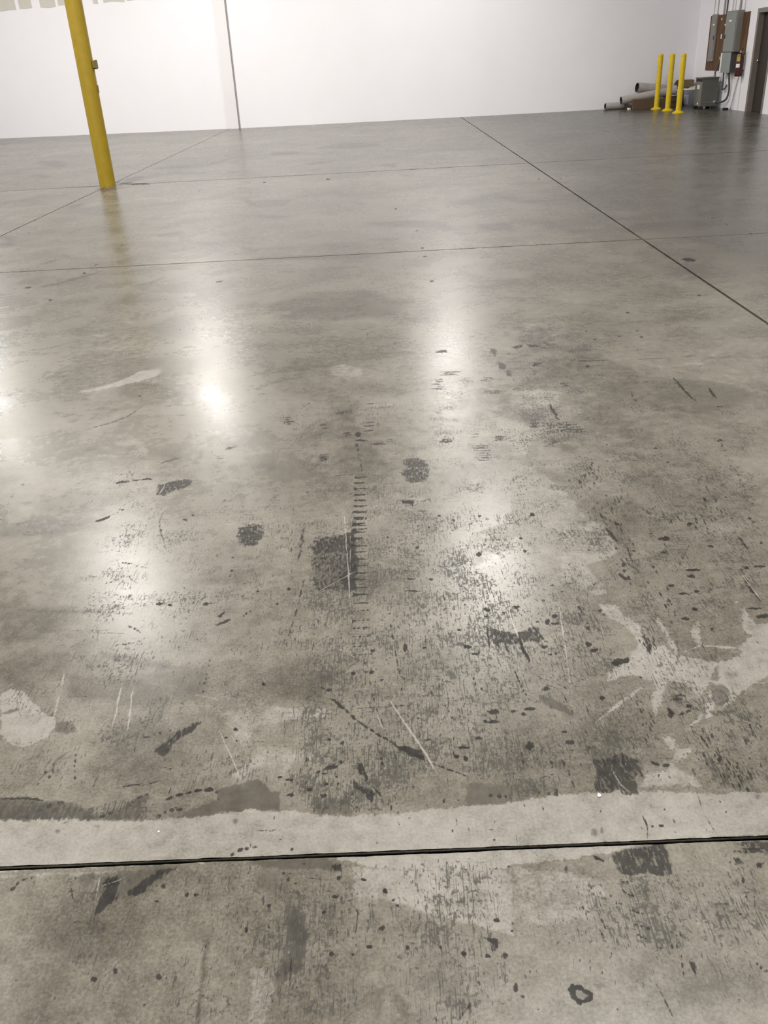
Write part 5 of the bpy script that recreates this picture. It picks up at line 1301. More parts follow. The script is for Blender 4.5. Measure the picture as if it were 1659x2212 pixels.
D50 16 229 1542 -1 -10 0 -10 1 0 2 10 0 10
D47 16 227 1516 -1 -9 -1 -10 2 0 2 10 -1 9
D40 20 1 2199 -1 -11 1 -11 2 0 1 11 -1 11
D44 20 1 2154 -1 -11 1 -12 2 0 0 11 0 12
D32 19 0 2111 -1 -16 1 -15 2 -1 1 16 0 16
D39 19 0 2069 -2 -10 1 -10 3 0 1 10 -1 10
D44 22 209 2518 -5 -15 -3 -16 1 -1 5 14 3 17
D41 15 197 2471 -5 -16 -4 -18 1 -1 5 17 4 18
D39 20 185 2427 -5 -17 -4 -19 2 -1 5 17 4 19
D40 21 174 2383 -5 -16 -3 -17 2 -1 5 15 3 18
D32 23 -66 2701 -1 -16 1 -15 1 0 2 15 -1 16
D35 23 -66 2637 -1 -17 0 -17 2 0 1 17 0 17
D34 22 -67 2576 -1 -15 1 -14 2 0 1 14 -1 15
D38 22 -67 2516 -1 -22 1 -22 2 0 1 22 -1 22
D82 17 -195 1734 5 -13 7 -10 7 -10 8 -8 9 -5 3 5 -8 9 -5 12 -9 6 -7 9 -8 9
D73 17 -159 1687 6 -11 7 -8 2 3 -5 12 -8 8
D82 17 -144 1666 5 -12 9 -6 2 3 -5 12 -8 7
D83 17 -128 1646 6 -10 8 -6 2 4 -7 9 -7 7
D67 16 -112 1628 6 -10 8 -6 2 5 -6 9 -8 6
D85 16 -96 1611 6 -9 8 -5 2 3 -6 11 -8 3
D71 16 -80 1594 6 -10 9 -4 2 5 -6 9 -9 5
D68 16 -64 1579 7 -9 8 -5 2 5 -6 11 -9 2
D72 25 -46 1569 22 -20 15 2 36 -21 10 -23 7 -16 -25 14 -15 9 -25 19 -18 17
D74 16 43 1490 6 -4 7 -3 6 -2 1 2 -6 5 -7 2 -6 3
D66 16 63 1480 6 -5 5 -4 7 -2 1 3 -5 7 -6 2 -6 2
D85 16 83 1468 5 -5 6 -4 6 -1 1 4 -5 3 -6 3 -6 3
D69 16 102 1457 6 -3 5 -5 6 -2 1 2 -5 6 -6 2 -6 3
D63 16 121 1445 4 -5 6 -4 6 -1 1 2 -5 5 -5 4 -6 2
D59 17 -226 1779 6 -9 8 -6 3 6 -7 9 -8 6
D74 17 -207 1761 8 -2 7 7 -1 5 -8 0 -7 -4
D65 16 29 1557 6 2 7 1 7 3 6 4 0 2 -7 0 -7 -2 -6 -3 -7 -3
S95 10 -42 1713 8 -23 8 -22 9 -22 9 -21 8 -21 10 -20 8 -19 8 -20 7 -20 9 -19 6 -19 8 -19 7 -18 2 1 -7 19 -5 20 -7 19 -7 20 -9 19 -8 20 -8 20 -8 21 -11 19 -8 21 -9 22 -9 21 -9 23
S70 11 -73 1786 3 -9 4 -9 5 -8 1 2 -3 10 -3 9 -6 8
S75 11 -62 1793 9 -4 9 -5 9 -5 9 -4 8 -5 9 -5 9 -5 9 -4 0 2 -8 6 -9 5 -9 5 -8 5 -9 5 -10 4 -9 4 -9 4
S80 11 -83 1695 2 -12 3 -12 3 -13 2 -12 3 -12 4 -11 4 -11 4 -11 4 -11 3 -10 2 0 -4 11 -3 12 -4 11 -3 11 -4 11 -2 12 -4 12 -3 12 -3 12 -3 12
D50 17 -148 1687 14 0 14 0 13 1 14 -1 14 1 13 1 14 1 14 0 14 0 13 1 14 1 14 0 14 1 0 2 -14 1 -14 -1 -14 1 -13 -1 -14 0 -14 -1 -14 0 -13 -1 -14 0 -14 -1 -14 -1 -13 -1 -14 -1
D40 14 -103 1580 13 -1 13 -1 12 -1 13 -1 13 0 13 0 13 -1 12 0 13 -2 13 0 13 0 12 0 13 -1 0 2 -13 1 -12 0 -13 1 -13 1 -13 0 -12 1 -13 1 -13 0 -13 0 -13 1 -13 1 -12 0 -13 0
D90 20 272 2418 -5 -7 -6 -3 -7 2 -4 6 0 9 5 8 9 1 4 -8
D90 17 186 1924 -4 -7 -6 -1 -7 0 -2 6 -2 7 6 6 7 -1 5 -4
D90 15 116 1506 -2 -5 -3 -2 -4 0 -2 5 0 6 3 4 4 0 4 -2
D90 15 137 1496 0 -7 -5 0 -4 1 -3 3 1 6 2 7 5 -2 5 -1
D90 15 144 1534 0 -3 -11 0 -10 0 -8 3 0 3 8 2 11 -1 10 -2
D74 26 232 1653 -5 -4 -6 -4 -7 2 -4 5 -1 5 6 4 9 3 7 -5
D90 15 228 1617 -7 -3 -10 -3 -12 3 -8 3 -4 5 12 1 14 2 8 -5
D90 15 197 1622 -2 -5 -4 -3 -4 2 -1 4 0 4 3 3 4 2 3 -3
D90 19 103 2283 -1 -6 -5 -3 -6 2 -3 5 2 5 2 4 5 0 4 -3
D90 15 -154 1566 -1 -4 -3 -3 -4 2 -3 4 1 4 2 3 3 3 3 -4
D90 15 -186 1580 0 -4 -3 -1 -3 2 -4 2 2 3 1 3 3 0 4 -1
D90 16 -370 1801 -2 -4 -3 -3 -4 2 -2 4 -1 4 1 4 4 0 3 -3
D90 19 -345 2263 -2 -6 -3 -3 -6 1 -4 6 2 6 1 5 5 1 4 -4
D90 19 -439 2257 -2 -3 -3 -3 -5 2 -3 3 -1 5 3 2 4 2 3 -4
D90 19 -373 2183 -2 -4 -2 -4 -4 2 -3 4 0 5 2 3 4 0 3 -2
D90 17 9 1935 -1 -14 -4 -8 -3 4 -3 10 1 16 3 9 4 1 3 -5
D90 17 62 1931 -2 -4 -3 -1 -4 -1 -2 4 1 4 2 3 3 1 4 -2
D90 15 178 1563 -2 -3 -6 -2 -5 1 -3 4 0 3 4 3 5 0 3 -3
D90 17 204 1892 -2 -3 -7 -1 -7 1 -5 3 0 3 6 2 7 1 5 -3
D90 17 167 2006 -3 -2 -3 -3 -5 1 -2 3 0 4 4 3 4 -1 3 -2
D90 18 256 2103 -1 -5 -7 -1 -6 2 -5 3 3 5 3 4 7 1 4 -5
D90 18 251 2067 -3 -3 -4 -1 -5 -1 -2 4 0 4 3 3 5 1 4 -3
D90 22 296 2686 -1 -4 -4 -3 -4 2 -1 4 0 5 3 3 4 2 3 -4
D90 22 155 2700 -3 -5 -4 -2 -4 2 -2 4 -1 6 4 4 4 0 3 -4
D90 21 201 2661 0 -5 -5 -2 -4 2 -4 3 1 5 4 2 4 0 5 0
D90 21 113 2620 -3 -4 -3 -1 -3 0 -3 4 1 4 3 3 3 2 2 -4
D90 21 193 2592 -2 -3 -3 -1 -3 0 0 3 -1 4 2 3 3 -1 2 -2
D90 20 65 2483 0 -6 -4 -3 -5 1 -3 6 2 6 2 5 5 2 3 -5
D90 21 -34 2562 -1 -5 -3 -4 -3 3 -2 4 -1 6 3 3 3 2 2 -5
D90 19 20 2338 -1 -3 -2 -3 -2 3 -2 2 1 3 1 4 2 0 1 -3
D90 15 -154 1503 -2 -4 -2 -4 -4 2 -2 4 0 5 2 2 3 0 3 -2
D90 15 -166 1488 -2 -3 -7 -3 -12 2 -6 4 0 4 5 3 12 -1 11 -1
D90 15 -189 1470 -3 -2 -4 -1 -5 1 -5 2 0 2 4 0 6 1 5 -1
D90 15 -291 1463 -3 -2 -3 -1 -5 0 -4 2 2 3 1 4 5 0 6 -2
D90 15 -262 1454 -6 -1 -4 -2 -8 1 -5 2 -1 3 6 2 7 -1 5 -1
D90 15 -165 1459 -1 -2 -2 -2 -2 1 -1 2 -1 2 2 2 2 -1 2 -1
D90 14 -186 1437 -1 -3 -3 -2 -2 1 -3 3 1 3 1 3 3 0 3 -1
D90 14 -159 1436 -1 -2 -1 -1 -3 0 -1 2 0 2 1 2 2 -1 2 -1
D90 15 -7 1537 -1 -4 -4 -2 -5 2 -2 3 -1 5 3 4 5 0 5 -3
D90 15 30 1643 -1 -2 -2 -1 -3 1 -1 2 0 2 2 1 2 1 2 -2
D90 16 -57 1798 -1 -2 -5 -1 -4 2 -3 1 -2 2 4 2 5 -1 5 -1
D90 16 -168 1746 -2 -2 -3 0 -4 0 -3 1 1 2 2 1 4 0 3 -1
D90 16 -9 1758 0 -5 -2 -3 -2 2 -1 3 0 6 2 3 1 0 2 -1
D80 21 15 2287 10 -4 11 1 11 1 0 5 -11 3 -10 1 -11 -3
D80 20 10 2220 9 -1 9 -3 10 -1 9 1 9 2 0 3 -9 2 -9 2 -9 0 -9 0 -10 -1
D37 20 -55 2159 1 -9 4 -6 3 3 1 10 -5 5
D31 19 -47 2134 1 -12 5 -9 3 3 -1 12 -5 9
D35 19 -40 2109 2 -11 4 -8 3 3 0 12 -5 7
B42 42 -46 2146 8 -3 8 -1 8 1 0 5 -8 5 -8 1 -8 -3
B46 42 -49 2121 10 -2 10 -3 11 3 0 5 -10 2 -11 3 -10 -2
B44 41 -46 2097 10 -2 10 2 0 5 -10 4 -10 -3
D47 19 -373 1994 3 -8 5 -5 2 2 -3 8 -5 6
D39 19 -358 1969 5 -10 6 -9 1 2 -4 10 -6 9
D42 18 -343 1944 3 -8 4 -5 1 2 -3 7 -4 6
D70 25 -124 1501 15 -11 11 -30 -7 -14 -15 20
W52 373 -318 2344 183 -89 116 -28 33 -439 -155 -83 -131 39
W48 357 -119 2495 355 -133 86 -312 -91 -646 -354 20 13 373
W35 381 -486 2477 223 -212 74 -557 -214 109
W62 317 -138 1591 165 17 -9 -192 -158 9
W40 449 -151 2782 481 -49 -44 -375 -431 139
L60 61 -394 1743 51 -18 55 -22 100 -12 -6 -29 -71 -7 -77 -13 -40 9
L68 25 -393 1731 5 -7 6 -1 1 5 -4 8 -7 0
L69 25 -369 1714 6 -5 6 -3 1 3 -6 6 -6 3
L57 24 -346 1697 7 -7 7 -3 1 3 -6 7 -8 4
L56 23 -303 1529 7 -3 8 0 7 2 0 4 -8 3 -7 0 -8 -2
L69 23 -270 1528 6 -1 6 1 6 2 0 2 -6 0 -6 0 -6 -1
L90 23 -221 1522 -2 -4 -4 -1 -6 -1 -4 4 0 5 4 2 6 1 4 -3
L45 156 223 2548 80 48 105 58 -30 -215 -91 -71 -106 -67
L35 92 -373 1578 117 -39 -31 -69 -74 14
T50 176 -359 1880 165 -45 -15 -125 -146 52
D56 53 242 2001 19 3 27 -12 27 -13 35 14 34 14 6 -21 1 -40 -13 -28 -14 15 -28 0 -33 -8 -18 6 -13 8 -11 -52 -4 -4 -2 46 -12 18
D92 18 321 1962 -1 -17 1 -15 0 -17 1 -15 2 -15 4 -13 3 -14 3 -13 5 3 -2 15 -1 14 -1 15 -2 14 -3 14 0 16 -3 14 -1 16
D85 19 239 2013 -2 -18 -2 -17 1 -17 0 -17 0 -17 0 -16 2 0 2 17 0 17 1 17 0 17 0 17 0 18
D85 18 277 1946 1 -14 1 -13 1 -14 4 -12 2 -13 2 2 -1 13 -1 13 -2 13 -2 14 -3 12
S100 12 311 2087 1 -18 1 -17 1 -17 1 -17 1 -17 1 -16 2 -17 2 -15 2 1 0 16 0 17 -2 16 0 18 -2 17 -1 17 -2 17 -3 16
S70 12 286 2085 0 -18 0 -18 1 -18 0 -17 0 -18 0 -17 0 -17 0 -17 0 -16 0 -17 0 -16 1 0 0 17 1 16 0 17 0 17 0 17 1 17 -1 18 0 17 -1 18 -1 18 0 18
S85 12 461 2160 1 -37 -1 -36 -5 -36 -5 -36 -3 -35 -3 -34 -3 -33 -4 -32 -3 -31 -3 -31 -4 -30 -3 -29 -2 -29 1 0 4 29 3 29 4 31 3 30 4 32 3 32 3 33 4 34 4 35 3 35 5 37 0 36 -1 37
S70 12 413 2083 2 -13 3 -12 4 -12 2 2 -2 13 -4 12 -4 12
S50 13 407 2169 0 -16 1 -16 0 -16 1 -15 2 1 0 15 0 16 -1 16 -1 15
S45 11 218 1792 7 0 8 2 0 2 -7 -1 -8 -2
S58 11 237 1795 5 0 5 1 0 2 -5 0 -5 -2
S59 11 256 1797 7 0 7 1 1 2 -7 2 -8 -3
S51 11 275 1796 6 -3 8 -2 0 2 -7 4 -7 1
S57 11 199 1739 4 0 5 3 0 2 -5 -1 -4 -2
S55 11 211 1743 5 0 4 2 -1 3 -4 1 -4 -4
D85 18 454 2051 -6 -5 -6 -4 -6 3 -4 4 2 7 4 6 8 1 4 -6
D85 18 422 2024 -2 -11 -6 0 -5 -1 -2 8 2 11 5 7 6 3 3 -7
D85 18 449 2015 -1 -4 -9 0 -9 1 -5 3 -1 4 8 2 9 0 6 -3
D85 18 262 2100 -5 -5 -6 -4 -6 4 -4 4 1 5 4 2 6 1 6 -2
D85 18 250 2067 -2 -3 -4 -3 -4 2 -2 3 1 4 2 3 5 1 3 -3
D85 17 184 1923 -3 -5 -5 -3 -7 1 -2 5 -2 6 5 6 7 -3 6 -1
D85 18 428 2138 -1 -4 -5 -2 -4 1 -1 4 0 4 4 2 3 0 3 -2
D85 17 396 1910 -3 -4 -5 -3 -6 1 -4 4 2 7 5 3 6 2 4 -4
D85 18 348 2107 -5 -4 -4 -4 -6 2 -2 5 -1 5 5 3 6 0 6 -1
D85 18 372 2084 -2 -2 -3 -2 -2 2 -2 2 0 2 2 2 3 0 2 -1
D85 17 209 1895 0 -3 -3 0 -2 1 -2 2 -1 3 3 2 3 0 2 -2
D70 27 370 1734 -4 -7 -7 -2 -8 0 -3 7 4 6 4 6 7 2 3 -6
D70 26 230 1652 -3 -7 -11 -3 -10 4 -4 5 0 5 5 6 11 -1 9 -3
D85 16 322 1658 -6 -4 -8 -2 -8 2 -3 4 -4 5 7 4 10 -1 7 -3
D85 16 295 1642 -1 -5 -5 -1 -4 1 -3 3 2 5 3 4 4 2 3 -5
D85 16 274 1653 -5 -3 -4 -3 -5 2 -3 3 0 4 5 2 5 1 3 -3
D85 16 496 1691 -3 -4 -2 -2 -3 1 -1 3 1 5 3 1 3 2 2 -2
D85 16 200 1744 -2 -3 -2 -2 -3 1 -1 2 0 4 2 3 3 1 2 -3
D85 19 593 2210 -1 -3 -3 -1 -4 1 0 2 0 3 2 2 3 -1 4 0
D85 19 492 2178 -1 -2 -4 -1 -4 0 -2 3 1 2 3 2 4 1 3 -2
D85 19 470 2215 -2 -3 -5 0 -4 0 -2 3 1 3 3 2 4 1 4 -2
D85 17 527 1883 -4 -5 -5 -3 -6 1 -3 5 -1 6 6 6 8 -1 6 -3
D85 17 518 1910 -5 -5 -6 -6 -5 4 -3 5 -1 8 7 6 7 -2 5 -3
D85 18 529 1987 -2 -4 -4 -4 -5 2 -3 4 3 6 4 4 4 -1 3 -2
D85 18 393 2029 -2 -3 -4 -1 -3 1 -2 2 0 3 3 2 4 0 3 -1
D85 17 403 1877 -2 -4 -5 -2 -4 2 -2 3 1 3 2 3 5 0 4 -1
D85 17 417 1877 -2 -3 -3 0 -3 0 -2 2 1 4 3 2 3 1 3 -2
D85 18 303 2081 -2 -4 -4 0 -4 0 -1 3 -1 3 3 3 4 -1 4 -1
D76 18 174 1813 1 -9 1 -8 2 0 0 9 -3 9
D77 17 177 1792 0 -6 1 -5 2 1 1 6 -2 5
D60 17 180 1771 -1 -6 2 -5 2 1 1 6 -2 5
D56 18 286 1833 1 -8 2 -8 1 1 1 9 -2 7
D71 18 289 1813 -1 -9 3 -7 2 1 1 10 -3 7
D76 18 291 1794 0 -10 3 -7 2 1 1 10 -3 7
D76 17 294 1775 -1 -9 4 -6 2 1 0 9 -3 6
D65 17 298 1757 0 -8 2 -7 2 2 0 8 -3 6
D65 17 301 1738 -1 -8 3 -6 2 1 0 8 -3 7
D70 17 304 1721 1 -8 1 -6 2 1 0 8 -2 6
D68 17 307 1703 0 -8 3 -6 2 1 -1 8 -2 7
D55 18 347 1775 7 -4 7 0 1 4 -6 3 -8 1
D62 18 363 1772 6 -6 7 -4 1 2 -6 6 -7 3
D67 17 377 1761 6 -6 6 -4 1 2 -6 6 -6 4
D62 17 390 1750 6 -6 6 -4 2 2 -5 8 -7 3
D61 17 403 1739 5 -7 7 -4 1 3 -5 5 -6 5
D50 15 271 1828 -2 -7 0 -7 1 0 2 7 0 7
D52 18 268 1806 -2 -8 1 -9 1 0 2 9 0 8
D44 17 266 1785 -1 -7 0 -6 2 0 2 6 -1 7
D54 17 264 1764 -1 -6 0 -6 2 0 1 6 0 6
D57 17 263 1744 -2 -9 0 -8 1 0 2 8 0 9
D58 17 260 1723 -1 -6 0 -6 2 0 1 6 0 6
D44 16 258 1703 -1 -5 0 -5 2 0 1 5 0 5
D44 18 387 1856 -2 -5 1 -5 1 0 2 5 -1 5
D59 18 385 1840 -2 -4 1 -5 1 0 1 5 1 4
D56 17 383 1825 -1 -5 0 -4 1 0 1 4 0 5
D57 18 194 1840 1 -14 2 -13 3 1 -1 14 -3 13
D47 15 365 2262 -1 -10 0 -10 2 1 1 10 0 10
D49 20 364 2234 -3 -8 2 -7 2 1 2 7 -2 7
D44 20 362 2205 -2 -11 0 -11 2 0 2 11 0 12
D50 19 338 2094 -1 -9 1 -7 2 1 1 8 -1 8
D49 19 338 2072 -1 -6 2 -5 2 1 1 6 -1 5
D49 19 261 2087 0 -6 2 -5 2 2 0 6 -3 4
D46 19 265 2066 0 -5 2 -5 2 2 0 6 -2 4
D50 18 269 2047 1 -7 2 -6 1 1 -1 6 -1 7
B95 24 336 1708 21 -3 15 -9 12 -14 18 -17 9 -38 -8 1 -15 16 -14 6 -13 8 -16 26
W60 370 509 2026 61 -5 -60 -259 -107 78 36 72
L70 92 420 2619 132 9 157 -26 11 -132 -10 -61 -41 -66 -39 4 -46 -25 23 -76 17 -89 -41 -14 -54 56 -43 76 31 82 -80 67 -32 96
L90 41 574 2110 36 -11 25 -10 2 -48 22 -33 14 -31 -10 -51 7 -36 44 4 6 -63 -47 -75 -36 15 -39 35 13 53 36 54 -15 59 -11 24 -40 57
L95 38 610 1839 53 23 41 -3 38 -13 88 -33 -39 -65 -30 -42 -29 -28 -21 69 -40 -10 -38 -76 -30 -50 6 46 29 76 -33 40 -51 -9 -36 -17 14 44
L95 39 915 1886 35 26 47 33 43 19 -83 -202 -104 -62 -36 -34 -44 -14 -34 -44 -44 -30 -29 -20 38 47 22 21 47 80 34 41 18 63 70 22
L85 43 975 2046 19 14 -12 -54 16 -39 54 26 -27 -65 -47 -11 -31 9 4 45
L80 29 983 2080 -4 -5 -5 -5 -4 3 -2 4 4 7 4 7 6 1 1 -6
L90 25 456 1596 11 9 11 9 12 7 11 9 11 11 11 9 11 9 12 10 11 10 12 9 12 11 11 10 12 11 -1 5 -12 -7 -12 -9 -13 -9 -11 -8 -12 -12 -12 -8 -11 -10 -11 -10 -11 -11 -12 -8 -10 -10 -11 -11 -10 -11
L90 26 764 1621 15 12 15 10 15 12 15 12 16 14 15 13 15 13 16 12 16 12 16 10 16 16 17 12 17 15 -1 6 -17 -11 -16 -13 -17 -10 -16 -12 -16 -12 -16 -14 -16 -12 -16 -11 -15 -14 -15 -15 -15 -13 -15 -14 -14 -13
L90 27 740 1854 14 5 14 5 14 5 14 3 14 7 11 -4 12 -2 12 -1 12 -3 11 -4 13 -1 12 -2 12 -1 3 6 -12 3 -11 5 -11 3 -13 1 -11 5 -12 3 -12 1 -13 2 -15 -5 -15 -7 -14 -7 -14 -5 -14 -7
L90 26 669 1742 19 -2 19 -3 19 -3 19 -2 19 -2 19 1 19 -2 18 -4 20 -1 18 -4 19 0 19 -2 19 -1 2 4 -18 4 -18 3 -19 4 -19 1 -19 3 -18 2 -19 2 -19 2 -19 2 -20 0 -19 2 -20 0 -19 2
L90 25 652 1726 -7 -11 -6 -12 -5 -13 -4 -12 -6 -12 -6 -12 -4 -12 -4 -12 -4 -12 -4 -12 3 -1 6 11 7 11 4 12 6 11 5 12 5 13 4 12 7 12 3 13 4 13
L90 28 833 1998 -10 -15 -12 -12 -10 -18 -8 -25 0 -20 3 -12 7 -9 2 -12 12 9 1 15 4 18 -2 14 -4 6 5 5 6 14 7 17 5 19
L90 27 724 2024 -1 -17 -2 -17 3 -14 -1 -16 2 -14 1 -14 0 -14 -2 -17 2 -13 2 -13 0 -15 3 -12 8 5 -1 14 1 15 4 17 -1 14 -3 13 4 18 -1 15 -1 14 -5 13 0 15 -3 14 -2 15
L75 46 594 1551 39 -18 -1 -26 30 -7 -29 -33 -30 -18 26 -31 35 -39 -159 8 30 46 44 7 36 48
D82 29 543 1827 21 12 41 12 -3 -20 -25 -10 -20 -11
D88 21 903 2465 -10 -7 -15 -4 -16 5 -11 6 9 7 10 5 15 3 14 -6
D88 21 761 2577 -2 -7 -8 -4 -6 4 -4 6 1 7 6 8 8 -2 5 -5
D88 21 1019 2404 -3 -7 -7 -1 -5 2 -3 4 1 7 6 5 6 -2 5 -3
D88 20 903 2231 -1 -7 -11 -1 -8 3 -4 5 0 6 8 4 11 3 9 -5
D88 20 938 2265 -10 -3 -13 -2 -19 2 -8 5 4 4 8 4 20 -1 9 -5
D88 19 855 2055 -2 -6 -7 -2 -5 1 -2 5 2 7 5 5 7 1 5 -3
D88 19 1038 2045 -5 -3 -15 -1 -13 3 -15 3 7 3 10 2 14 0 13 -3
D72 32 1047 2003 -9 -5 -13 -3 -17 0 -2 8 1 6 11 4 17 3 12 -6
D88 20 1136 2269 -6 -3 -12 -1 -14 2 -8 3 5 4 9 2 13 0 9 -3
D88 21 852 2502 -3 -4 -4 -1 -5 0 -1 4 0 4 4 3 5 -1 4 -1
D88 20 766 2399 -2 -6 -4 0 -4 0 -1 4 1 5 4 3 3 0 2 -2
D88 20 863 2380 -3 -5 -7 -2 -5 2 -5 4 3 5 5 4 6 -1 6 -2
D88 20 624 2414 -1 -3 -5 -1 -3 1 -2 2 1 3 2 3 4 0 3 -2
D88 16 500 1687 -4 -4 -4 -4 -4 2 -3 4 3 6 3 5 5 -1 4 -2
D88 15 382 1572 -3 -2 -4 -2 -5 0 0 4 0 3 3 2 5 2 3 -3
D72 26 395 1537 -3 -6 -9 -1 -7 1 -4 5 1 5 5 6 8 -2 6 -3
D72 25 297 1528 -4 -7 -7 -3 -7 1 -7 5 2 10 7 9 10 2 6 -7
D88 19 829 2183 -4 -5 -7 -2 -7 0 -2 6 1 5 6 6 8 0 6 -4
D88 19 854 2138 -5 -4 -10 -1 -11 1 -4 4 1 4 6 3 12 0 10 -3
D88 19 892 2147 -4 -4 -6 -3 -5 3 -5 3 5 5 4 5 6 -1 3 -3
D88 18 820 2011 -4 -5 -9 -2 -8 3 -5 4 1 5 8 3 9 1 5 -4
D88 17 616 1762 -1 -3 -3 -1 -3 0 -1 3 1 2 2 3 3 -1 2 -1
D88 22 487 2676 -2 -9 -7 -1 -8 -1 -3 8 3 8 4 9 8 -2 4 -6
D88 21 420 2514 -3 -5 -5 -3 -4 4 -3 3 2 4 3 3 4 0 4 -2
D88 20 417 2428 -1 -5 -5 -3 -4 3 -2 4 1 3 2 3 5 2 3 -4
D88 22 1001 2556 -5 -7 -8 -6 -5 4 -2 7 3 8 6 4 6 3 5 -5
D88 20 1082 2265 -3 -6 -5 -1 -5 -1 -1 6 2 6 6 3 4 1 3 -3
D88 21 1184 2411 -4 -3 -4 -4 -3 3 -1 3 0 5 5 1 4 3 3 -3
D88 22 1209 2575 -3 -5 -6 -3 -4 2 -1 5 2 5 4 4 6 1 3 -4
D88 22 1147 2581 -2 -3 -3 -1 -2 1 0 2 1 4 2 2 2 0 2 -1
D72 25 452 1433 -3 -6 -7 -6 -7 2 -2 7 3 7 5 5 7 3 6 -3
D85 23 708 2557 0 -23 2 -21 2 -20 5 -17 5 -17 4 5 -2 20 -1 21 -4 18 -2 21 -5 17
D80 24 682 2276 12 -28 20 -25 -25 7 -13 15
D46 34 1046 2264 -8 -21 0 -15 6 -10 10 8 5 18 2 16 -6 11
D63 21 1044 2212 -2 -14 -3 -16 4 -10 7 5 2 15 1 14 -2 11
D73 21 1041 2162 -3 -17 -2 -16 6 -10 7 6 0 14 2 16 -3 12
D56 21 1042 2114 -2 -15 1 -13 4 -10 8 8 1 15 0 14 -6 8
D60 23 1118 2467 0 -18 -2 -20 1 -16 -1 -18 3 -15 1 -15 4 3 1 18 2 19 0 17 -1 17 -1 17 -2 15
D55 19 851 2247 11 19 10 18 11 19 10 19 11 20 11 19 12 19 11 20 12 20 12 20 12 21 -1 1 -13 -20 -12 -19 -12 -20 -11 -19 -12 -20 -11 -20 -10 -20 -11 -18 -10 -20 -11 -19 -10 -19
D73 21 792 2302 -2 -10 2 -6 6 5 2 10 -3 5
D59 21 793 2273 -3 -14 4 -7 7 6 1 12 -3 8
D53 20 569 2073 -1 -11 6 -4 8 9 1 12 -6 3
D45 20 576 2053 1 -10 6 -5 5 7 1 12 -6 4
D57 20 862 1976 -2 -6 2 -2 3 2 2 5 -2 3
D75 20 860 1960 -3 -8 3 -3 6 4 3 7 -2 5
D67 19 861 1946 -1 -6 2 -3 3 3 4 6 -3 3
D57 22 707 2427 -3 -10 2 -7 7 4 4 12 -4 5
D45 22 704 2391 -2 -10 3 -7 7 4 6 13 -6 5
D43 22 706 2358 -3 -13 2 -10 4 2 3 14 -2 10
D54 21 702 2324 -3 -11 0 -10 6 2 5 11 -2 10
D58 21 698 2290 -4 -11 1 -9 6 2 6 11 -3 8
S80 14 1046 2253 0 -18 0 -17 -1 -17 0 -16 0 -17 1 -15 0 -16 1 -14 0 -16 2 -13 1 -15 2 2 0 15 0 16 0 15 -1 14 -1 16 0 16 -1 15 1 17 0 17 -1 16 0 16
L60 34 839 2643 10 -6 10 -4 10 -5 11 -3 9 -8 9 -7 8 -9 10 -6 9 -8 3 8 -7 12 -8 9 -9 8 -8 10 -9 8 -11 5 -12 2 -11 1 -12 0
B85 38 778 1721 27 8 14 -36 -17 -37 -26 -19 -16 21
B60 47 812 1838 26 8 -5 -30 -27 -1
B50 46 828 1774 45 0 -9 -25 -40 -10
B50 46 732 1830 38 1 -8 -13 -30 -1
B53 40 843 1811 8 1 9 8 0 8 -8 -1 -8 -7
B50 41 868 1827 10 2 10 9 0 6 -9 -3 -10 -7
B44 41 893 1841 8 -2 8 12 0 8 -7 -2 -8 -9
B47 41 919 1857 8 2 8 8 1 8 -8 -2 -9 -8
W95 51 675 1737 45 -3 -19 -66 -44 -6
D64 18 670 1685 8 -2 8 -1 9 0 8 0 1 3 -8 1 -8 3 -9 -1 -9 -1
D66 18 670 1677 7 -3 9 0 8 0 1 3 -8 2 -8 2 -8 -1
D65 18 661 1670 7 -2 7 -1 7 1 8 1 1 3 -7 1 -7 2 -7 -1 -8 -1
D74 27 643 1649 9 -15 3 -15 -13 -19 -5 15
D85 20 692 1651 17 -1 -7 -17 -13 4
D63 17 661 1611 8 3 8 3 0 4 -8 -1 -8 -5
D61 17 683 1619 7 1 7 4 1 6 -7 1 -8 -7
D55 17 572 1670 0 -10 1 -8 3 2 1 9 -2 9
D55 17 573 1643 -1 -10 2 -9 5 3 2 11 -3 8
D60 17 575 1618 -1 -8 1 -6 3 1 2 8 -2 7
D58 17 576 1593 -2 -7 1 -6 3 2 2 7 -2 5
D56 45 422 1479 26 3 39 13 29 -12 12 -10 -4 -39 4 -15 -25 2 1 -24 -5 -32 -46 10 -48 4 3 23 15 33
S80 10 457 1449 2 -10 1 -9 2 -10 1 -9 2 -10 3 -8 5 -7 4 -7 5 -7 1 2 -4 7 -4 7 -4 7 -3 8 -2 9 -2 10 -2 9 -1 10 -3 9
D50 17 347 1764 8 -7 8 -8 8 -7 9 -6 8 -7 7 -8 2 -13 3 -14 2 -13 3 -13 2 -14 2 -13 3 -13 2 1 -2 14 -3 13 -1 14 -2 13 -3 14 -3 13 -2 15 -8 8 -8 7 -8 7 -9 6 -9 7 -8 6
D68 19 667 1946 -2 -7 2 -4 4 2 3 7 -3 4
D60 19 667 1930 -2 -6 3 -4 2 2 3 6 -2 4
D78 19 667 1913 -3 -5 2 -3 5 3 2 5 -2 3
D77 19 667 1898 -2 -7 2 -6 3 2 2 7 -1 6
D80 19 664 1950 -1 -12 2 -11 2 1 0 12 -1 12
D75 19 678 1899 -1 -14 1 -13 3 1 0 14 -1 14
D67 19 673 1928 0 -12 1 -11 3 1 1 13 -2 11
D88 19 658 1912 -1 -12 1 -10 3 2 1 11 -2 10
D73 19 674 1906 -1 -11 1 -10 2 1 1 11 -2 10
D90 19 689 1937 -1 -15 1 -13 2 1 1 14 -1 14
D87 19 666 1895 -1 -15 2 -12 3 1 2 15 -3 13
D79 19 675 1901 -1 -7 1 -5 2 1 2 7 -2 6
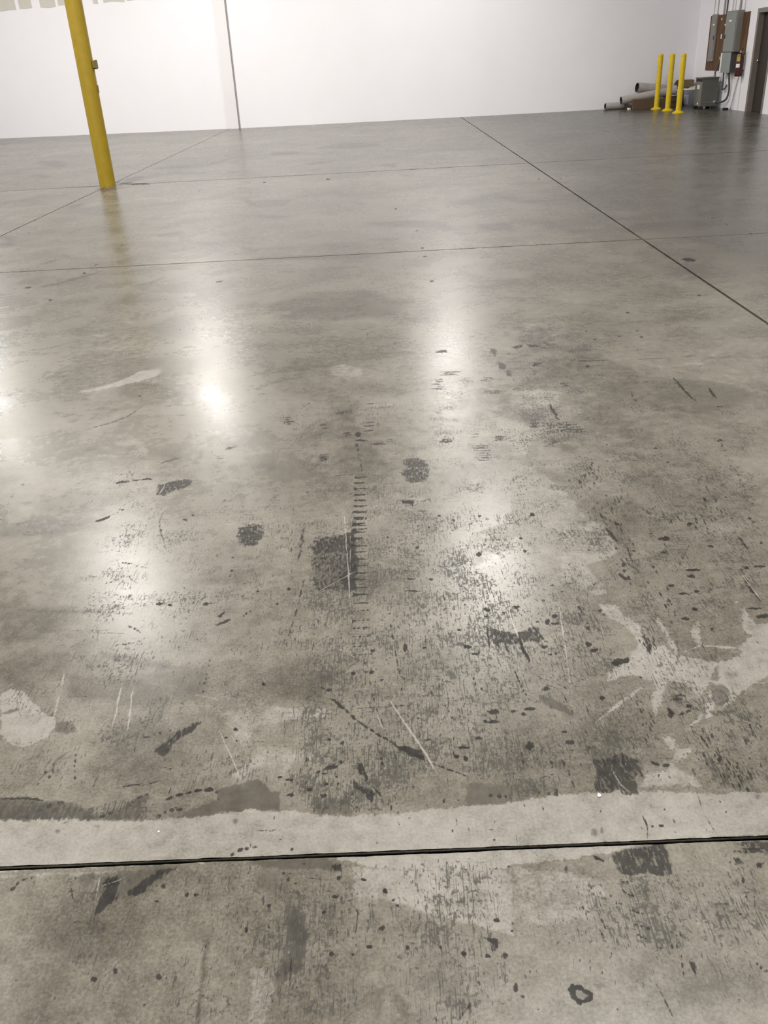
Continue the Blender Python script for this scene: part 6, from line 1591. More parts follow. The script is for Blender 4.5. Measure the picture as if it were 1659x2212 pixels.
D57 19 673 1933 -1 -7 1 -5 2 1 1 7 -1 5
D62 19 649 1925 -1 -11 1 -9 2 1 1 11 -1 9
D65 19 683 1921 -1 -11 1 -9 1 1 1 10 -1 10
D56 19 689 1976 -2 -6 2 -4 3 1 1 7 -1 4
D66 19 683 1910 -1 -11 2 -10 2 1 1 12 -1 10
D72 19 661 1880 -1 -13 2 -11 2 1 1 13 -2 11
D55 19 673 1907 -1 -12 2 -9 2 2 1 11 -1 10
D75 19 659 1887 -1 -13 1 -11 3 1 1 13 -1 12
D73 19 661 1898 -1 -10 1 -9 2 1 1 11 -1 8
D64 19 671 1907 -1 -7 1 -6 3 1 2 8 -2 6
D74 19 663 1886 -1 -16 1 -13 3 1 1 16 -2 13
D66 19 663 1911 -1 -15 2 -13 3 2 1 14 -2 13
D68 19 665 1930 -2 -14 2 -12 3 1 1 14 -2 12
D72 19 674 1925 -2 -12 3 -9 2 2 2 11 -2 10
D64 19 654 1873 -1 -14 2 -12 2 1 1 14 -2 12
D68 18 666 1920 -1 -10 1 -9 1 1 1 10 -1 9
D82 19 666 1922 -1 -7 1 -5 3 2 2 7 -2 5
D60 19 653 1924 0 -14 1 -13 2 1 1 14 -2 13
D72 20 787 2121 -2 -17 2 -16 2 2 3 18 -1 16
D86 20 769 2053 -2 -5 2 -4 2 1 1 5 -1 5
D82 20 787 2090 -1 -6 1 -4 3 2 2 6 -2 4
D71 20 800 2183 -1 -11 0 -9 2 1 1 11 0 9
D62 19 753 2003 0 -14 0 -14 2 1 2 15 -1 14
D65 17 763 2036 -1 -8 1 -7 1 1 1 8 0 7
D61 20 761 2010 -1 -11 1 -9 2 1 1 11 -1 9
D61 20 780 2107 -3 -11 2 -9 3 2 3 12 -2 8
D83 20 761 2003 -1 -5 1 -3 3 1 2 6 -1 3
D71 20 778 2097 -2 -11 2 -8 3 2 1 10 0 9
D82 20 767 2088 -1 -14 1 -13 2 1 2 15 -1 13
D65 20 784 2054 -2 -9 2 -7 3 2 2 9 -2 7
D85 20 771 2151 -2 -13 2 -10 3 2 1 12 -1 11
D61 21 801 2187 -2 -17 2 -14 3 2 3 17 -2 14
D64 21 807 2196 -2 -9 1 -7 2 1 1 8 -1 8
D83 20 769 2089 -3 -13 2 -11 3 2 2 13 -2 11
D61 21 731 2317 -1 -16 1 -15 3 3 1 16 -1 15
D71 22 724 2361 -2 -11 2 -9 2 1 2 12 -2 9
D70 18 714 2247 -1 -15 1 -15 1 1 1 15 -1 15
D76 22 742 2377 -2 -8 1 -6 4 3 1 8 -1 6
D60 22 748 2386 -2 -10 2 -7 3 2 2 10 -2 7
D71 20 724 2346 -2 -10 2 -8 1 1 1 9 -1 9
D89 21 722 2337 -1 -19 1 -16 1 1 1 18 0 17
D72 21 699 2221 -2 -15 3 -12 3 2 1 14 -1 13
D88 21 702 2249 -2 -12 2 -8 4 3 3 11 -3 8
D67 22 739 2349 -1 -15 1 -12 3 2 2 15 -2 11
D87 22 742 2390 -2 -10 2 -7 2 2 2 10 -2 7
D80 21 709 2342 -1 -18 1 -16 4 2 1 18 -2 16
D86 22 765 2479 -2 -16 1 -13 4 3 1 14 -1 14
D70 22 771 2453 -3 -13 2 -10 4 3 2 13 -2 10
D59 21 689 2228 0 -7 1 -5 3 2 2 7 -3 5
D82 22 745 2426 -3 -20 2 -17 3 2 2 20 -2 17
D75 21 701 2287 -1 -8 2 -7 2 2 2 9 -2 7
D79 22 739 2382 -2 -20 2 -17 3 2 1 19 -1 18
D71 17 795 1529 -1 -9 1 -7 3 2 0 8 0 7
D86 17 819 1550 0 -6 0 -4 1 0 1 6 0 4
D57 17 826 1531 -2 -10 1 -8 3 1 2 10 -1 8
D68 17 816 1534 -1 -7 1 -6 1 1 2 7 -1 6
D84 17 837 1555 -1 -9 0 -8 2 1 1 9 -1 7
D61 17 796 1538 -1 -4 1 -4 1 1 2 5 -1 3
D89 17 841 1576 -1 -10 0 -10 3 2 1 10 -1 9
D85 17 823 1603 -1 -12 0 -11 2 1 2 12 -1 11
D77 17 814 1550 -1 -8 0 -7 3 1 1 8 -1 7
D85 17 817 1571 -1 -9 1 -8 2 1 1 9 0 9
D56 17 786 1518 -1 -11 0 -9 2 0 1 11 -1 10
D78 17 793 1529 -1 -7 0 -7 2 1 1 7 -1 6
D68 17 789 1525 -1 -6 0 -7 2 1 1 7 -1 6
D60 17 813 1546 -1 -9 1 -7 2 1 1 8 -1 8
D77 17 786 1510 0 -5 0 -4 3 1 1 6 -1 4
D59 17 807 1519 -1 -4 1 -4 1 1 1 4 -1 4
D75 18 854 1602 -2 -6 1 -5 2 1 2 6 -1 6
D83 17 838 1580 -1 -8 0 -7 2 1 1 8 -1 7
D59 17 716 1486 -2 -4 2 -3 2 1 2 5 -2 2
D72 16 724 1460 -1 -7 1 -6 2 1 1 7 -1 6
D73 17 702 1481 -2 -7 2 -5 2 1 1 7 -1 5
D86 16 673 1451 -1 -6 1 -5 3 1 0 6 -1 5
D55 17 716 1503 -2 -12 2 -9 2 1 1 11 -1 10
D67 16 688 1430 -1 -3 1 -3 1 1 1 3 -1 2
D60 17 714 1540 -2 -9 2 -8 2 2 1 8 -1 8
D65 16 676 1451 -1 -3 1 -3 1 1 1 3 -1 3
D72 17 709 1487 -2 -10 2 -8 2 2 1 9 -1 9
D68 17 712 1477 0 -11 1 -9 2 1 1 11 -1 9
D55 16 712 1456 -1 -3 1 -3 1 1 1 3 -1 3
D58 16 636 1432 -1 -10 1 -10 3 2 0 10 -1 9
D80 17 679 1487 -1 -9 1 -7 2 1 1 9 -1 7
D66 16 704 1464 -1 -8 1 -6 2 1 3 8 -2 7
D75 16 725 1430 -1 -9 1 -8 2 1 0 9 0 8
D77 16 711 1471 -1 -9 1 -7 2 0 1 9 -1 8
D83 16 716 1447 -1 -4 1 -2 2 1 1 4 -1 3
D60 16 691 1467 -1 -4 1 -4 2 1 0 5 0 3
D68 16 661 1468 -1 -4 1 -3 2 1 1 4 -1 3
D60 17 737 1466 -2 -9 2 -8 2 1 1 9 -1 8
D80 16 708 1468 -2 -8 2 -5 2 1 1 7 -1 6
D64 16 663 1400 -1 -5 2 -4 1 1 1 5 -1 4
D60 17 719 1470 -1 -7 1 -6 2 2 1 7 -1 5
D80 17 725 1495 -1 -11 1 -9 2 1 0 10 -1 9
D60 17 733 1475 -1 -11 1 -9 2 1 1 10 -1 10
D68 14 684 1435 0 -10 1 -9 1 0 0 10 -1 9
D63 16 673 1454 -1 -6 1 -6 3 2 2 6 -2 5
D75 17 744 1454 -2 -6 1 -5 3 1 1 6 -1 5
D72 16 694 1458 0 -3 0 -2 2 1 2 3 -1 2
D71 16 709 1458 -1 -4 1 -3 1 1 1 3 -1 3
D60 16 675 1478 -2 -4 1 -4 2 1 1 5 -1 3
D86 15 708 1492 0 -6 0 -6 1 0 1 7 -1 6
D84 16 706 1466 0 -8 0 -7 1 1 1 7 -1 8
D74 16 725 1454 -2 -7 2 -6 3 1 1 7 -1 7
D71 16 722 1412 0 -4 0 -4 2 0 0 5 0 4
D73 16 718 1436 -1 -7 1 -6 2 1 1 7 -1 6
D84 16 733 1399 -1 -5 1 -4 2 0 1 5 -1 4
D83 15 720 1395 0 -4 0 -3 1 0 0 4 0 3
D85 16 736 1414 -1 -10 1 -9 2 1 1 10 -1 9
D57 16 698 1411 -1 -4 1 -4 2 1 1 5 -1 3
D72 16 731 1445 -1 -8 1 -8 1 1 1 8 -1 8
D57 14 760 1410 -1 -9 0 -8 2 1 0 8 0 8
D89 16 699 1423 -1 -10 2 -9 1 1 1 10 -1 9
D72 16 754 1409 -1 -8 1 -8 2 1 2 9 -2 7
D79 17 776 1464 -1 -5 1 -4 2 1 1 5 -1 4
D64 16 740 1435 -1 -10 0 -9 2 1 1 10 -1 9
D73 16 743 1446 -1 -10 1 -10 1 1 1 10 0 10
D87 15 717 1423 0 -7 1 -6 1 0 0 7 0 6
D77 16 729 1393 -1 -9 1 -9 1 1 1 9 -1 9
D63 16 739 1439 -1 -8 1 -7 3 1 1 8 -1 8
D89 16 730 1413 -1 -8 1 -8 2 1 2 9 -1 8
D88 16 692 1416 0 -7 1 -6 1 1 2 7 -2 6
D72 16 731 1414 -2 -10 1 -9 2 1 2 10 -1 9
D75 16 737 1439 -2 -6 2 -5 2 2 1 5 -1 5
D79 16 759 1416 0 -10 0 -9 2 1 1 10 -1 9
D83 16 735 1377 -2 -9 2 -7 3 1 1 9 -2 7
D64 16 710 1413 -1 -10 1 -8 2 1 0 9 -1 9
D85 16 707 1390 -1 -10 1 -9 3 2 1 10 -1 8
D66 16 731 1436 -1 -5 1 -5 1 0 0 6 0 5
D84 16 757 1425 -1 -10 1 -8 2 1 1 9 -1 9
D78 16 756 1407 -1 -7 1 -6 1 0 1 7 -1 6
D59 14 723 1459 0 -8 0 -7 2 0 0 8 0 7
D85 16 723 1390 -1 -10 1 -8 1 0 2 10 -1 9
D72 16 749 1410 -2 -10 2 -8 2 1 1 9 -1 9
D68 16 732 1428 -2 -5 1 -3 3 1 0 4 0 4
D60 16 734 1394 -1 -5 1 -4 2 1 1 5 -1 4
D71 15 744 1428 0 -6 0 -6 1 1 1 6 -1 6
D58 16 747 1409 -1 -7 1 -6 1 0 1 7 -1 6
D84 17 582 1649 0 -8 1 -7 2 1 0 8 -1 7
D67 17 586 1598 0 -12 1 -11 2 1 1 12 -2 11
D80 17 558 1543 0 -11 2 -10 1 1 1 11 -2 10
D64 17 593 1628 -1 -13 2 -11 3 1 1 13 -2 11
D87 17 595 1630 -1 -11 1 -10 2 1 0 11 -1 10
D64 17 582 1616 0 -5 1 -5 1 1 0 5 0 5
D70 17 571 1603 0 -9 1 -9 1 1 0 9 -1 9
D58 17 599 1593 -1 -6 1 -4 2 1 1 6 -1 4
D79 16 535 1478 0 -10 1 -10 2 1 0 10 -2 10
D75 17 594 1603 0 -7 1 -6 1 1 1 7 -1 6
D75 17 568 1558 -1 -9 2 -8 2 1 0 9 -1 8
D84 17 567 1590 -2 -6 2 -4 3 1 1 7 -2 4
D61 17 579 1578 0 -11 1 -9 3 1 1 11 -2 9
D80 15 597 1597 -1 -5 1 -5 1 1 1 5 -1 4
D64 17 699 1561 -1 -10 1 -9 2 1 0 10 -1 9
D82 17 718 1545 -1 -7 1 -6 2 1 0 7 0 6
D82 16 682 1520 -1 -6 1 -6 1 1 0 6 0 6
D59 17 703 1566 -1 -12 1 -10 2 1 0 11 0 10
D62 17 693 1542 -1 -12 1 -11 2 1 1 12 -1 10
D71 17 704 1536 -1 -9 1 -8 2 0 1 10 -1 8
D85 17 695 1513 -1 -9 1 -8 2 1 1 9 -1 8
D56 17 678 1492 -1 -11 1 -10 2 1 1 11 -2 10
D83 17 691 1541 -1 -11 1 -9 3 1 1 11 -1 9
D87 17 694 1527 -1 -6 1 -4 3 2 1 5 -1 4
D66 16 719 1542 0 -4 0 -2 2 0 0 4 -1 2
D79 17 706 1535 -1 -8 2 -6 1 1 1 8 -1 6
D70 24 1021 2593 -4 -24 0 -21 3 2 4 23 0 22
D68 24 1026 2604 -3 -15 0 -13 4 3 4 16 -2 11
D66 24 969 2612 -2 -18 0 -15 4 3 3 17 -1 16
D76 20 993 2552 -2 -21 -2 -19 2 1 3 21 1 20
D66 24 1051 2605 -2 -13 -1 -12 2 1 3 14 0 11
D72 24 1075 2592 -3 -18 -1 -17 3 2 4 19 0 17
D84 24 1020 2584 -3 -14 0 -11 4 2 2 13 0 12
D79 23 1005 2552 -3 -24 -1 -21 4 3 4 23 -1 21
D55 22 1058 2590 -3 -15 0 -12 2 1 2 14 1 13
D81 23 1054 2623 -3 -18 0 -15 2 1 2 17 1 16
D85 24 1047 2581 -3 -20 0 -18 3 2 3 21 1 18
D85 24 939 2601 -4 -19 1 -16 3 2 4 19 -1 17
D64 23 928 2582 -1 -11 0 -10 4 3 2 12 -1 9
D72 23 1040 2528 -3 -15 0 -13 3 3 4 15 -1 12
D61 20 527 2127 -1 -8 2 -7 2 2 1 8 -3 6
D84 18 535 2139 0 -7 0 -6 2 1 0 7 -1 6
D81 20 520 2096 0 -15 2 -13 3 2 0 15 -3 13
D77 20 477 2082 0 -6 1 -6 3 2 1 7 -2 6
D82 18 557 2171 0 -15 2 -14 1 1 0 14 -2 15
D87 19 511 2068 0 -14 2 -13 2 2 0 13 -2 13
D58 20 508 2096 -1 -8 2 -6 3 2 1 8 -2 6
D75 20 520 2100 0 -5 1 -4 2 2 1 5 -2 3
D56 20 521 2143 -1 -7 1 -6 2 2 2 7 -2 5
D77 20 516 2097 -1 -10 2 -8 3 2 1 10 -3 8
D89 17 520 2084 1 -15 1 -14 2 1 -1 15 -1 14
D58 19 514 2005 -1 -13 3 -10 3 2 1 12 -3 11
D69 19 525 2060 0 -8 2 -7 2 2 1 8 -2 7
D70 20 528 2093 0 -15 2 -14 2 1 0 15 -2 14
D62 19 482 2071 0 -15 3 -14 2 1 -1 15 -2 14
D77 19 478 2010 0 -6 1 -6 1 1 1 7 -2 5
W50 437 752 2691 541 -55 -234 -581 -186 64 -121 61 -35 238
W60 260 717 2523 63 -59 -19 -595 -39 -18 -37 171
W55 375 426 2208 157 -65 40 -207 -72 -184 -205 -18
W50 330 271 1771 350 -55 -36 -196 -103 -45 -261 -70
W72 188 639 1543 83 6 76 -140 -14 -37 -104 6
W50 339 737 1648 154 -10 -107 -266 -109 92
L100 15 -933 1365 49 -1 42 0 33 5 35 1 36 -5 38 -9 42 -2 63 -3 68 4 68 3 54 9 62 2 4 -1 45 -5 63 -6 16 -6 43 -7 68 -3 68 -1 69 10 68 5 89 1 25 6 52 6 52 6 71 8 41 1 68 -4 60 -6 98 -15 62 4 88 -1 -46 -116 -1640 -15
L90 16 -187 1233 117 4 277 -2 -3 2 148 -1 125 -1 -78 -18 -79 -13 -128 -9 -10 -6 -39 -6 -59 -1 -91 11 -54 8 -44 11 -46 10
L78 60 -128 1208 121 -13 206 -12 -8 -61 -12 -84 -101 37 -88 28 -61 27 -52 6
L55 22 -857 1224 196 -2 83 7 2 -10 -83 -5 -193 -1
L60 100 191 1191 123 -14 68 -29 -28 -68 -94 -29 -85 20
L60 28 -305 999 23 -1 27 -12 -3 -25 -12 -70 -29 -22
B80 46 -955 1437 36 1 24 3 29 -11 36 -9 55 -5 49 -21 35 -24 22 21 28 3 20 31 24 4 16 -15 -27 -13 -6 -18 28 -30 -79 1 -36 2 -66 13 -76 -4 -84 0
D70 17 -938 1431 8 0 8 -1 9 -1 8 0 8 0 8 1 8 -3 9 -1 9 -2 8 -1 8 -2 9 0 8 -1 -1 3 -9 2 -8 2 -9 3 -9 1 -8 2 -8 0 -9 3 -9 0 -8 0 -8 1 -8 -1 -8 -1 -7 0
D35 26 -856 1369 7 1 5 5 2 7 -4 6 -8 0 -5 -4 -2 -9
D52 16 -839 1385 6 1 3 3 3 6 -3 3 -5 -1 -4 -4 -3 -4
D43 26 -819 1397 6 2 6 1 4 6 -4 6 -7 1 -7 -2 -3 -7
D49 16 -797 1406 9 -2 4 8 -3 6 -9 2 -5 -6
D62 16 -687 1361 8 2 4 7 -2 4 -9 -1 -4 -7
D56 16 -672 1372 7 -2 2 6 -3 6 -7 0 -2 -6
D56 16 -657 1382 7 2 5 3 -2 4 -7 -1 -4 -5
D50 16 -628 1402 6 0 1 7 -3 4 -4 -3 -3 -5
D62 16 -616 1414 5 3 3 6 -2 3 -6 -3 -3 -5
D54 16 -605 1426 6 -4 5 -3 1 6 -5 7 -7 -1
W75 93 -956 1440 229 -40 130 30 12 -78 -342 16
B95 24 -517 1356 37 26 45 20 -9 33 41 12 56 14 13 -18 16 -15 22 -10 7 -52 -57 3 -62 -1 -51 -8
D75 16 -552 1407 7 1 5 4 5 4 -2 4 -7 -1 -5 -4 -5 -4
D77 16 -533 1416 7 0 5 2 5 3 -2 6 -7 1 -6 -1 -4 -5
D85 16 -512 1423 8 1 7 3 -2 5 -8 0 -7 -4
D85 16 -491 1428 6 0 7 0 5 3 -1 6 -7 2 -7 0 -5 -5
D79 16 -469 1431 7 -2 7 -1 6 4 -2 6 -7 4 -7 -2 -6 -3
D56 16 -560 1354 6 2 3 8 -3 4 -8 0 -2 -9
D52 16 -549 1367 5 1 3 6 -3 4 -6 -1 -2 -7
D55 16 -536 1373 6 -2 5 3 -2 7 -7 4 -4 -5
D66 16 -520 1373 8 -3 5 5 -2 7 -7 3 -6 -3
D90 16 -674 1452 8 1 8 0 8 1 8 2 8 1 8 2 8 2 -1 2 -8 -1 -8 -1 -8 -1 -8 -1 -8 -2 -8 -2 -8 -1
D70 16 -620 1454 7 1 8 3 7 1 8 3 7 3 7 3 -1 2 -8 -2 -8 -1 -7 -3 -7 -3 -7 -3 -7 -3
D70 16 -548 1424 1 7 0 7 0 7 -2 1 -1 -7 -1 -6 1 -8
D56 16 -445 1429 -1 -6 5 -3 5 2 0 6 -5 3
D60 16 -436 1411 1 -7 4 -5 3 1 -2 6 -3 6
B70 43 -220 1390 45 7 36 -15 15 -37 -48 0 -36 5
B65 33 122 1413 27 8 28 -2 55 -10 -7 -49 -35 -4 -73 -1
D57 15 172 1380 4 -3 4 2 1 5 -3 3 -5 -2
D50 15 188 1377 5 -7 8 5 1 7 -5 7 -8 -6
D58 15 204 1375 3 -3 5 2 1 5 -3 5 -5 -3
D70 24 -136 1442 13 -3 18 -15 25 -18 -4 -25 -10 0 -11 26 -18 10
D66 25 -116 1499 0 -12 2 -10 2 -11 4 -11 2 -10 5 -9 5 2 -1 11 -1 11 -2 10 -4 10 -2 10 -4 10
D75 15 -87 1426 5 -9 4 -8 5 -9 6 -7 5 -8 2 2 -4 9 -5 8 -5 8 -5 8 -6 8
D54 16 -221 1467 6 1 5 4 5 4 -2 4 -6 -1 -5 -4 -4 -5
D64 16 -203 1478 8 3 6 7 -1 3 -8 -3 -6 -7
D62 16 -185 1489 7 3 7 6 -2 5 -8 -3 -6 -7
D65 16 -72 1537 -1 -7 3 -7 6 1 3 8 -5 7
D50 16 -69 1518 0 -7 2 -6 5 1 2 8 -3 5
D69 16 -66 1500 -4 -5 4 -6 4 -1 3 5 -3 6
D51 16 -67 1481 -1 -5 1 -6 3 -1 2 6 -1 5
D59 15 -132 1409 -3 -5 2 -6 3 0 2 5 -2 5
D59 15 -132 1393 -1 -4 1 -4 2 -1 1 4 -1 4
D52 15 -133 1377 -1 -6 1 -6 3 0 2 5 -2 6
D53 15 -132 1361 -1 -4 1 -5 2 0 1 4 -1 5
D53 15 -122 1394 -2 -3 2 -4 4 0 2 3 -2 4
D49 15 -122 1382 -1 -4 2 -4 2 0 1 4 -2 4
D63 15 -122 1369 -2 -4 2 -4 3 -1 1 5 -1 4
D56 15 -123 1357 -2 -3 2 -4 4 0 2 3 -2 4
D43 16 -246 1548 0 -8 2 -8 2 0 0 8 -2 8
D46 16 -243 1524 -1 -8 3 -8 2 0 0 8 -2 8
D41 16 -240 1500 0 -8 2 -7 1 0 0 7 -1 8
D37 16 -237 1477 -1 -8 0 -8 2 0 1 7 0 8
D48 16 -238 1454 -1 -7 1 -7 1 0 2 6 -1 8
D45 15 -239 1432 -1 -6 1 -6 2 0 1 5 0 6
D46 16 7 1533 0 -8 0 -7 1 0 1 7 0 8
D50 16 7 1506 -1 -8 0 -9 2 0 1 8 -1 9
D46 14 6 1480 0 -9 0 -8 1 0 1 8 -1 9
D50 15 5 1454 -1 -9 1 -9 2 0 1 9 -1 9
D49 15 5 1429 -2 -10 1 -10 2 0 1 10 -1 9
D42 15 4 1404 -1 -7 1 -7 1 0 1 7 0 7
D45 15 4 1380 -1 -9 0 -8 2 0 1 8 -1 9
D38 16 -33 1520 0 -9 4 -7 2 1 -1 9 -3 7
D44 16 -26 1494 0 -10 4 -8 2 1 -1 9 -3 9
D43 16 -289 1475 0 -10 1 -10 2 0 -1 10 -1 10
D41 16 -287 1448 0 -10 2 -10 1 0 0 10 -1 10
B50 39 -355 1440 21 -1 20 -20 -12 -50 -21 1
D80 14 -262 1407 0 -4 -6 -2 -6 2 -5 3 -2 3 6 2 6 2 6 -3
D75 14 -220 1423 -1 -4 -6 -2 -6 1 -5 4 3 3 1 4 6 0 5 -3
D70 14 -189 1402 1 -3 -6 -2 -6 1 -3 4 -2 3 4 3 6 1 6 -3
D58 15 -33 1368 1 -1 2 1 0 2 -2 2 -2 -2
D49 15 -27 1369 2 0 2 0 0 2 -3 1 -2 -1
D55 15 -21 1370 2 -1 2 1 0 2 -3 1 -1 -2
D53 15 -15 1370 2 0 2 1 0 2 -2 0 -2 -1
D70 14 -42 1358 -1 -4 -1 -5 -2 1 -1 5 0 7 2 4 2 2 1 -4
D70 14 75 1372 -1 -5 -2 -3 -3 0 -1 6 1 5 2 3 2 3 1 -4
W70 176 -295 1480 263 35 54 -101 -92 -72 -144 8
D51 16 349 1486 -1 -10 2 -8 4 -7 4 2 2 11 -3 7 -3 8
D61 16 356 1451 1 -9 0 -8 4 -7 3 2 0 9 0 8 -4 7
D61 16 361 1416 -1 -9 2 -7 1 -7 3 1 1 8 0 8 -2 7
W90 93 650 1495 48 -18 43 -56 24 -62 -55 6 -31 59
D69 16 552 1458 5 -4 5 -3 7 1 2 3 -5 5 -5 3 -7 0
D71 16 573 1449 6 -3 6 -1 8 3 1 5 -6 3 -6 0 -7 -2
D72 16 300 1428 6 0 5 4 0 2 -6 -1 -5 -2
D62 16 318 1434 4 0 5 3 0 3 -5 0 -4 -3
W80 66 210 1432 120 -2 4 -52 -119 -13
D59 16 323 1478 -2 -6 3 -5 5 1 3 7 -4 4
D55 16 325 1464 -3 -5 2 -3 4 1 2 4 -2 3
D70 25 296 1527 -4 -8 -7 -9 -7 7 -7 5 4 10 6 9 8 -2 7 -3
D42 16 261 1518 -2 -9 0 -8 2 -7 3 0 1 9 0 8 -2 8
D56 16 261 1487 -1 -10 1 -9 4 1 2 10 -3 9
D51 15 279 1382 4 -3 6 1 1 7 -3 5 -6 -3
D50 15 296 1379 6 -4 7 2 2 6 -6 4 -7 -1
D53 15 312 1375 4 -5 7 2 2 10 -4 5 -6 -4
D64 15 325 1411 -1 -4 1 -4 2 0 2 4 -1 4
D62 15 324 1395 -1 -6 1 -5 1 0 1 6 0 5
B45 40 348 1468 75 0 -4 -19 -72 -1
W60 95 791 1487 44 -23 -38 -93 -24 24
D66 42 -631 1119 1 30 1 25 -2 34 21 6 10 -27 5 -40 -13 -10 -9 -14
D66 42 -576 1168 15 17 20 22 16 15 38 5 -13 -14 -17 -11 -18 -20 -10 -23 -25 -2
B70 63 -645 1212 160 19 -49 -51 -45 -23 -29 -20 -18 -13
S80 10 -634 1184 7 2 6 3 6 2 7 2 6 3 5 4 6 3 6 3 -1 2 -6 -3 -6 -3 -6 -3 -6 -3 -6 -2 -6 -3 -7 -2 -6 -3
S70 10 -628 1207 3 -9 3 -9 4 -8 1 0 -3 9 -3 9 -4 8
S60 10 -595 1210 2 -9 2 -9 3 -8 4 -9 1 0 -3 9 -2 8 -3 9 -3 9
S60 10 -646 1212 0 -8 1 -8 1 -8 1 -8 2 -8 1 -8 2 -8 2 0 0 7 -1 8 -1 8 -1 8 -2 8 -1 8 -2 9
D56 15 -818 1180 6 4 1 7 -4 3 -6 -4 0 -8
D50 16 -811 1193 4 5 1 6 -4 3 -4 -4 -1 -7
D58 16 -805 1205 7 0 6 4 -2 3 -8 0 -5 -3
D42 15 -790 1208 7 0 6 4 -2 4 -9 1 -5 -4
B70 43 -697 1209 17 10 22 -1 7 -30 -14 -5 -21 16
D60 15 -700 1172 6 1 6 2 5 2 -1 2 -6 -1 -6 -1 -5 -2
D60 15 -697 1184 3 -8 4 -9 4 -8 5 -8 1 0 -3 8 -4 9 -4 8 -4 8
D50 15 -671 1101 6 0 7 1 6 1 6 2 6 1 6 1 6 2 0 2 -7 -1 -6 -1 -6 -1 -6 -2 -7 0 -6 -2 -6 -2
B55 31 -434 1153 7 -1 8 -1 7 0 7 0 7 -1 8 -1 7 0 7 1 7 -1 7 0 7 1 8 0 7 0 -1 3 -7 0 -7 1 -7 0 -8 1 -7 1 -7 -1 -8 1 -7 0 -7 -1 -7 1 -7 0 -7 -1 -8 0
D80 13 -584 985 -2 -2 -2 -4 -4 3 -3 2 -2 3 2 4 4 0 5 -2
D66 22 -467 983 0 -4 -3 -2 -4 2 -3 2 -1 4 1 4 4 0 4 -3
D80 13 -551 998 1 -4 -3 -1 -3 0 -2 4 -2 4 1 3 3 1 4 -3
D80 13 -508 1143 0 -2 -3 -1 -4 1 -3 2 -1 1 3 2 3 0 4 -1
D80 14 -502 1179 0 -4 -3 -1 -4 1 -3 3 -1 3 2 3 4 1 3 -3
D80 13 -451 1156 0 -3 -2 -2 -4 1 -2 3 -1 4 2 2 2 1 4 -2
D80 13 -431 1156 -2 -2 -2 -2 -3 0 -2 3 -1 2 1 3 4 -1 2 -1
D80 14 -763 1126 0 -1 0 -1 -2 0 0 2 -2 1 1 2 1 -1 1 0
B80 40 -766 1331 0 -4 -2 -3 -5 2 -4 3 -2 5 2 4 4 0 5 -2
B80 40 -683 1340 0 -3 -4 -1 -4 1 -3 3 -1 3 2 2 4 0 4 -1
B80 38 -377 1339 -1 -5 -4 -3 -6 2 -3 5 -3 4 4 3 5 1 5 -3
B80 40 -750 1322 0 -2 -1 0 -2 0 -1 1 -1 2 1 1 1 0 2 -1
D80 13 -321 1073 0 -4 -2 -4 -4 2 -2 4 -1 4 1 5 4 -2 3 -1
D80 13 -557 938 -1 -1 -1 0 -1 0 -2 1 0 1 1 1 1 1 2 -1
D80 13 -483 933 0 -2 -2 0 -2 0 -1 1 -1 2 1 1 2 1 2 -2
D80 14 -569 1170 -1 -1 -2 -1 -2 1 -3 1 0 1 2 1 2 0 2 0
T100 39 -397 1057 -1 -14 0 -13 2 -13 -1 -13 1 -13 1 -12 1 -13 2 -12 0 -12 0 -12 2 -12 1 -11 1 -12 3 0 1 11 -1 12 0 11 0 12 0 12 -2 12 -1 13 1 12 -2 13 -1 13 -2 13 0 13 -2 14
D70 13 -394 946 5 -1 4 -1 5 1 0 1 -5 1 -5 0 -5 0
D52 14 -398 1057 0 -4 0 -3 1 0 2 3 -1 3
D63 14 -398 1045 -1 -3 1 -4 1 0 1 3 0 4
T50 248 -701 1145 167 -43 -14 -65 -53 -20 -91 10 -38 67
T40 244 -794 1064 102 -37 98 -124 -139 5
D43 14 -487 995 -3 -4 0 -4 1 -1 3 3 0 5
D43 14 -491 983 -2 -3 -1 -3 2 -1 1 3 1 3
D49 14 -496 971 -2 -3 -1 -4 2 -1 2 3 1 4
B40 33 -652 1351 -1 -8 0 -9 1 -9 2 -10 0 -8 0 -9 3 -9 2 -10 5 -1 0 9 0 8 -1 9 -1 9 -2 9 0 9 -2 10 -3 9
D68 15 -379 1246 6 0 2 5 -2 5 -6 0 -2 -6
D74 15 -366 1254 6 2 4 5 -3 5 -6 -1 -4 -7
D75 15 -354 1262 5 -1 4 2 -1 5 -5 2 -4 -4
D62 15 -339 1264 7 -2 5 2 -1 5 -6 2 -6 -3
D48 15 -346 1280 1 -7 3 -6 2 0 0 7 -4 7
B50 36 -389 1200 43 -6 -6 -7 -32 3
D47 14 -322 1127 -1 -5 2 -6 1 0 0 5 -1 6
D38 14 -321 1111 0 -4 1 -4 1 -1 0 5 -1 4
D47 14 -320 1095 0 -6 1 -5 2 0 0 5 -1 5
D49 14 -318 1079 0 -6 1 -6 1 0 0 6 -1 5
B35 60 -444 1078 65 4 -2 -23 -54 2
D47 13 -333 912 3 -3 4 -1 1 1 -3 3 -4 2
D46 13 -324 906 3 -2 3 -1 1 1 -2 3 -4 1
D49 13 -315 901 3 -3 4 -2 1 2 -3 2 -4 2
D50 14 -890 1339 -6 0 -5 -1 0 -1 6 -1 6 2
D65 15 -339 1308 8 0 7 0 7 0 7 0 7 -1 7 1 7 0 8 0 -1 2 -7 0 -7 1 -7 0 -7 0 -8 0 -7 0 -7 -1 -7 0
B85 41 -348 1230 84 4 74 0 30 -13 11 -10 -2 -13 -21 1 -26 10 -64 -4 -66 15
D66 31 -176 1218 27 -5 0 -16 -17 5
D60 14 -270 1196 4 -3 4 2 0 4 -5 3 -4 -2
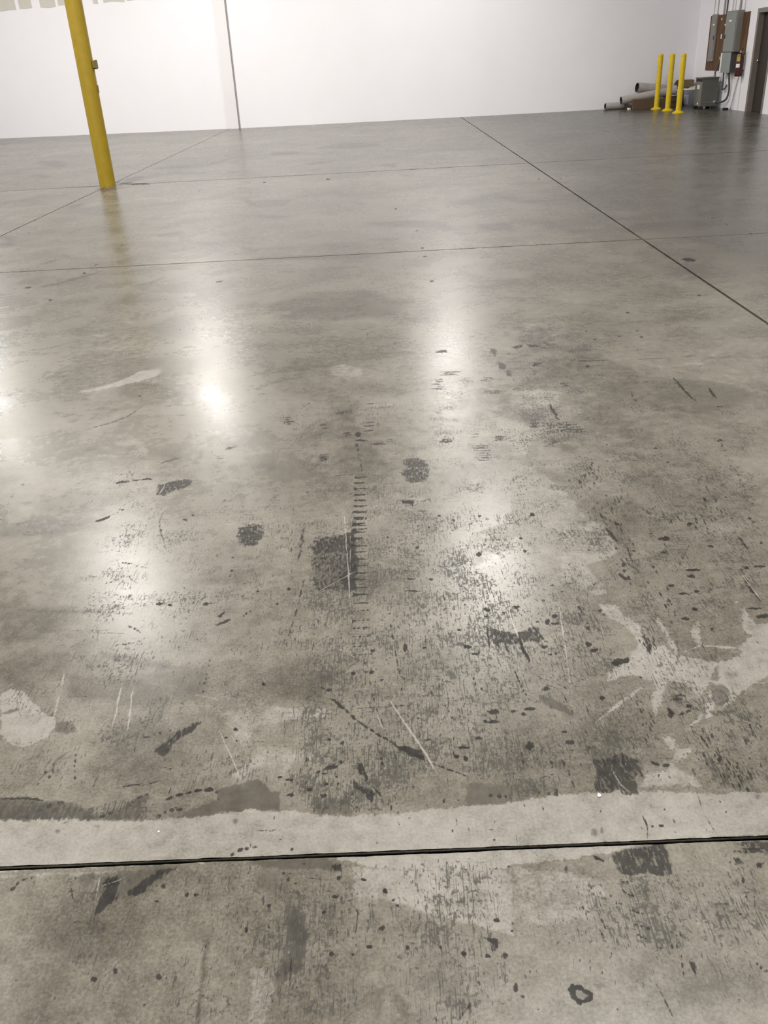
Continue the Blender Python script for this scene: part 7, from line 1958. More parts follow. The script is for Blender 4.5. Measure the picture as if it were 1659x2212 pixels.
D49 14 -255 1196 3 -2 3 0 1 3 -4 3 -4 -1
D62 14 -253 1190 -5 -4 -1 -7 3 -2 5 4 0 7
D60 14 -225 1184 7 -1 6 -2 7 -1 7 0 7 -1 6 -1 7 -1 7 0 6 -1 0 2 -6 1 -7 1 -7 1 -6 1 -7 1 -7 1 -7 1 -6 0 -7 0
B50 102 -326 1208 58 -3 -5 -44 -47 -2
B85 58 -246 1124 20 -4 18 -59 -2 -32 -3 -46 -22 -2 -14 -32 -8 -2 1 44 17 33 1 35
W80 78 -264 1160 38 -1 26 -105 -6 -77 -52 -42 0 74 10 48
D63 13 -235 1015 0 -6 0 -6 0 -6 0 -6 1 -6 2 -1 0 6 0 6 1 6 -1 6 -1 6
D46 13 -234 983 -1 -7 0 -6 1 -7 1 -7 2 0 1 7 0 6 -1 7 -1 7
D53 13 -233 953 -1 -6 1 -5 0 -6 0 -5 1 -6 2 0 0 5 0 6 1 5 -1 6 -1 5
D50 13 -261 936 -1 -5 1 -6 2 0 2 5 -1 5
D54 13 -261 920 -2 -4 1 -4 4 -1 2 4 -3 5
D42 13 -261 905 -1 -4 1 -5 1 0 1 4 0 5
B60 28 -242 979 -3 -5 -3 -4 -3 -5 -2 -6 -4 -4 -2 -5 -2 -5 -2 -6 2 -1 3 4 4 5 3 4 2 5 3 5 2 6 2 5 3 5
B60 35 -247 1162 16 -3 1 -13 -12 3
D66 21 -61 1065 -3 -4 -3 -4 -4 2 -4 4 2 4 2 4 4 0 4 -2
D80 13 -84 1027 0 -3 -5 -1 -3 1 -3 2 -1 3 4 1 3 1 4 -1
D80 12 -17 1023 0 -3 -2 -2 -3 1 -1 2 0 4 2 2 2 0 3 -1
D80 12 44 1022 -1 -3 -1 -2 -2 2 -1 1 1 3 1 2 1 0 1 -1
D80 12 88 1007 -1 -3 -3 -2 -3 1 -2 3 -1 3 3 3 4 0 3 -2
D80 13 -173 1104 -2 -2 -2 -1 -4 0 -3 2 0 3 3 2 3 1 3 -2
D80 13 -40 1125 -1 -2 -2 -2 -2 2 -2 1 0 3 2 1 2 1 2 -1
D80 13 -33 1113 0 -3 -3 -1 -2 1 -3 2 0 2 2 2 3 0 2 -1
D80 13 -150 1139 -1 -3 -4 -2 -6 1 -3 3 -1 4 4 2 5 0 6 -1
D80 12 -156 1018 -1 -5 -3 -2 -3 1 -3 3 1 5 2 3 2 0 3 -1
D80 12 -118 1013 0 -3 -3 -1 -2 1 -1 2 -1 3 2 1 2 2 2 -2
D80 12 131 999 -1 -3 -4 -1 -4 1 -2 2 0 3 3 2 4 0 2 -1
D66 21 164 998 -2 -4 -5 -4 -5 3 -3 3 1 5 4 3 4 0 5 -2
D80 13 158 1072 0 -3 -6 -1 -4 1 -3 2 -1 3 4 2 5 0 4 -2
D80 13 182 1049 -2 -1 -2 -1 -2 0 -2 2 1 2 2 1 2 0 2 -1
D80 13 -283 1124 -2 -3 -2 -1 -2 0 -2 3 -2 3 3 2 2 2 4 -2
D80 13 -278 1076 0 -2 -2 -1 -1 1 -2 1 0 2 1 2 2 -1 1 0
D80 13 -55 1147 1 -5 -5 0 -4 0 -2 3 0 5 3 3 3 1 3 -3
D80 13 -97 1175 0 -3 -4 -1 -4 1 -3 2 0 3 3 2 4 0 3 -2
D80 13 -235 1173 0 -2 -3 0 -3 0 -3 1 1 2 2 1 2 0 4 0
D80 13 -147 1181 -2 -3 -2 -3 -3 1 -3 3 1 4 1 3 3 0 4 -1
D80 12 -216 954 -1 -2 -1 0 -2 0 -1 1 -1 2 2 1 2 0 1 -1
D80 14 139 1283 -1 -1 -1 -1 -2 1 -1 1 1 1 1 1 1 0 1 0
D80 14 171 1287 0 -2 -4 -1 -3 2 -3 1 1 1 2 1 4 0 3 0
D80 14 173 1260 -1 -1 -2 -2 -2 1 0 2 -1 1 2 2 2 1 1 -2
D80 14 -250 1257 -1 -2 -2 -2 -2 0 -2 3 0 3 2 2 2 1 2 -2
D80 14 -279 1284 0 -1 -1 -1 -1 1 -1 0 -1 2 1 1 1 0 1 -1
D66 21 120 1039 12 -4 19 0 -3 -15 -10 -15 -7 7 3 12 -11 8
D60 12 -142 1144 5 -7 4 -7 5 -7 4 -6 5 -7 4 -6 5 -7 4 -6 5 -6 1 0 -5 7 -4 6 -4 7 -5 6 -4 7 -5 7 -5 6 -4 7 -5 6
D49 13 -166 1160 1 -9 2 -8 1 0 -1 8 -2 9
D46 14 -162 1134 1 -7 2 -6 1 0 -1 7 -2 6
D61 14 -158 1110 2 -8 2 -7 1 0 -1 8 -3 7
D54 14 -151 1086 1 -7 3 -8 1 1 -2 7 -2 8
D60 14 -111 1120 -1 -8 -1 -7 -1 -8 0 -7 -1 -7 -1 -7 0 -8 -1 -7 0 -7 1 0 1 7 1 7 1 7 0 7 1 8 0 7 1 8 0 7 1 8
D51 14 -137 1063 -2 -5 1 -5 2 -1 1 5 0 6
D55 14 -138 1050 -2 -6 0 -5 2 -1 2 5 -1 6
D60 14 -171 1057 3 -1 2 2 0 1 -3 2 -2 -2
D54 14 -161 1058 3 -1 2 2 0 2 -3 1 -2 -2
D64 14 -151 1059 3 0 3 1 0 2 -4 1 -3 -1
T100 40 152 1156 -5 -6 -6 -4 -6 -6 -6 -4 -5 -6 -7 -6 -3 -9 -1 -8 -4 -7 -1 -7 -2 -7 -4 -7 -3 -7 4 -2 5 6 4 6 5 7 2 8 1 8 5 6 1 7 3 4 6 5 5 6 6 6 4 7 5 5
D54 14 -124 1049 0 -4 3 -2 2 1 0 4 -4 2
D44 14 -118 1037 1 -5 3 -3 2 1 -2 4 -2 4
D58 13 -111 1025 1 -4 4 -2 1 1 -1 4 -4 3
B50 37 -82 943 18 5 -1 -48 -9 -10 -8 0
S60 8 67 948 0 -6 0 -7 0 -7 0 -6 0 -7 0 -6 1 -6 0 -7 0 -6 0 -6 1 -6 1 0 0 6 0 6 0 7 -1 6 1 6 -1 7 0 6 0 7 0 6 -1 7 0 6
D51 13 68 951 -1 -6 1 -5 2 0 1 6 -1 5
D43 13 68 937 -1 -5 1 -4 2 0 1 4 -1 5
D52 13 69 923 -1 -6 1 -5 1 0 0 5 0 6
D52 13 102 970 -1 -6 2 -6 3 1 1 6 -2 5
D58 13 103 954 -1 -5 2 -4 3 0 0 5 -1 4
D42 13 105 938 1 -4 3 -2 2 1 -2 4 -2 2
D49 13 -156 999 0 -4 1 -5 1 0 0 4 -1 5
D43 13 -155 987 -1 -5 1 -4 2 0 0 4 -1 5
D44 13 -155 975 -1 -3 1 -3 2 0 1 3 -1 3
D40 13 -134 933 -1 -5 1 -5 2 0 1 5 -1 5
D36 13 -134 920 -1 -4 1 -4 2 0 1 4 -1 4
D37 13 -134 907 0 -4 0 -4 1 0 1 4 0 4
D41 28 60 898 14 5 18 21 -4 -16 -15 -16 -9 -8
D45 14 85 1166 0 -3 1 -2 1 0 0 3 -1 2
D57 14 87 1157 2 -2 2 1 0 2 -1 1 -2 0
D58 14 94 1156 3 -1 2 2 0 1 -2 1 -3 -1
D56 14 102 1157 2 -1 3 1 0 1 -3 1 -2 -1
D38 14 128 1157 2 -2 2 1 0 3 -1 2 -2 -1
D44 14 133 1157 2 -1 2 0 0 1 -2 1 -1 0
D57 14 131 1182 4 0 5 1 0 1 -5 1 -4 -2
D55 14 145 1184 4 0 5 2 0 1 -5 0 -4 -1
D62 14 159 1187 4 -1 5 2 0 2 -5 -1 -4 -1
D53 12 173 1189 4 0 5 1 0 1 -5 0 -4 -1
D68 14 187 1191 3 0 4 1 0 2 -4 0 -3 -1
B55 30 -61 1190 3 0 2 1 0 3 -3 0 -2 -1
B51 30 -53 1191 3 -1 3 2 -1 4 -3 2 -2 -3
D32 14 46 1080 0 -3 1 -3 1 0 0 3 0 3
D33 14 46 1072 0 -3 1 -2 1 0 1 2 -1 3
T70 56 -52 937 3 -6 2 -7 4 -5 2 -7 4 -5 2 -6 5 -5 5 -4 4 2 -3 6 -2 6 -3 6 -3 6 -2 6 -4 6 -4 5 -5 5
T60 189 15 1013 56 -17 -19 -59 -68 17
D58 42 400 1215 45 10 40 7 34 5 -4 -28 2 -26 -5 -26 -29 1 -29 5 -26 -4 -25 1 1 28 -2 15
W100 80 402 1155 53 1 -1 -47 16 -44 40 -32 -34 -51 -42 17 -24 26 -4 52 -5 49
D56 14 406 1081 2 -3 5 0 1 3 -2 3 -5 0
D74 14 414 1078 3 -4 4 0 1 3 -3 2 -4 1
D58 14 422 1074 3 -3 5 1 1 2 -3 3 -5 -1
D61 14 404 1051 4 -2 5 0 1 2 -4 3 -5 0
D56 14 415 1049 4 -3 4 -1 2 2 -4 3 -5 1
D70 14 424 1044 3 -4 5 0 2 2 -3 4 -5 0
D77 14 404 1032 1 -4 3 -1 3 3 -1 3 -4 1
D68 14 409 1027 1 -4 5 0 1 2 -2 3 -3 1
D66 14 416 1023 2 -3 4 0 1 2 -3 3 -4 0
D71 14 401 1128 2 -6 5 -4 2 2 -3 6 -4 5
D69 14 410 1115 5 -3 7 0 1 4 -5 3 -7 0
D60 14 424 1112 6 -3 6 0 1 3 -5 3 -7 0
D74 14 406 1144 3 -1 4 2 1 2 -4 1 -4 -2
D79 14 414 1144 3 -1 4 2 1 2 -4 1 -4 -1
D65 14 422 1145 4 -1 4 1 0 2 -3 1 -5 -1
D63 14 382 1097 1 -3 2 2 2 4 -1 3 -3 -3
D63 14 387 1097 1 -2 3 2 0 1 -1 2 -3 -1
D61 14 391 1096 2 -1 2 0 1 3 -1 2 -3 -1
D82 21 258 933 0 -7 1 -8 5 -7 5 -6 10 -1 8 1 10 6 3 12 -6 7 -6 4 -6 4 -9 2 -9 -1 2 -10 6 2 4 -2 6 -3 5 -4 2 -3 1 -2 -5 -3 -6 0 -5 -1 -2 4 -2 5 0 7 -1 7
D95 15 263 938 16 -3 -4 -6 -11 0
B60 33 263 936 34 -8 -1 -14 -21 -9 -14 10
B60 33 305 939 17 3 8 -10 -20 -5
D70 21 172 938 -1 -6 -3 -2 -4 -1 -1 6 1 7 3 4 3 2 3 -3
D60 12 183 922 -2 -2 -3 -1 -3 1 -3 2 2 2 1 2 4 -1 2 -1
D73 14 178 1067 1 -4 3 -3 2 1 -2 4 -2 3
D55 14 184 1057 -2 -3 -1 -4 1 -1 3 3 1 5
D57 13 307 987 -1 -3 0 -4 3 1 2 3 -1 3
D57 13 306 975 -1 -4 0 -4 2 1 1 3 0 4
D58 14 350 998 -2 -3 -1 -3 1 0 3 2 0 4
D60 14 346 991 -2 -2 0 -3 2 0 2 2 0 2
D51 13 411 940 0 -5 1 -5 2 -4 3 1 -1 5 -1 5 -3 4
D51 13 415 924 1 -5 1 -5 1 -5 2 0 0 6 -1 5 -2 5
D65 13 418 908 0 -6 1 -5 1 -5 3 1 0 6 0 5 -2 5
D64 13 421 891 0 -5 1 -4 1 -5 2 1 0 5 -1 5 -1 4
D75 16 483 977 7 -2 0 -12 -4 -20 -3 18
D57 14 472 988 -2 -6 0 -6 1 0 2 6 1 6
D57 14 469 973 -2 -6 0 -5 2 1 2 5 0 5
D51 14 466 957 -2 -5 0 -6 2 1 2 5 0 5
D95 17 361 1212 13 -6 10 -9 -3 -2 -15 6
D48 44 653 1228 43 4 43 -2 -15 -39 -34 10 -20 12
D52 24 667 1225 6 -2 7 -2 7 0 8 -1 7 1 8 1 8 1 1 4 -7 1 -6 2 -8 -1 -7 1 -7 1 -8 -1 -8 -2
D57 15 665 1218 6 -1 7 -1 6 -2 7 1 7 -1 7 1 7 1 2 4 -7 1 -6 0 -6 3 -8 -1 -7 0 -7 -1 -7 -1
D70 15 662 1210 6 -1 7 0 6 -1 6 -1 7 0 6 0 7 1 7 1 1 3 -6 2 -5 2 -7 -1 -7 0 -6 0 -7 1 -6 -1 -7 -1
D57 15 646 1205 6 -1 6 -1 7 -2 6 0 7 -1 6 1 7 0 7 0 7 0 1 4 -5 2 -7 1 -7 0 -6 2 -6 0 -7 -1 -7 1 -7 0 -7 -1
D62 24 640 1192 13 1 3 -15 -20 -5
D70 24 679 1177 18 1 -9 -13 -10 -3
D60 15 630 1219 -2 -5 1 -4 1 0 2 5 0 4
D50 15 628 1206 -1 -6 0 -5 2 0 2 6 -1 5
D43 23 303 1189 -5 -9 3 -9 6 1 3 9 -2 8
D47 14 342 1153 -2 -4 2 -3 4 1 0 4 -1 3
D52 14 342 1139 -1 -6 2 -4 2 1 1 5 -1 4
D57 14 342 1124 -3 -6 3 -3 4 1 2 5 -2 4
D55 14 343 1109 -2 -5 2 -4 3 1 1 5 -2 4
D53 14 343 1095 -1 -5 1 -3 3 1 1 4 -2 4
D53 14 345 1081 -1 -5 2 -4 2 1 0 5 -1 4
D51 14 346 1068 0 -6 2 -5 2 1 0 5 -1 6
D52 14 348 1055 0 -6 1 -5 3 1 0 6 -2 4
D46 14 314 1144 0 -6 1 -5 2 1 1 5 -2 6
D48 14 315 1128 -1 -7 1 -5 3 1 1 6 -2 5
D54 14 316 1112 -1 -4 1 -4 3 1 1 4 -2 4
D44 14 316 1096 0 -5 1 -5 3 0 1 6 -2 5
D46 14 338 1047 -2 -5 2 -3 4 2 1 4 -3 3
D47 14 338 1037 -1 -4 3 -2 4 1 1 4 -2 3
D54 14 340 1028 0 -2 1 -2 4 1 1 3 -2 2
D43 14 343 1020 -2 -4 2 -1 3 1 2 3 -3 2
D40 14 343 1010 -1 -4 2 -2 5 2 2 4 -4 2
D37 14 371 1046 -1 -4 0 -4 2 0 1 4 0 4
D50 14 370 1034 -1 -4 0 -4 1 0 2 4 -1 4
D44 14 368 1022 0 -3 0 -4 1 0 1 4 0 4
D58 14 464 1025 2 -2 4 2 0 2 -2 2 -3 -2
D59 14 473 1024 2 -2 3 2 1 5 -2 2 -3 -3
D59 14 482 1025 2 -1 3 1 1 3 -2 3 -4 -3
D45 14 490 1026 3 -1 2 1 1 2 -2 2 -3 -2
D58 14 437 999 2 -3 3 4 1 6 -2 2 -3 -4
D45 14 447 1001 2 -3 3 3 1 5 -2 1 -3 -1
D54 14 458 1002 2 -3 4 3 1 6 -3 4 -3 -4
D47 14 468 1003 3 -4 4 5 1 5 -3 2 -4 -4
B100 37 388 1273 -2 -8 -4 -4 -4 -5 -4 7 1 8 1 7 4 4 4 -4
B90 37 399 1272 -1 -6 -3 -1 -2 0 -1 4 1 7 3 4 3 2 2 -3
D75 15 491 1309 0 -9 0 -9 1 -8 -1 -8 -3 -9 -1 -9 -3 -9 2 0 3 9 2 9 3 9 1 9 0 9 -2 8 0 8
D90 14 529 1280 -3 -3 -4 -1 -3 1 -2 2 1 2 2 2 5 1 1 -2
D80 14 507 1279 -1 -2 -3 0 -2 0 -1 1 0 2 2 1 3 0 2 0
D70 14 545 1323 -2 -2 -2 -1 -2 0 0 2 1 2 1 1 2 0 1 -1
B70 39 521 1333 -2 -3 -3 -2 -2 1 -3 2 2 4 3 3 3 -1 2 -2
D50 15 608 1261 1 -2 2 1 1 2 -1 2 -1 0
D59 15 614 1259 1 -1 2 0 1 1 -2 2 -1 0
D55 15 619 1257 1 -2 2 0 1 2 -1 2 -2 -1
D53 15 629 1100 3 0 4 2 0 3 -3 0 -4 -2
D53 15 638 1102 1 0 3 1 1 2 -2 2 -3 -2
D63 15 645 1102 1 -3 3 1 1 2 -1 3 -3 -1
D70 13 614 1065 -3 -1 -3 -1 -3 0 -2 2 0 1 3 1 3 0 3 -1
D60 13 595 1088 -3 -2 -2 0 -4 0 0 1 1 2 1 1 3 0 3 -1
D37 14 575 1002 -1 -3 1 -3 1 1 2 3 -1 2
D41 14 575 992 -2 -3 1 -3 1 1 1 3 -1 2
D32 14 574 982 -1 -3 0 -3 1 0 1 3 -1 3
D36 14 409 984 0 -3 1 -3 1 0 1 4 -1 3
D47 14 410 974 -1 -4 1 -3 2 1 0 3 -1 3
D53 14 597 966 0 -3 3 -1 3 3 0 3 -2 1
D55 14 602 959 -1 -4 3 0 4 4 0 2 -3 1
D57 14 607 953 -1 -4 4 -2 3 3 0 4 -3 1
D39 15 567 1230 -1 -5 1 -5 1 1 1 5 -1 4
D43 15 566 1215 -1 -5 1 -5 2 1 2 6 -1 4
D46 15 566 1201 -1 -5 1 -4 2 1 0 5 0 4
D53 15 545 1231 0 -5 0 -5 1 1 1 5 -1 5
D58 15 545 1218 0 -5 1 -4 1 1 1 4 -1 5
D48 15 545 1205 0 -4 0 -4 2 1 0 4 0 4
D60 14 645 1138 -4 -4 -3 -2 -3 0 0 4 1 5 4 4 3 1 2 -4
B50 35 319 1092 -2 -9 -4 -4 -2 3 0 7 0 7 4 5 3 3 2 -5
D41 14 196 1187 0 -3 1 -2 1 1 1 2 -1 2
D46 14 198 1177 -1 -2 1 -2 1 0 1 3 -2 1
D52 14 244 1230 2 -6 3 -6 4 -5 1 1 -2 6 -3 6 -4 5
D75 12 339 893 -2 -2 -1 -1 -2 0 -1 2 1 2 1 2 2 0 1 -2
B70 40 745 1356 14 -3 -8 -13 -9 3
W45 278 313 1170 397 18 -133 -329 -170 93 -97 65
W30 274 192 1195 510 -25 -125 -311 -429 16
W46 270 -361 1229 566 -4 -49 -350 -469 17
W40 284 -862 1238 329 -8 214 -3 41 -336 -261 10
T50 194 399 924 89 25 135 24 -28 -71 -152 -8
T40 59 235 1075 65 0 -9 -12 -52 2
W42 909 -627 3767 756 414 892 323 203 -982 138 -710 -579 -1438 -365 -7 -902 22 -68 819
W38 860 -1385 3332 846 423 243 -2376 -527 28
W55 660 -358 2628 436 322 311 -818 -66 -733 -622 7
W50 546 601 3104 303 -35 -111 -1386 -4 -296 -179 10
"""
CH = {'D': 0, 'W': 1, 'L': 2, 'S': 3, 'B': 4, 'T': 5}
POLY = []
for line in MARKS.strip().splitlines():
    if not line.strip():
        continue
    f = line.split()
    v = np.cumsum(np.array(f[2:], float).reshape(-1, 2), 0) / 1000.0
    POLY.append((CH[f[0][0]], int(f[0][1:]) / 100.0, int(f[1]) / 10000.0, v))


def scatter(ch, n, x0, x1, y0, y1, w, l, ang, st, bias=None):
    """n small flecks strewn over a stretch of slab; w, l in mm, ang the spread about the travel direction"""
    for _ in range(n):
        cx, cy = rng.uniform(x0, x1), rng.uniform(y0, y1)
        if bias is not None and rng.random() > bias(cx, cy):
            continue
        hw = rng.uniform(*w) / 2000.0
        hl = rng.uniform(*l) / 2000.0
        a = rng.normal(0, ang)
        k = np.arange(7) * 2 * np.pi / 7
        rr = rng.uniform(0.65, 1.2, 7)
        px, py = hw * np.cos(k) * rr, hl * np.sin(k) * rr
        POLY.append((CH[ch], rng.uniform(0.6, 1.0) * st, hw * 0.8 + 0.0008, np.stack([cx + px * np.cos(a) - py * np.sin(a), cy + px * np.sin(a) + py * np.cos(a)], 1)))


near = lambda x, y: 0.35 + 0.65 * (1 if -0.25 < x - 0.05 * y < 0.9 + 0.15 * y else 0)
scatter('D', 900, -0.75, 1.3, 1.26, 2.7, (1.5, 5), (3, 14), 0.25, 0.8, near)
scatter('D', 350, -1.2, 1.9, 2.6, 4.2, (3, 8), (6, 30), 0.35, 0.65, near)
scatter('D', 260, -0.75, 0.65, 0.86, 1.22, (1.2, 4), (2, 9), 0.4, 0.7)
scatter('D', 420, -0.3, 1.2, 1.26, 2.7, (1.5, 3.5), (25, 110), 0.08, 0.55)
scatter('D', 120, -0.75, 0.65, 0.86, 1.22, (1.2, 2.5), (15, 60), 0.10, 0.5)
scatter('D', 110, -3.0, 2.1, 3.8, 7.4, (6, 16), (8, 40), 1.5, 0.6)
scatter('T', 160, -4.0, 5.0, 6.0, 24.0, (150, 700), (60, 300), 0.3, 0.55)
scatter('S', 90, -0.8, 1.1, 1.3, 2.6, (1, 2), (30, 140), 0.5, 0.45)



def thickness(v):
    w = np.roll(v, -1, 0)
    area = 0.5 * abs((v[:, 0] * w[:, 1] - w[:, 0] * v[:, 1]).sum())
    return 2 * area / (np.linalg.norm(w - v, axis=1).sum() + 1e-9)


PT = [min(1.0, thickness(p[3]) / (0.013 * (0.55 + 0.40 * p[3][:, 1].mean()))) for p in POLY]
RG = lambda p: 0.012 * (0.55 + 0.40 * p[3][:, 1].mean())
PB = np.array([[p[3][:, 0].min() - p[2] - RG(p), p[3][:, 0].max() + p[2] + RG(p), p[3][:, 1].min() - p[2] - RG(p), p[3][:, 1].max() + p[2] + RG(p)] for p in POLY]) if POLY else np.zeros((0, 4))


def vnoise(X, Y, seed):
    """smooth lattice noise in -1..1"""
    xi, yi = np.floor(X).astype(np.int64), np.floor(Y).astype(np.int64)
    fx, fy = X - xi, Y - yi
    fx, fy = fx * fx * (3 - 2 * fx), fy * fy * (3 - 2 * fy)

    def h(a, b):
        k = (a * 374761393 + b * 668265263 + seed * 1442695041) & 0xffffffff
        k = ((k ^ (k >> 13)) * 1274126177) & 0xffffffff
        return ((k ^ (k >> 16)) & 0xffff) / 32767.5 - 1.0
    return (h(xi, yi) * (1 - fx) + h(xi + 1, yi) * fx) * (1 - fy) + (h(xi, yi + 1) * (1 - fx) + h(xi + 1, yi + 1) * fx) * fy


def paint(xs, ys):
    out = np.zeros((len(ys), len(xs), 6), np.float32)
    if not len(POLY):
        return out
    GX, GY = np.meshgrid(xs, ys)
    grow = 0.55 + 0.40 * GY                      # ragged edges, coarser where the wear itself is coarser
    WX_ = grow * (0.0026 * vnoise(GX * 55, GY * 38, 1) + 0.0022 * vnoise(GX * 150, GY * 100, 2) + 0.0016 * vnoise(GX * 420, GY * 300, 3))
    WY_ = grow * (0.0034 * vnoise(GX * 55, GY * 38, 4) + 0.0030 * vnoise(GX * 150, GY * 100, 5) + 0.0022 * vnoise(GX * 420, GY * 300, 6))
    hit = np.nonzero((PB[:, 1] > xs[0]) & (PB[:, 0] < xs[-1]) & (PB[:, 3] > ys[0]) & (PB[:, 2] < ys[-1]))[0]
    for k in hit:
        ch, st, so, v = POLY[k]
        i0, i1 = np.searchsorted(xs, PB[k, 0]), np.searchsorted(xs, PB[k, 1])
        j0, j1 = np.searchsorted(ys, PB[k, 2]), np.searchsorted(ys, PB[k, 3])
        if i1 <= i0 or j1 <= j0:
            continue
        wk = (0.15 if ch == 3 else 1.0) * PT[k]
        X = GX[j0:j1, i0:i1] + wk * WX_[j0:j1, i0:i1]
        Y = GY[j0:j1, i0:i1] + wk * WY_[j0:j1, i0:i1]
        ins = np.zeros(X.shape, bool)
        d2 = np.full(X.shape, 1e9)
        w = np.roll(v, -1, 0)
        for (ax, ay), (bx, by) in zip(v, w):
            ex, ey = bx - ax, by - ay
            if ay != by:
                c = (ay > Y) != (by > Y)
                ins ^= c & (X < ex * (Y - ay) / ey + ax)
            t = np.clip(((X - ax) * ex + (Y - ay) * ey) / (ex * ex + ey * ey + 1e-12), 0, 1)
            d2 = np.minimum(d2, (X - ax - t * ex) ** 2 + (Y - ay - t * ey) ** 2)
        sd = np.sqrt(d2) * np.where(ins, 1, -1)
        val = np.clip(0.5 + sd / (2 * so), 0, 1) * st
        o = out[j0:j1, i0:i1, ch]
        np.maximum(o, val, out=o)
    return out


# ------------------------------------------------------------------ floor: sub-base and sawn slabs
sub = bmesh.new()
box(sub, -17.0, 8.8, -9.5, 28.6, -0.30, -0.030)
floor = obj('floor', sub, M['joint'])
tag(floor, kind='structure')

BANDS = [(-9.0, 0.80, 0.6, 0.6), (0.80, 1.238, 0.0018, 0.0025), (1.238, 1.72, 0.0022, 0.0033), (1.72, 2.4, 0.0027, 0.0046), (2.4, 3.5, 0.0035, 0.008),
         (3.5, 5.0, 0.005, 0.014), (5.0, 7.47, 0.007, 0.025), (7.47, 13.55, 0.013, 0.060), (13.55, 28.0, 0.035, 0.16)]
XJ = [-16.6, -10.25, -4.06, 2.18, 8.6]
YJ = [-9.0, 1.238, 7.47, 13.55, 28.0]
HX = [0.006, 0.006, 0.007, 0.010, 0.006]   # half widths of the sawn joints
HY = [0.006, 0.0055, 0.010, 0.016, 0.006]


def ragged(t, seed, amp):
    r = np.random.default_rng(seed)
    out = np.zeros_like(t)
    for f, a in ((9, 1.0), (31, 0.8), (83, 0.6), (190, 0.4)):
        out += a * np.sin(t * f + r.uniform(0, 6.28)) * (0.5 + 0.5 * np.sin(t * f * 0.37 + r.uniform(0, 6.28)))
    return out * amp


def make_slab(ix, iy):
    xa, xb = XJ[ix] + HX[ix], XJ[ix + 1] - HX[ix + 1]
    h0, h1 = HY[iy], HY[iy + 1]
    ya, yb = YJ[iy], YJ[iy + 1]
    vs, qs, cols, base = [], [], [], 0
    for y0, y1, dx, dy in BANDS:
        y0, y1 = max(y0, ya), min(y1, yb)
        if y1 - y0 < 1e-6:
            continue
        fine = dx < 0.5
        xl, xr = (-(0.45 * y1 + 0.45), 0.42 * y1 + 0.42) if fine else (0, 0)
        cuts = sorted({xa, xb, min(max(xl, xa), xb), min(max(xr, xa), xb)})
        ny = max(2, int(round((y1 - y0) / dy)) + 1)
        ys = np.linspace(y0, y1, ny)
        for c0, c1 in zip(cuts, cuts[1:]):
            inside = fine and c0 >= xl - 1e-6 and c1 <= xr + 1e-6
            step = dx if inside else 0.5
            nx = max(2, int(round((c1 - c0) / step)) + 1)
            xs = np.linspace(c0, c1, nx)
            X, Y = np.meshgrid(xs, ys if inside or ny < 12 else ys[[0, -1]])
            rows = X.shape[0]
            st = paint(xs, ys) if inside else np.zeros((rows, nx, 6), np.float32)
            Yv = Y.copy()
            if abs(ys[0] - ya) < 1e-6:
                Yv[0] += h0 + (ragged(xs, iy * 7 + 1, 0.0009) if inside else 0)
            if abs(ys[-1] - yb) < 1e-6:
                Yv[-1] -= h1 + (ragged(xs, iy * 7 + 2, 0.0009) if inside else 0)
            vs.append(np.stack([X, Yv, np.zeros_like(X)], -1).reshape(-1, 3))
            cols.append(st.reshape(-1, 6))
            a = (np.arange(rows - 1)[:, None] * nx + np.arange(nx - 1)[None]).reshape(-1) + base
            qs.append(np.stack([a, a + 1, a + 1 + nx, a + nx], 1))
            base += rows * nx
    # slab edges going down into the joints
    e = np.array([(xa, ya + h0), (xb, ya + h0), (xb, yb - h1), (xa, yb - h1)])
    sk = np.concatenate([np.c_[e, np.zeros(4)], np.c_[e, np.full(4, -0.035)]])
    vs.append(sk)
    cols.append(np.zeros((8, 6), np.float32))
    qs.append(np.array([[base + k, base + 4 + k, base + 4 + (k + 1) % 4, base + (k + 1) % 4] for k in range(4)]))
    v = np.concatenate(vs)
    q = np.concatenate(qs)
    c = np.concatenate(cols)
    me = bpy.data.meshes.new('slab')
    me.vertices.add(len(v))
    me.vertices.foreach_set('co', v.astype(np.float32).ravel())
    me.loops.add(q.size)
    me.loops.foreach_set('vertex_index', q.astype(np.int32).ravel())
    me.polygons.add(len(q))
    me.polygons.foreach_set('loop_start', np.arange(0, q.size, 4, dtype=np.int32))
    me.update(calc_edges=True)
    for nm, s in (('stain_glare_a', slice(0, 3)), ('stain_shade_b', slice(3, 6))):
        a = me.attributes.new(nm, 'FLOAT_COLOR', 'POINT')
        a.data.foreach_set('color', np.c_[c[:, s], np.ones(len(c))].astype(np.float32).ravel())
    me.materials.append(M['concrete'])
    o = bpy.data.objects.new('slab', me)
    C.objects.link(o)
    o.parent = floor
    return o


for ix in range(4):
    for iy in range(4):
        make_slab(ix, iy)

# ------------------------------------------------------------------ walls and ceiling
TOP = 7.2


def wall_prism(path, z0, z1, th):
    """a wall standing on a plan polyline, th thick away from the room (towards +y)"""
    bm = bmesh.new()
    f = [[bm.verts.new((x, y, z)) for z in (z0, z1)] for x, y in path]
    b = [[bm.verts.new((x, y + th, z)) for z in (z0, z1)] for x, y in path]
    for k in range(len(path) - 1):
        bm.faces.new((f[k][0], f[k + 1][0], f[k + 1][1], f[k][1]))
        bm.faces.new((b[k][0], b[k][1], b[k + 1][1], b[k + 1][0]))
        bm.faces.new((f[k][1], f[k + 1][1], b[k + 1][1], b[k][1]))
        bm.faces.new((f[k][0], b[k][0], b[k + 1][0], f[k + 1][0]))
    bm.faces.new((f[0][0], f[0][1], b[0][1], b[0][0]))
    bm.faces.new((f[-1][0], b[-1][0], b[-1][1], f[-1][1]))
    return bm


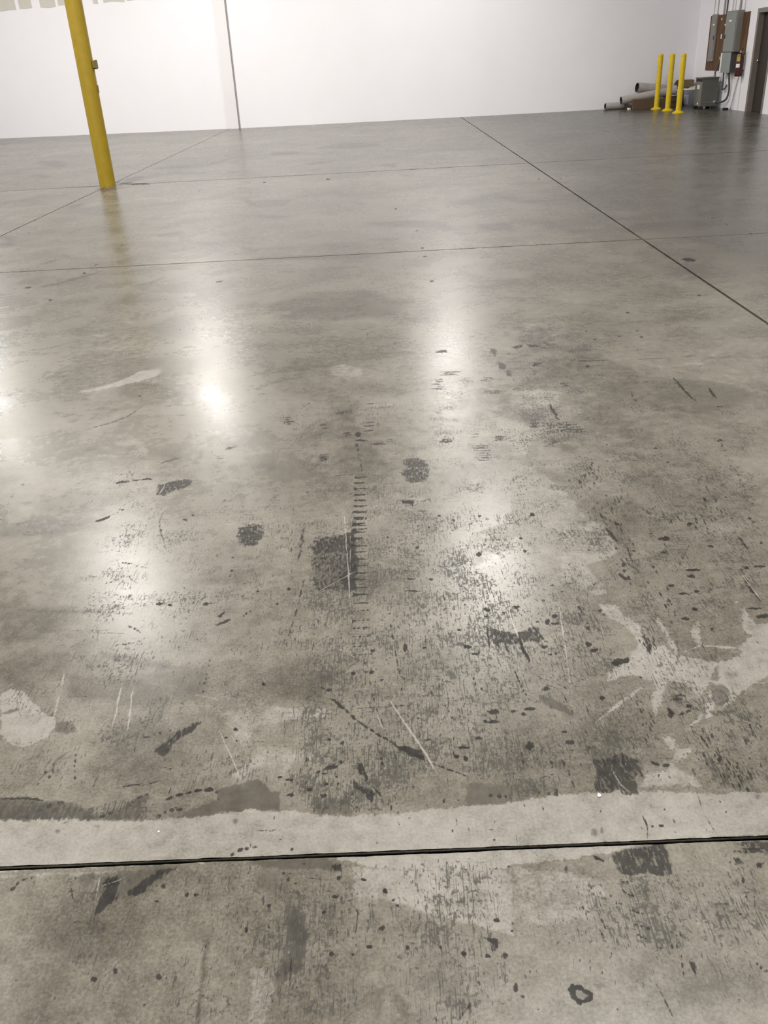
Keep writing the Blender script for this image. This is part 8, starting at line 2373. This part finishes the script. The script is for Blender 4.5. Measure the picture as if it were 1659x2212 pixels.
BACK = [(-16.8, 27.75), (-10.8, 26.66), (-3.76, 25.40), (2.2, 25.09), *[(5.0 + 3.38 * k / 12, 25.09 + 0.34 * (k / 12) ** 2) for k in range(13)]]


def back_y(x):
    for (x0, y0), (x1, y1) in zip(BACK, BACK[1:]):
        if x0 <= x <= x1:
            return y0 + (y1 - y0) * (x - x0) / (x1 - x0)
    return 25.43


wall_back = tag(obj('wall_back', wall_prism(BACK, 0, TOP, 0.25), M['wall'], None, True), kind='structure')
# unpainted drywall showing between bands of joint compound, above the painted part
for x0, x1, zz in ((-10.6, -9.49, 3.10), (-9.40, -9.03, 3.115), (-8.80, -8.36, 3.105), (-8.29, -7.86, 3.115), (-7.32, -7.18, 3.115), (-7.03, -6.45, 3.12), (-6.38, -5.6, 3.125)):
    y0, y1 = back_y(x0), back_y(x1)
    bm = bmesh.new()
    xs = np.linspace(x0, x1, 7)
    lo = [zz + 0.012 * math.sin(9 * x) - 0.01 * (x - x0) for x in xs]
    a = [(x, back_y(x) - 0.003, z) for x, z in zip(xs, lo)] + [(x1 - 0.02, y1 - 0.003, 4.3), (x0 + 0.03, y0 - 0.003, 4.3)]
    fr = [bm.verts.new(p) for p in a]
    bk = [bm.verts.new((p[0], p[1] + 0.006, p[2])) for p in a]
    bm.faces.new(fr)
    bm.faces.new(bk[::-1])
    for k in range(len(a)):
        bm.faces.new((fr[k], bk[k], bk[(k + 1) % len(a)], fr[(k + 1) % len(a)]))
    obj('drywall_panel', bm, M['drywall'], wall_back)
# boxed-out pilaster with the open joint to its right, whose shade is put into a grey strip
PL = [(-4.115, back_y(-4.115) - 0.035), (-3.80, back_y(-3.80) - 0.035)]
tag(obj('trim_1', wall_prism(PL, 0, TOP, 0.06), M['pilaster']), kind='structure')
PJ = [(-3.80, back_y(-3.80) - 0.012), (-3.755, back_y(-3.755) - 0.012)]
tag(obj('joint_shade_strip', wall_prism(PJ, 0, TOP, 0.03), M['seam']), kind='structure')

WX = 8.38
DY0, DY1, DZ = 20.63, 21.49, 1.985           # door opening in the right wall
bm = bmesh.new()
box(bm, WX, WX + 0.25, DY1, 26.0, 0, TOP)
box(bm, WX, WX + 0.25, -9.5, DY0, 0, TOP)
box(bm, WX, WX + 0.25, DY0, DY1, DZ, TOP)
tag(obj('wall_right', bm, M['wall']), kind='structure')
tag(obj('wall_left', new_box(-17.05, -16.8, -9.5, 28.2, 0, TOP), M['wall']), kind='structure')
tag(obj('wall_front', new_box(-17.0, 8.6, -9.5, -9.25, 0, TOP), M['wall']), kind='structure')
tag(obj('ceiling', new_box(-17.0, 8.7, -9.5, 28.4, TOP, TOP + 0.2), M['deck']), kind='structure')

# door
door = thing('door_1', 'dark brown metal door in a taupe frame on the right wall', 'door', (WX, (DY0 + DY1) / 2, 0))
tag(door, kind='structure')
fw = 0.06
bm = bmesh.new()
box(bm, WX - 0.02, WX + 0.13, DY1 - 0.03, DY1 + fw, 0, DZ + fw, 0.004)
obj('jamb', bm, M['frame'], door)
bm = bmesh.new()
box(bm, WX - 0.02, WX + 0.13, DY0 - 0.03, DY0 + 0.02, 0, DZ + fw, 0.004)
obj('jamb', bm, M['frame'], door)
bm = bmesh.new()
box(bm, WX - 0.02, WX + 0.13, DY0 + 0.02, DY1 - 0.03, DZ - 0.03, DZ + fw, 0.004)
obj('header', bm, M['frame'], door)
leaf = obj('door_leaf', new_box(WX + 0.10, WX + 0.145, DY0 + 0.015, DY1 - 0.025, 0.008, DZ - 0.02), M['leaf'], door)
bm = bmesh.new()
sweep(bm, [(WX + 0.10, 21.36, 1.03), (WX + 0.055, 21.36, 1.03)], 0.014, 12)
sweep(bm, [(WX + 0.065, 21.36, 1.03), (WX + 0.055, 21.36, 1.03), (WX + 0.035, 21.36, 1.03), (WX + 0.025, 21.36, 1.03)], [0.02, 0.03, 0.03, 0.018], 16)
obj('knob', bm, M['chrome'], leaf, True)
for hz in (0.25, 1.0, 1.72):
    obj('hinge', sweep(bmesh.new(), [(WX + 0.092, DY0 + 0.022, hz), (WX + 0.092, DY0 + 0.022, hz + 0.1)], 0.008, 10), M['chrome'], leaf)

# ------------------------------------------------------------------ yellow column
CX, CY = -4.055, 13.49
col = thing('support_column', 'tall round yellow steel column standing alone on the concrete', 'column', (CX, CY, 0))
bm = lathe(bmesh.new(), CX, CY, [(0.1155, 0.0), (0.1155, 2.0), (0.1155, 4.5), (0.1155, TOP)], 48)
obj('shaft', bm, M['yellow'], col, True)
ob = obj('outlet_box', new_box(CX + 0.112, CX + 0.158, CY - 0.05, CY + 0.05, 1.545, 1.64, 0.004), M['yellow_dark'], col)
obj('cover_plate', new_box(CX + 0.156, CX + 0.162, CY - 0.054, CY + 0.054, 1.54, 1.645, 0.002), M['yellow_dark'], ob)
obj('knockout', new_box(CX + 0.120, CX + 0.156, CY - 0.04, CY + 0.04, 1.53, 1.546, 0.002), M['black'], ob)
obj('strap', new_box(CX + 0.108, CX + 0.124, CY - 0.02, CY + 0.02, 1.235, 1.335, 0.004), M['yellow_dark'], col)

# ------------------------------------------------------------------ bollards
BOLL = [(7.045, 23.98, 'yellow bollard farthest back, beside the cardboard tubes, leftmost of the three'),
        (7.095, 23.20, 'yellow bollard standing in the middle of the row of three'),
        (7.055, 22.22, 'yellow bollard nearest the grey transformer, rightmost of the three')]


def make_bollard(x, y, label):
    t = thing('bollard', label, 'bollard', (x, y, 0), 'yellow bollards in a row')
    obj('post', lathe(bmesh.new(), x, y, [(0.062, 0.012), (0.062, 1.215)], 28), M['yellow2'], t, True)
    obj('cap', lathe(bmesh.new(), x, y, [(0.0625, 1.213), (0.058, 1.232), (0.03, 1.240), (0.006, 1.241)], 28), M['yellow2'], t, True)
    pl = obj('base_plate', lathe(bmesh.new(), x, y, [(0.135, 0.0), (0.135, 0.012), (0.128, 0.018), (0.085, 0.030), (0.066, 0.055)], 32), M['yellow2'], t, True)
    for k in range(4):
        a = math.pi / 4 + k * math.pi / 2
        obj('anchor_bolt', lathe(bmesh.new(), x + 0.108 * math.cos(a), y + 0.108 * math.sin(a), [(0.012, 0.020), (0.012, 0.036), (0.006, 0.040)], 6), M['yellow2'], pl)
    return t


for b in BOLL:
    make_bollard(*b)

# ------------------------------------------------------------------ pile in the corner


def make_tube(label, p0, p1, ro, th=0.008):
    t = thing('cardboard_tube', label, 'tube', ((p0[0] + p1[0]) / 2, (p0[1] + p1[1]) / 2, max(0.0, min(p0[2], p1[2]) - ro)), 'cardboard tubes heaped by the wall')
    obj('shell', hollow(p0, p1, ro, ro - th), M['tube'], t, True)
    obj('inner_shade', hollow(p0 if p0[0] < p1[0] else p1, p1 if p0[0] < p1[0] else p0, ro - th, ro - th - 0.003), M['tube_shade'], t, True)  # near-black inner skin: shade of the tube mouth put into its colour
    return t


make_tube('slim grey cardboard tube lying on the floor against the white wall', (5.94, 24.80, 0.085), (7.36, 24.94, 0.085), 0.084)
make_tube('grey cardboard tube in the middle of the heap, slanting up behind the brown box', (6.285, 24.56, 0.214), (7.70, 24.68, 0.381), 0.100)
make_tube('widest grey cardboard tube lying on top of the heap', (6.72, 24.74, 0.495), (7.78, 24.935, 0.378), 0.118)
tag(obj('wood_block', new_box(6.40, 6.50, 24.50, 24.64, 0.0, 0.127, 0.004), M['wood_block']), 'small dark wood block propping up the middle cardboard tube', 'block')
tag(obj('paper_scrap', new_box(6.43, 6.49, 24.35, 24.43, 0.0, 0.045, 0.008, 0.3), M['paper']), 'white paper scrap on the floor left of the long brown box', 'paper')

t = thing('cardboard_box', 'long low brown cardboard box behind the leftmost yellow bollard', 'box', (7.0, 24.50, 0))
obj('carton', new_box(6.53, 7.41, 24.28, 24.42, 0.0, 0.235, 0.004), M['card'], t)
obj('tape', new_box(6.528, 7.412, 24.338, 24.362, 0.2345, 0.2365), M['card2'], t)

t = thing('cardboard_carton', 'dark brown carton under a white sheet between the yellow bollards', 'box', (7.63, 24.6, 0))
obj('carton', new_box(7.48, 7.79, 24.34, 24.96, 0.0, 0.25, 0.004), M['card'], t)
obj('flap', new_box(7.50, 7.78, 24.30, 24.342, 0.14, 0.246, 0.002), M['card'], t)
bm = bmesh.new()
g = [[bm.verts.new((7.46 + 0.30 * i / 6 , 24.28 + 0.26 * j / 4, 0.259 + 0.012 * math.sin(i * 1.3 + j) ** 2 + 0.03 * (i / 6))) for j in range(5)] for i in range(7)]
for i in range(6):
    for j in range(4):
        bm.faces.new((g[i][j], g[i + 1][j], g[i + 1][j + 1], g[i][j + 1]))
r = bmesh.ops.solidify(bm, geom=list(bm.faces), thickness=0.004)
tag(obj('paper_sheet', bm, M['paper'], None, True), 'wavy white sheet lying on the dark brown carton', 'sheet')
bm = bmesh.new()
bmesh.ops.create_icosphere(bm, subdivisions=3, radius=0.055)
for v in bm.verts:
    k = 1 + 0.28 * math.sin(v.co.x * 90 + 2) * math.sin(v.co.y * 80) + 0.2 * math.sin(v.co.z * 120)
    v.co = Vector((v.co.x * k * 1.0, v.co.y * k * 0.9, v.co.z * k * 1.1))
bmesh.ops.translate(bm, verts=bm.verts, vec=(7.735, 24.45, 0.375))
tag(obj('crumpled_paper', bm, M['paper']), 'crumpled ball of white paper beside the blue-grey bucket', 'paper')

t = thing('open_carton', 'olive brown open carton standing in the corner behind the bucket', 'box', (8.08, 25.12, 0))
bm = bmesh.new()
box(bm, 7.90, 8.27, 24.98, 24.99, 0.0, 0.60)
box(bm, 7.90, 8.27, 25.26, 25.27, 0.0, 0.60)
box(bm, 7.90, 7.91, 24.99, 25.26, 0.0, 0.60)
box(bm, 8.26, 8.27, 24.99, 25.26, 0.0, 0.60)
box(bm, 7.91, 8.26, 24.99, 25.26, 0.0, 0.012)
obj('carton', bm, M['card2'], t)
bm = bmesh.new()
f = [bm.verts.new(p) for p in ((7.90, 24.98, 0.60), (7.90, 25.27, 0.60), (7.80, 25.27, 0.44), (7.80, 24.98, 0.44))]
bm.faces.new(f)
bmesh.ops.solidify(bm, geom=list(bm.faces), thickness=0.006)
obj('flap', bm, M['card'], t)

BX, BY = 8.07, 24.66
t = thing('bucket', 'blue-grey plastic bucket with a white rim beside the transformer', 'bucket', (BX, BY, 0))
bm = bmesh.new()
lathe(bm, BX, BY, [(0.122, 0.0), (0.128, 0.01), (0.143, 0.36), (0.147, 0.362), (0.147, 0.385)], 36)
obj('body', bm, M['bucket'], t, True)
obj('lid', lathe(bmesh.new(), BX, BY, [(0.152, 0.378), (0.156, 0.385), (0.156, 0.405), (0.150, 0.412), (0.02, 0.412)], 36), M['paper'], t, True)
bm = bmesh.new()
aa = np.linspace(math.radians(-166), math.radians(-112), 9)
q = [[bm.verts.new((BX + rr * math.cos(a), BY + rr * math.sin(a), z)) for a in aa] for rr, z in ((0.1315, 0.05), (0.1415, 0.27))]
for k in range(8):
    bm.faces.new((q[0][k], q[0][k + 1], q[1][k + 1], q[1][k]))
obj('label', bm, M['bucket_label'], t, True)
hp = [(BX + 0.152 * math.cos(a), BY - 0.150 * math.sin(a) * 0.93, 0.33 - 0.12 * math.sin(a)) for a in np.linspace(0, math.pi, 13)]
obj('handle', sweep(bmesh.new(), hp, 0.003, 6), M['galv'], t)
bm = bmesh.new()
g = [[bm.verts.new((8.02 + 0.20 * i / 7, 24.58 + 0.17 * j / 4, 0.4135 + 0.055 * (0.5 + 0.5 * math.sin(i * 1.1 + 0.9 * j)) * (i + 1) / 8)) for j in range(5)] for i in range(8)]
for i in range(7):
    for j in range(4):
        bm.faces.new((g[i][j], g[i + 1][j], g[i + 1][j + 1], g[i][j + 1]))
bmesh.ops.solidify(bm, geom=list(bm.faces), thickness=0.004)
tag(obj('rag', bm, M['paper'], None, True), 'crumpled white rag lying on the bucket lid', 'rag')
tag(obj('utility_knife', new_box(7.955, 8.005, 24.60, 24.70, 0.412, 0.442, 0.004, 0.5), M['wood_block']), 'small dark brown scraper lying on the bucket lid', 'tool')

# ------------------------------------------------------------------ transformer on the floor
TX0, TX1, TY0, TY1 = 7.855, 8.25, 23.12, 23.60
t = thing('transformer', 'olive grey floor standing transformer cabinet next to the bollards', 'transformer', ((TX0 + TX1) / 2, (TY0 + TY1) / 2, 0))
cab = obj('cabinet', new_box(TX0 + 0.004, TX1, TY0, TY1, 0.055, 0.665, 0.006), M['xfmr'], t)
obj('lid', new_box(TX0 - 0.012, TX1 + 0.01, TY0 - 0.012, TY1 + 0.012, 0.662, 0.690, 0.005), M['xfmr'], t)
fp = obj('front_panel', new_box(TX0 - 0.006, TX0 + 0.006, TY0 + 0.01, TY1 - 0.01, 0.065, 0.60, 0.002), M['xfmr_lit'], t)
obj('vent_slot', new_box(TX0 - 0.002, TX0 + 0.010, TY0 + 0.02, TY1 - 0.02, 0.602, 0.655), M['black'], t)
obj('rating_label', new_box(TX0 - 0.008, TX0 - 0.005, TY0 + 0.15, TY0 + 0.32, 0.44, 0.53), M['paper'], fp)
obj('sticker', new_box(TX0 - 0.008, TX0 - 0.005, TY0 + 0.13, TY0 + 0.21, 0.10, 0.14), M['paper'], fp)
for fx, fy in ((TX0 + 0.04, TY0 + 0.05), (TX0 + 0.04, TY1 - 0.05), (TX1 - 0.05, TY0 + 0.05), (TX1 - 0.05, TY1 - 0.05)):
    obj('foot', new_box(fx - 0.045, fx + 0.045, fy - 0.05, fy + 0.05, 0.0, 0.057, 0.004), M['black'], t)
obj('conduit_connector', sweep(bmesh.new(), [(8.20, TY0 + 0.01, 0.15), (8.20, TY0 - 0.04, 0.15)], 0.026, 14), M['paper'], t, True)
obj('seam_strip', new_box(TX0 + 0.06, TX1 - 0.02, TY0 - 0.006, TY0 + 0.002, 0.135, 0.150, 0.002), M['xfmr_lit'], t)

tag(obj('rubber_doorstop', new_box(8.20, 8.31, 22.42, 22.52, 0.0, 0.045, 0.010), M['black']), 'small black rubber wedge on the floor at the foot of the wall', 'doorstop')

# ------------------------------------------------------------------ electrical board on the right wall
PX = WX - 0.019
t = thing('plywood_backboard', 'brown plywood sheet fixed to the right wall behind the electrical panels', 'board', (WX - 0.01, 23.2, 0.81))
obj('sheet', new_box(PX, WX, 23.27, 24.52, 0.815, 2.012, 0.001), M['ply'], t)
obj('sheet', new_box(PX, WX, 21.99, 23.265, 0.815, 2.008, 0.001), M['ply'], t)

t = thing('panelboard', 'narrow shallow grey electrical panel on the left of the plywood', 'electrical panel', (PX, 24.13, 1.01))
pb = obj('cabinet', new_box(PX - 0.035, PX, 23.96, 24.34, 1.015, 2.035, 0.004), M['panel2'], t)
dr = obj('door', new_box(PX - 0.043, PX - 0.034, 24.00, 24.30, 1.10, 1.95, 0.003), M['panel2'], t)
obj('latch', new_box(PX - 0.052, PX - 0.042, 24.02, 24.05, 1.49, 1.58, 0.003), M['black'], dr)
obj('rating_plate', new_box(PX - 0.046, PX - 0.042, 24.08, 24.18, 1.80, 1.83), M['paper'], dr)

FX = 8.215
t = thing('main_switchboard', 'wide deep grey electrical panel on the right of the plywood', 'electrical panel', (FX, 22.8, 1.21))
obj('cabinet', new_box(FX, PX, 22.33, 23.02, 1.215, 2.055, 0.005), M['panel2'], t)
dr = obj('door', new_box(FX - 0.012, FX + 0.002, 22.37, 22.99, 1.23, 2.03, 0.003), M['panel'], t)
obj('latch', new_box(FX - 0.022, FX - 0.011, 22.92, 22.96, 1.50, 1.58, 0.003), M['black'], dr)
obj('rating_plate', new_box(FX - 0.016, FX - 0.011, 22.62, 22.78, 1.84, 1.87), M['paper'], dr)

t = thing('disconnect_switch', 'blue grey switch box below the wide electrical panel', 'switch box', (FX, 22.8, 0.80))
obj('enclosure', new_box(FX + 0.004, PX, 22.42, 23.04, 0.79, 1.205, 0.004), M['switch_shade'], t)  # near side's shade and blurred shadow put into this dark colour
dr = obj('door', new_box(FX - 0.012, FX + 0.006, 22.415, 23.05, 0.785, 1.208, 0.004), M['switch'], t)
obj('hinge_strip', new_box(FX - 0.020, FX - 0.010, 22.97, 23.04, 0.80, 1.20, 0.003), M['paper'], dr)

# small white fixings on the bare plywood
for py, pz, nm, lb in ((23.72, 1.92, 'label_tag', 'tiny white tag near the top of the bare plywood'), (23.45, 1.79, 'junction_cover', 'tiny pale cover plate high beside the wide electrical panel'), (23.62, 1.55, 'wire_tie', 'thin white tie in the middle of the bare plywood')):
    tag(obj(nm, new_box(PX - 0.006, PX, py - 0.03, py + 0.03, pz - 0.02 if nm != 'wire_tie' else pz - 0.05, pz + 0.02 if nm != 'wire_tie' else pz + 0.05, 0.002), M['paper']), lb, 'tag')

# conduits rising above the board
UP = [(24.34, 24.24, 0.012, 'conduit_white', 'white conduit rising above the narrow panel, first from the corner'),
      (24.08, 24.08, 0.010, 'conduit_mid', 'grey conduit rising above the narrow panel, second from the corner'),
      (23.62, 23.62, 0.020, 'conduit_mid', 'thick grey conduit rising above the bare plywood beside the dark one'),
      (23.45, 23.43, 0.016, 'conduit_dark', 'dark conduit rising above the bare plywood between paler ones'),
      (23.10, 23.05, 0.014, 'conduit_white', 'white conduit rising just left of the wide panel'),
      (22.94, 22.94, 0.010, 'conduit_white', 'slim white conduit rising from the far edge of the wide panel'),
      (22.60, 22.60, 0.022, 'conduit_mid', 'thickest grey conduit rising from the middle of the wide panel'),
      (22.36, 22.36, 0.010, 'conduit_white', 'white conduit rising from the near edge of the wide panel')]
for yb, yt, r, m, lb in UP:
    zb = 2.03 if yb > 23.3 else 2.05
    xw = WX - r - 0.004
    t = thing('conduit', lb, 'conduit', (xw, yb, zb), 'conduits rising above the electrical board')
    obj('pipe', sweep(bmesh.new(), [(xw, yb, zb - 0.02), (xw, yb, zb + 0.35), (xw, yt, zb + 1.0), (xw, yt, 4.6)], r, 10), M[m], t, True)
    obj('strap', new_box(WX - 2 * r - 0.008, WX, yt - r - 0.02, yt + r + 0.02, 3.28, 3.31), M['galv'], t)

# conduits below
def pipe(lb, pts, r, m, fit=None):
    t = thing('conduit', lb, 'conduit', pts[0])
    obj('pipe', sweep(bmesh.new(), pts, r, 10), M[m], t, True)
    if fit:
        for p, q_ in fit:
            obj('fitting', sweep(bmesh.new(), [p, q_], r * 1.5, 12), M['galv'], t, True)


pipe('dark upright conduit joining the plywood to the top of the transformer', [(8.20, 23.30, 0.692), (8.20, 23.30, 0.80), (8.27, 23.36, 0.92), (8.315, 23.42, 1.02), (8.325, 23.42, 1.10)], 0.020, 'conduit_dark',
     [((8.20, 23.30, 0.692), (8.20, 23.30, 0.745)), ((8.325, 23.42, 1.06), (8.325, 23.42, 1.12))])


def bez(pts, n=8):
    """smooth line through pts"""
    P = [Vector(p) for p in pts]
    P = [2 * P[0] - P[1]] + P + [2 * P[-1] - P[-2]]
    out = []
    for i in range(1, len(P) - 2):
        for k in range(n):
            s = k / n
            a, b, c, d = P[i - 1], P[i], P[i + 1], P[i + 2]
            out.append(0.5 * ((2 * b) + (c - a) * s + (2 * a - 5 * b + 4 * c - d) * s * s + (3 * b - a - 3 * c + d) * s ** 3))
    out.append(P[-2])
    return out


pipe('dark straight conduit hanging from the far side of the blue grey switch box', bez([(8.30, 23.00, 0.782), (8.31, 23.00, 0.60), (8.32, 23.02, 0.46), (8.30, 22.98, 0.42), (8.33, 22.88, 0.44), (8.345, 22.82, 0.52)]), 0.018, 'conduit_dark')
pipe('dark flexible conduit looping from the switch box down into the transformer', bez([(8.28, 22.62, 0.782), (8.31, 22.60, 0.60), (8.33, 22.60, 0.40), (8.31, 22.66, 0.22), (8.25, 22.86, 0.145), (8.20, 23.04, 0.15), (8.20, 23.075, 0.15)]), 0.022, 'conduit_dark')
tag(obj('ground_rod', sweep(bmesh.new(), [(8.345, 22.42, 0.0), (8.362, 22.18, 0.72)], 0.009, 8), M['conduit_mid']), 'thin grey rod leaning against the wall below the fire extinguisher', 'rod')
tag(obj('wall_crease_bar', sweep(bmesh.new(), [(8.37, 22.02, 0.0), (8.37, 22.02, 0.74)], 0.009, 8), M['conduit_white']), 'thin white upright bar drawn for a shaded wall crease below the fire extinguisher', 'conduit')  # white bar added in place of a faint shaded crease

# ------------------------------------------------------------------ fire extinguisher
EX, EY = 8.268, 21.98
t = thing('fire_extinguisher', 'dark red fire extinguisher with a yellow tag hung beside the door', 'fire extinguisher', (EX, EY, 0.72))
body = obj('cylinder', lathe(bmesh.new(), EX, EY, [(0.070, 0.715), (0.082, 0.725), (0.085, 0.74), (0.085, 1.09), (0.078, 1.13), (0.055, 1.165), (0.026, 1.18), (0.024, 1.20)], 32), M['red'], t, True)
bm = bmesh.new()


def wrap(r, a0, a1, z0, z1, m, nm, par):
    bm = bmesh.new()
    aa = np.linspace(math.radians(a0), math.radians(a1), 9)
    q = [[bm.verts.new((EX + r * math.cos(a), EY + r * math.sin(a), z)) for a in aa] for z in (z0, z1)]
    for k in range(8):
        bm.faces.new((q[0][k], q[0][k + 1], q[1][k + 1], q[1][k]))
    return obj(nm, bm, m, par, True)


wrap(0.0862, -165, -105, 0.90, 0.975, M['paper'], 'instruction_label', body)
obj('valve', sweep(bmesh.new(), [(EX, EY, 1.19), (EX, EY, 1.245)], [0.022, 0.02], 14), M['galv'], t, True)
lv = bmesh.new()
sweep(lv, [(EX + 0.02, EY - 0.005, 1.235), (EX + 0.00, EY - 0.06, 1.265), (EX - 0.01, EY - 0.14, 1.285)], [0.012, 0.011, 0.010], 8)
obj('lever', lv, M['black'], t)
hd = bmesh.new()
sweep(hd, [(EX + 0.02, EY - 0.005, 1.215), (EX, EY - 0.07, 1.215), (EX - 0.005, EY - 0.13, 1.205)], [0.011, 0.010, 0.009], 8)
obj('carry_handle', hd, M['galv'], t)
obj('hose', sweep(bmesh.new(), bez([(EX, EY + 0.02, 1.22), (EX - 0.03, EY + 0.09, 1.20), (EX - 0.02, EY + 0.115, 1.08), (EX, EY + 0.10, 0.90)]), 0.011, 8), M['black'], t, True)
bm = new_box(EX - 0.105, EX - 0.035, EY - 0.098, EY - 0.092, 1.025, 1.165, 0.002)
tg = obj('inspection_tag', bm, M['tag_yellow'], t)
obj('punch_mark', sweep(bmesh.new(), [(EX - 0.07, EY - 0.097, 1.135), (EX - 0.07, EY - 0.1005, 1.135)], 0.014, 12), M['card'], tg)
obj('wall_bracket', new_box(EX + 0.07, WX, EY - 0.04, EY + 0.004, 0.85, 1.15, 0.003), M['galv'], t)

# ------------------------------------------------------------------ crumbs on the floor
for nm, x, y, sz, lb in (('plaster_chip', 0.413, 1.368, 0.0042, 'tiny white plaster chip on the pale strip beside the wide joint'),
                         ('plaster_crumb', -0.548, 1.318, 0.0024, 'tiny white crumb lying on the pale strip at the left')):
    bm = bmesh.new()
    bmesh.ops.create_icosphere(bm, subdivisions=2, radius=sz)
    for v in bm.verts:
        v.co *= 1 + 0.2 * math.sin(v.co.x * 900 + v.co.y * 700)
        v.co.z *= 0.55
    bmesh.ops.translate(bm, verts=bm.verts, vec=(x, y, sz * 0.55))
    tag(obj(nm, bm, M['chip'], None, True), lb, 'debris')
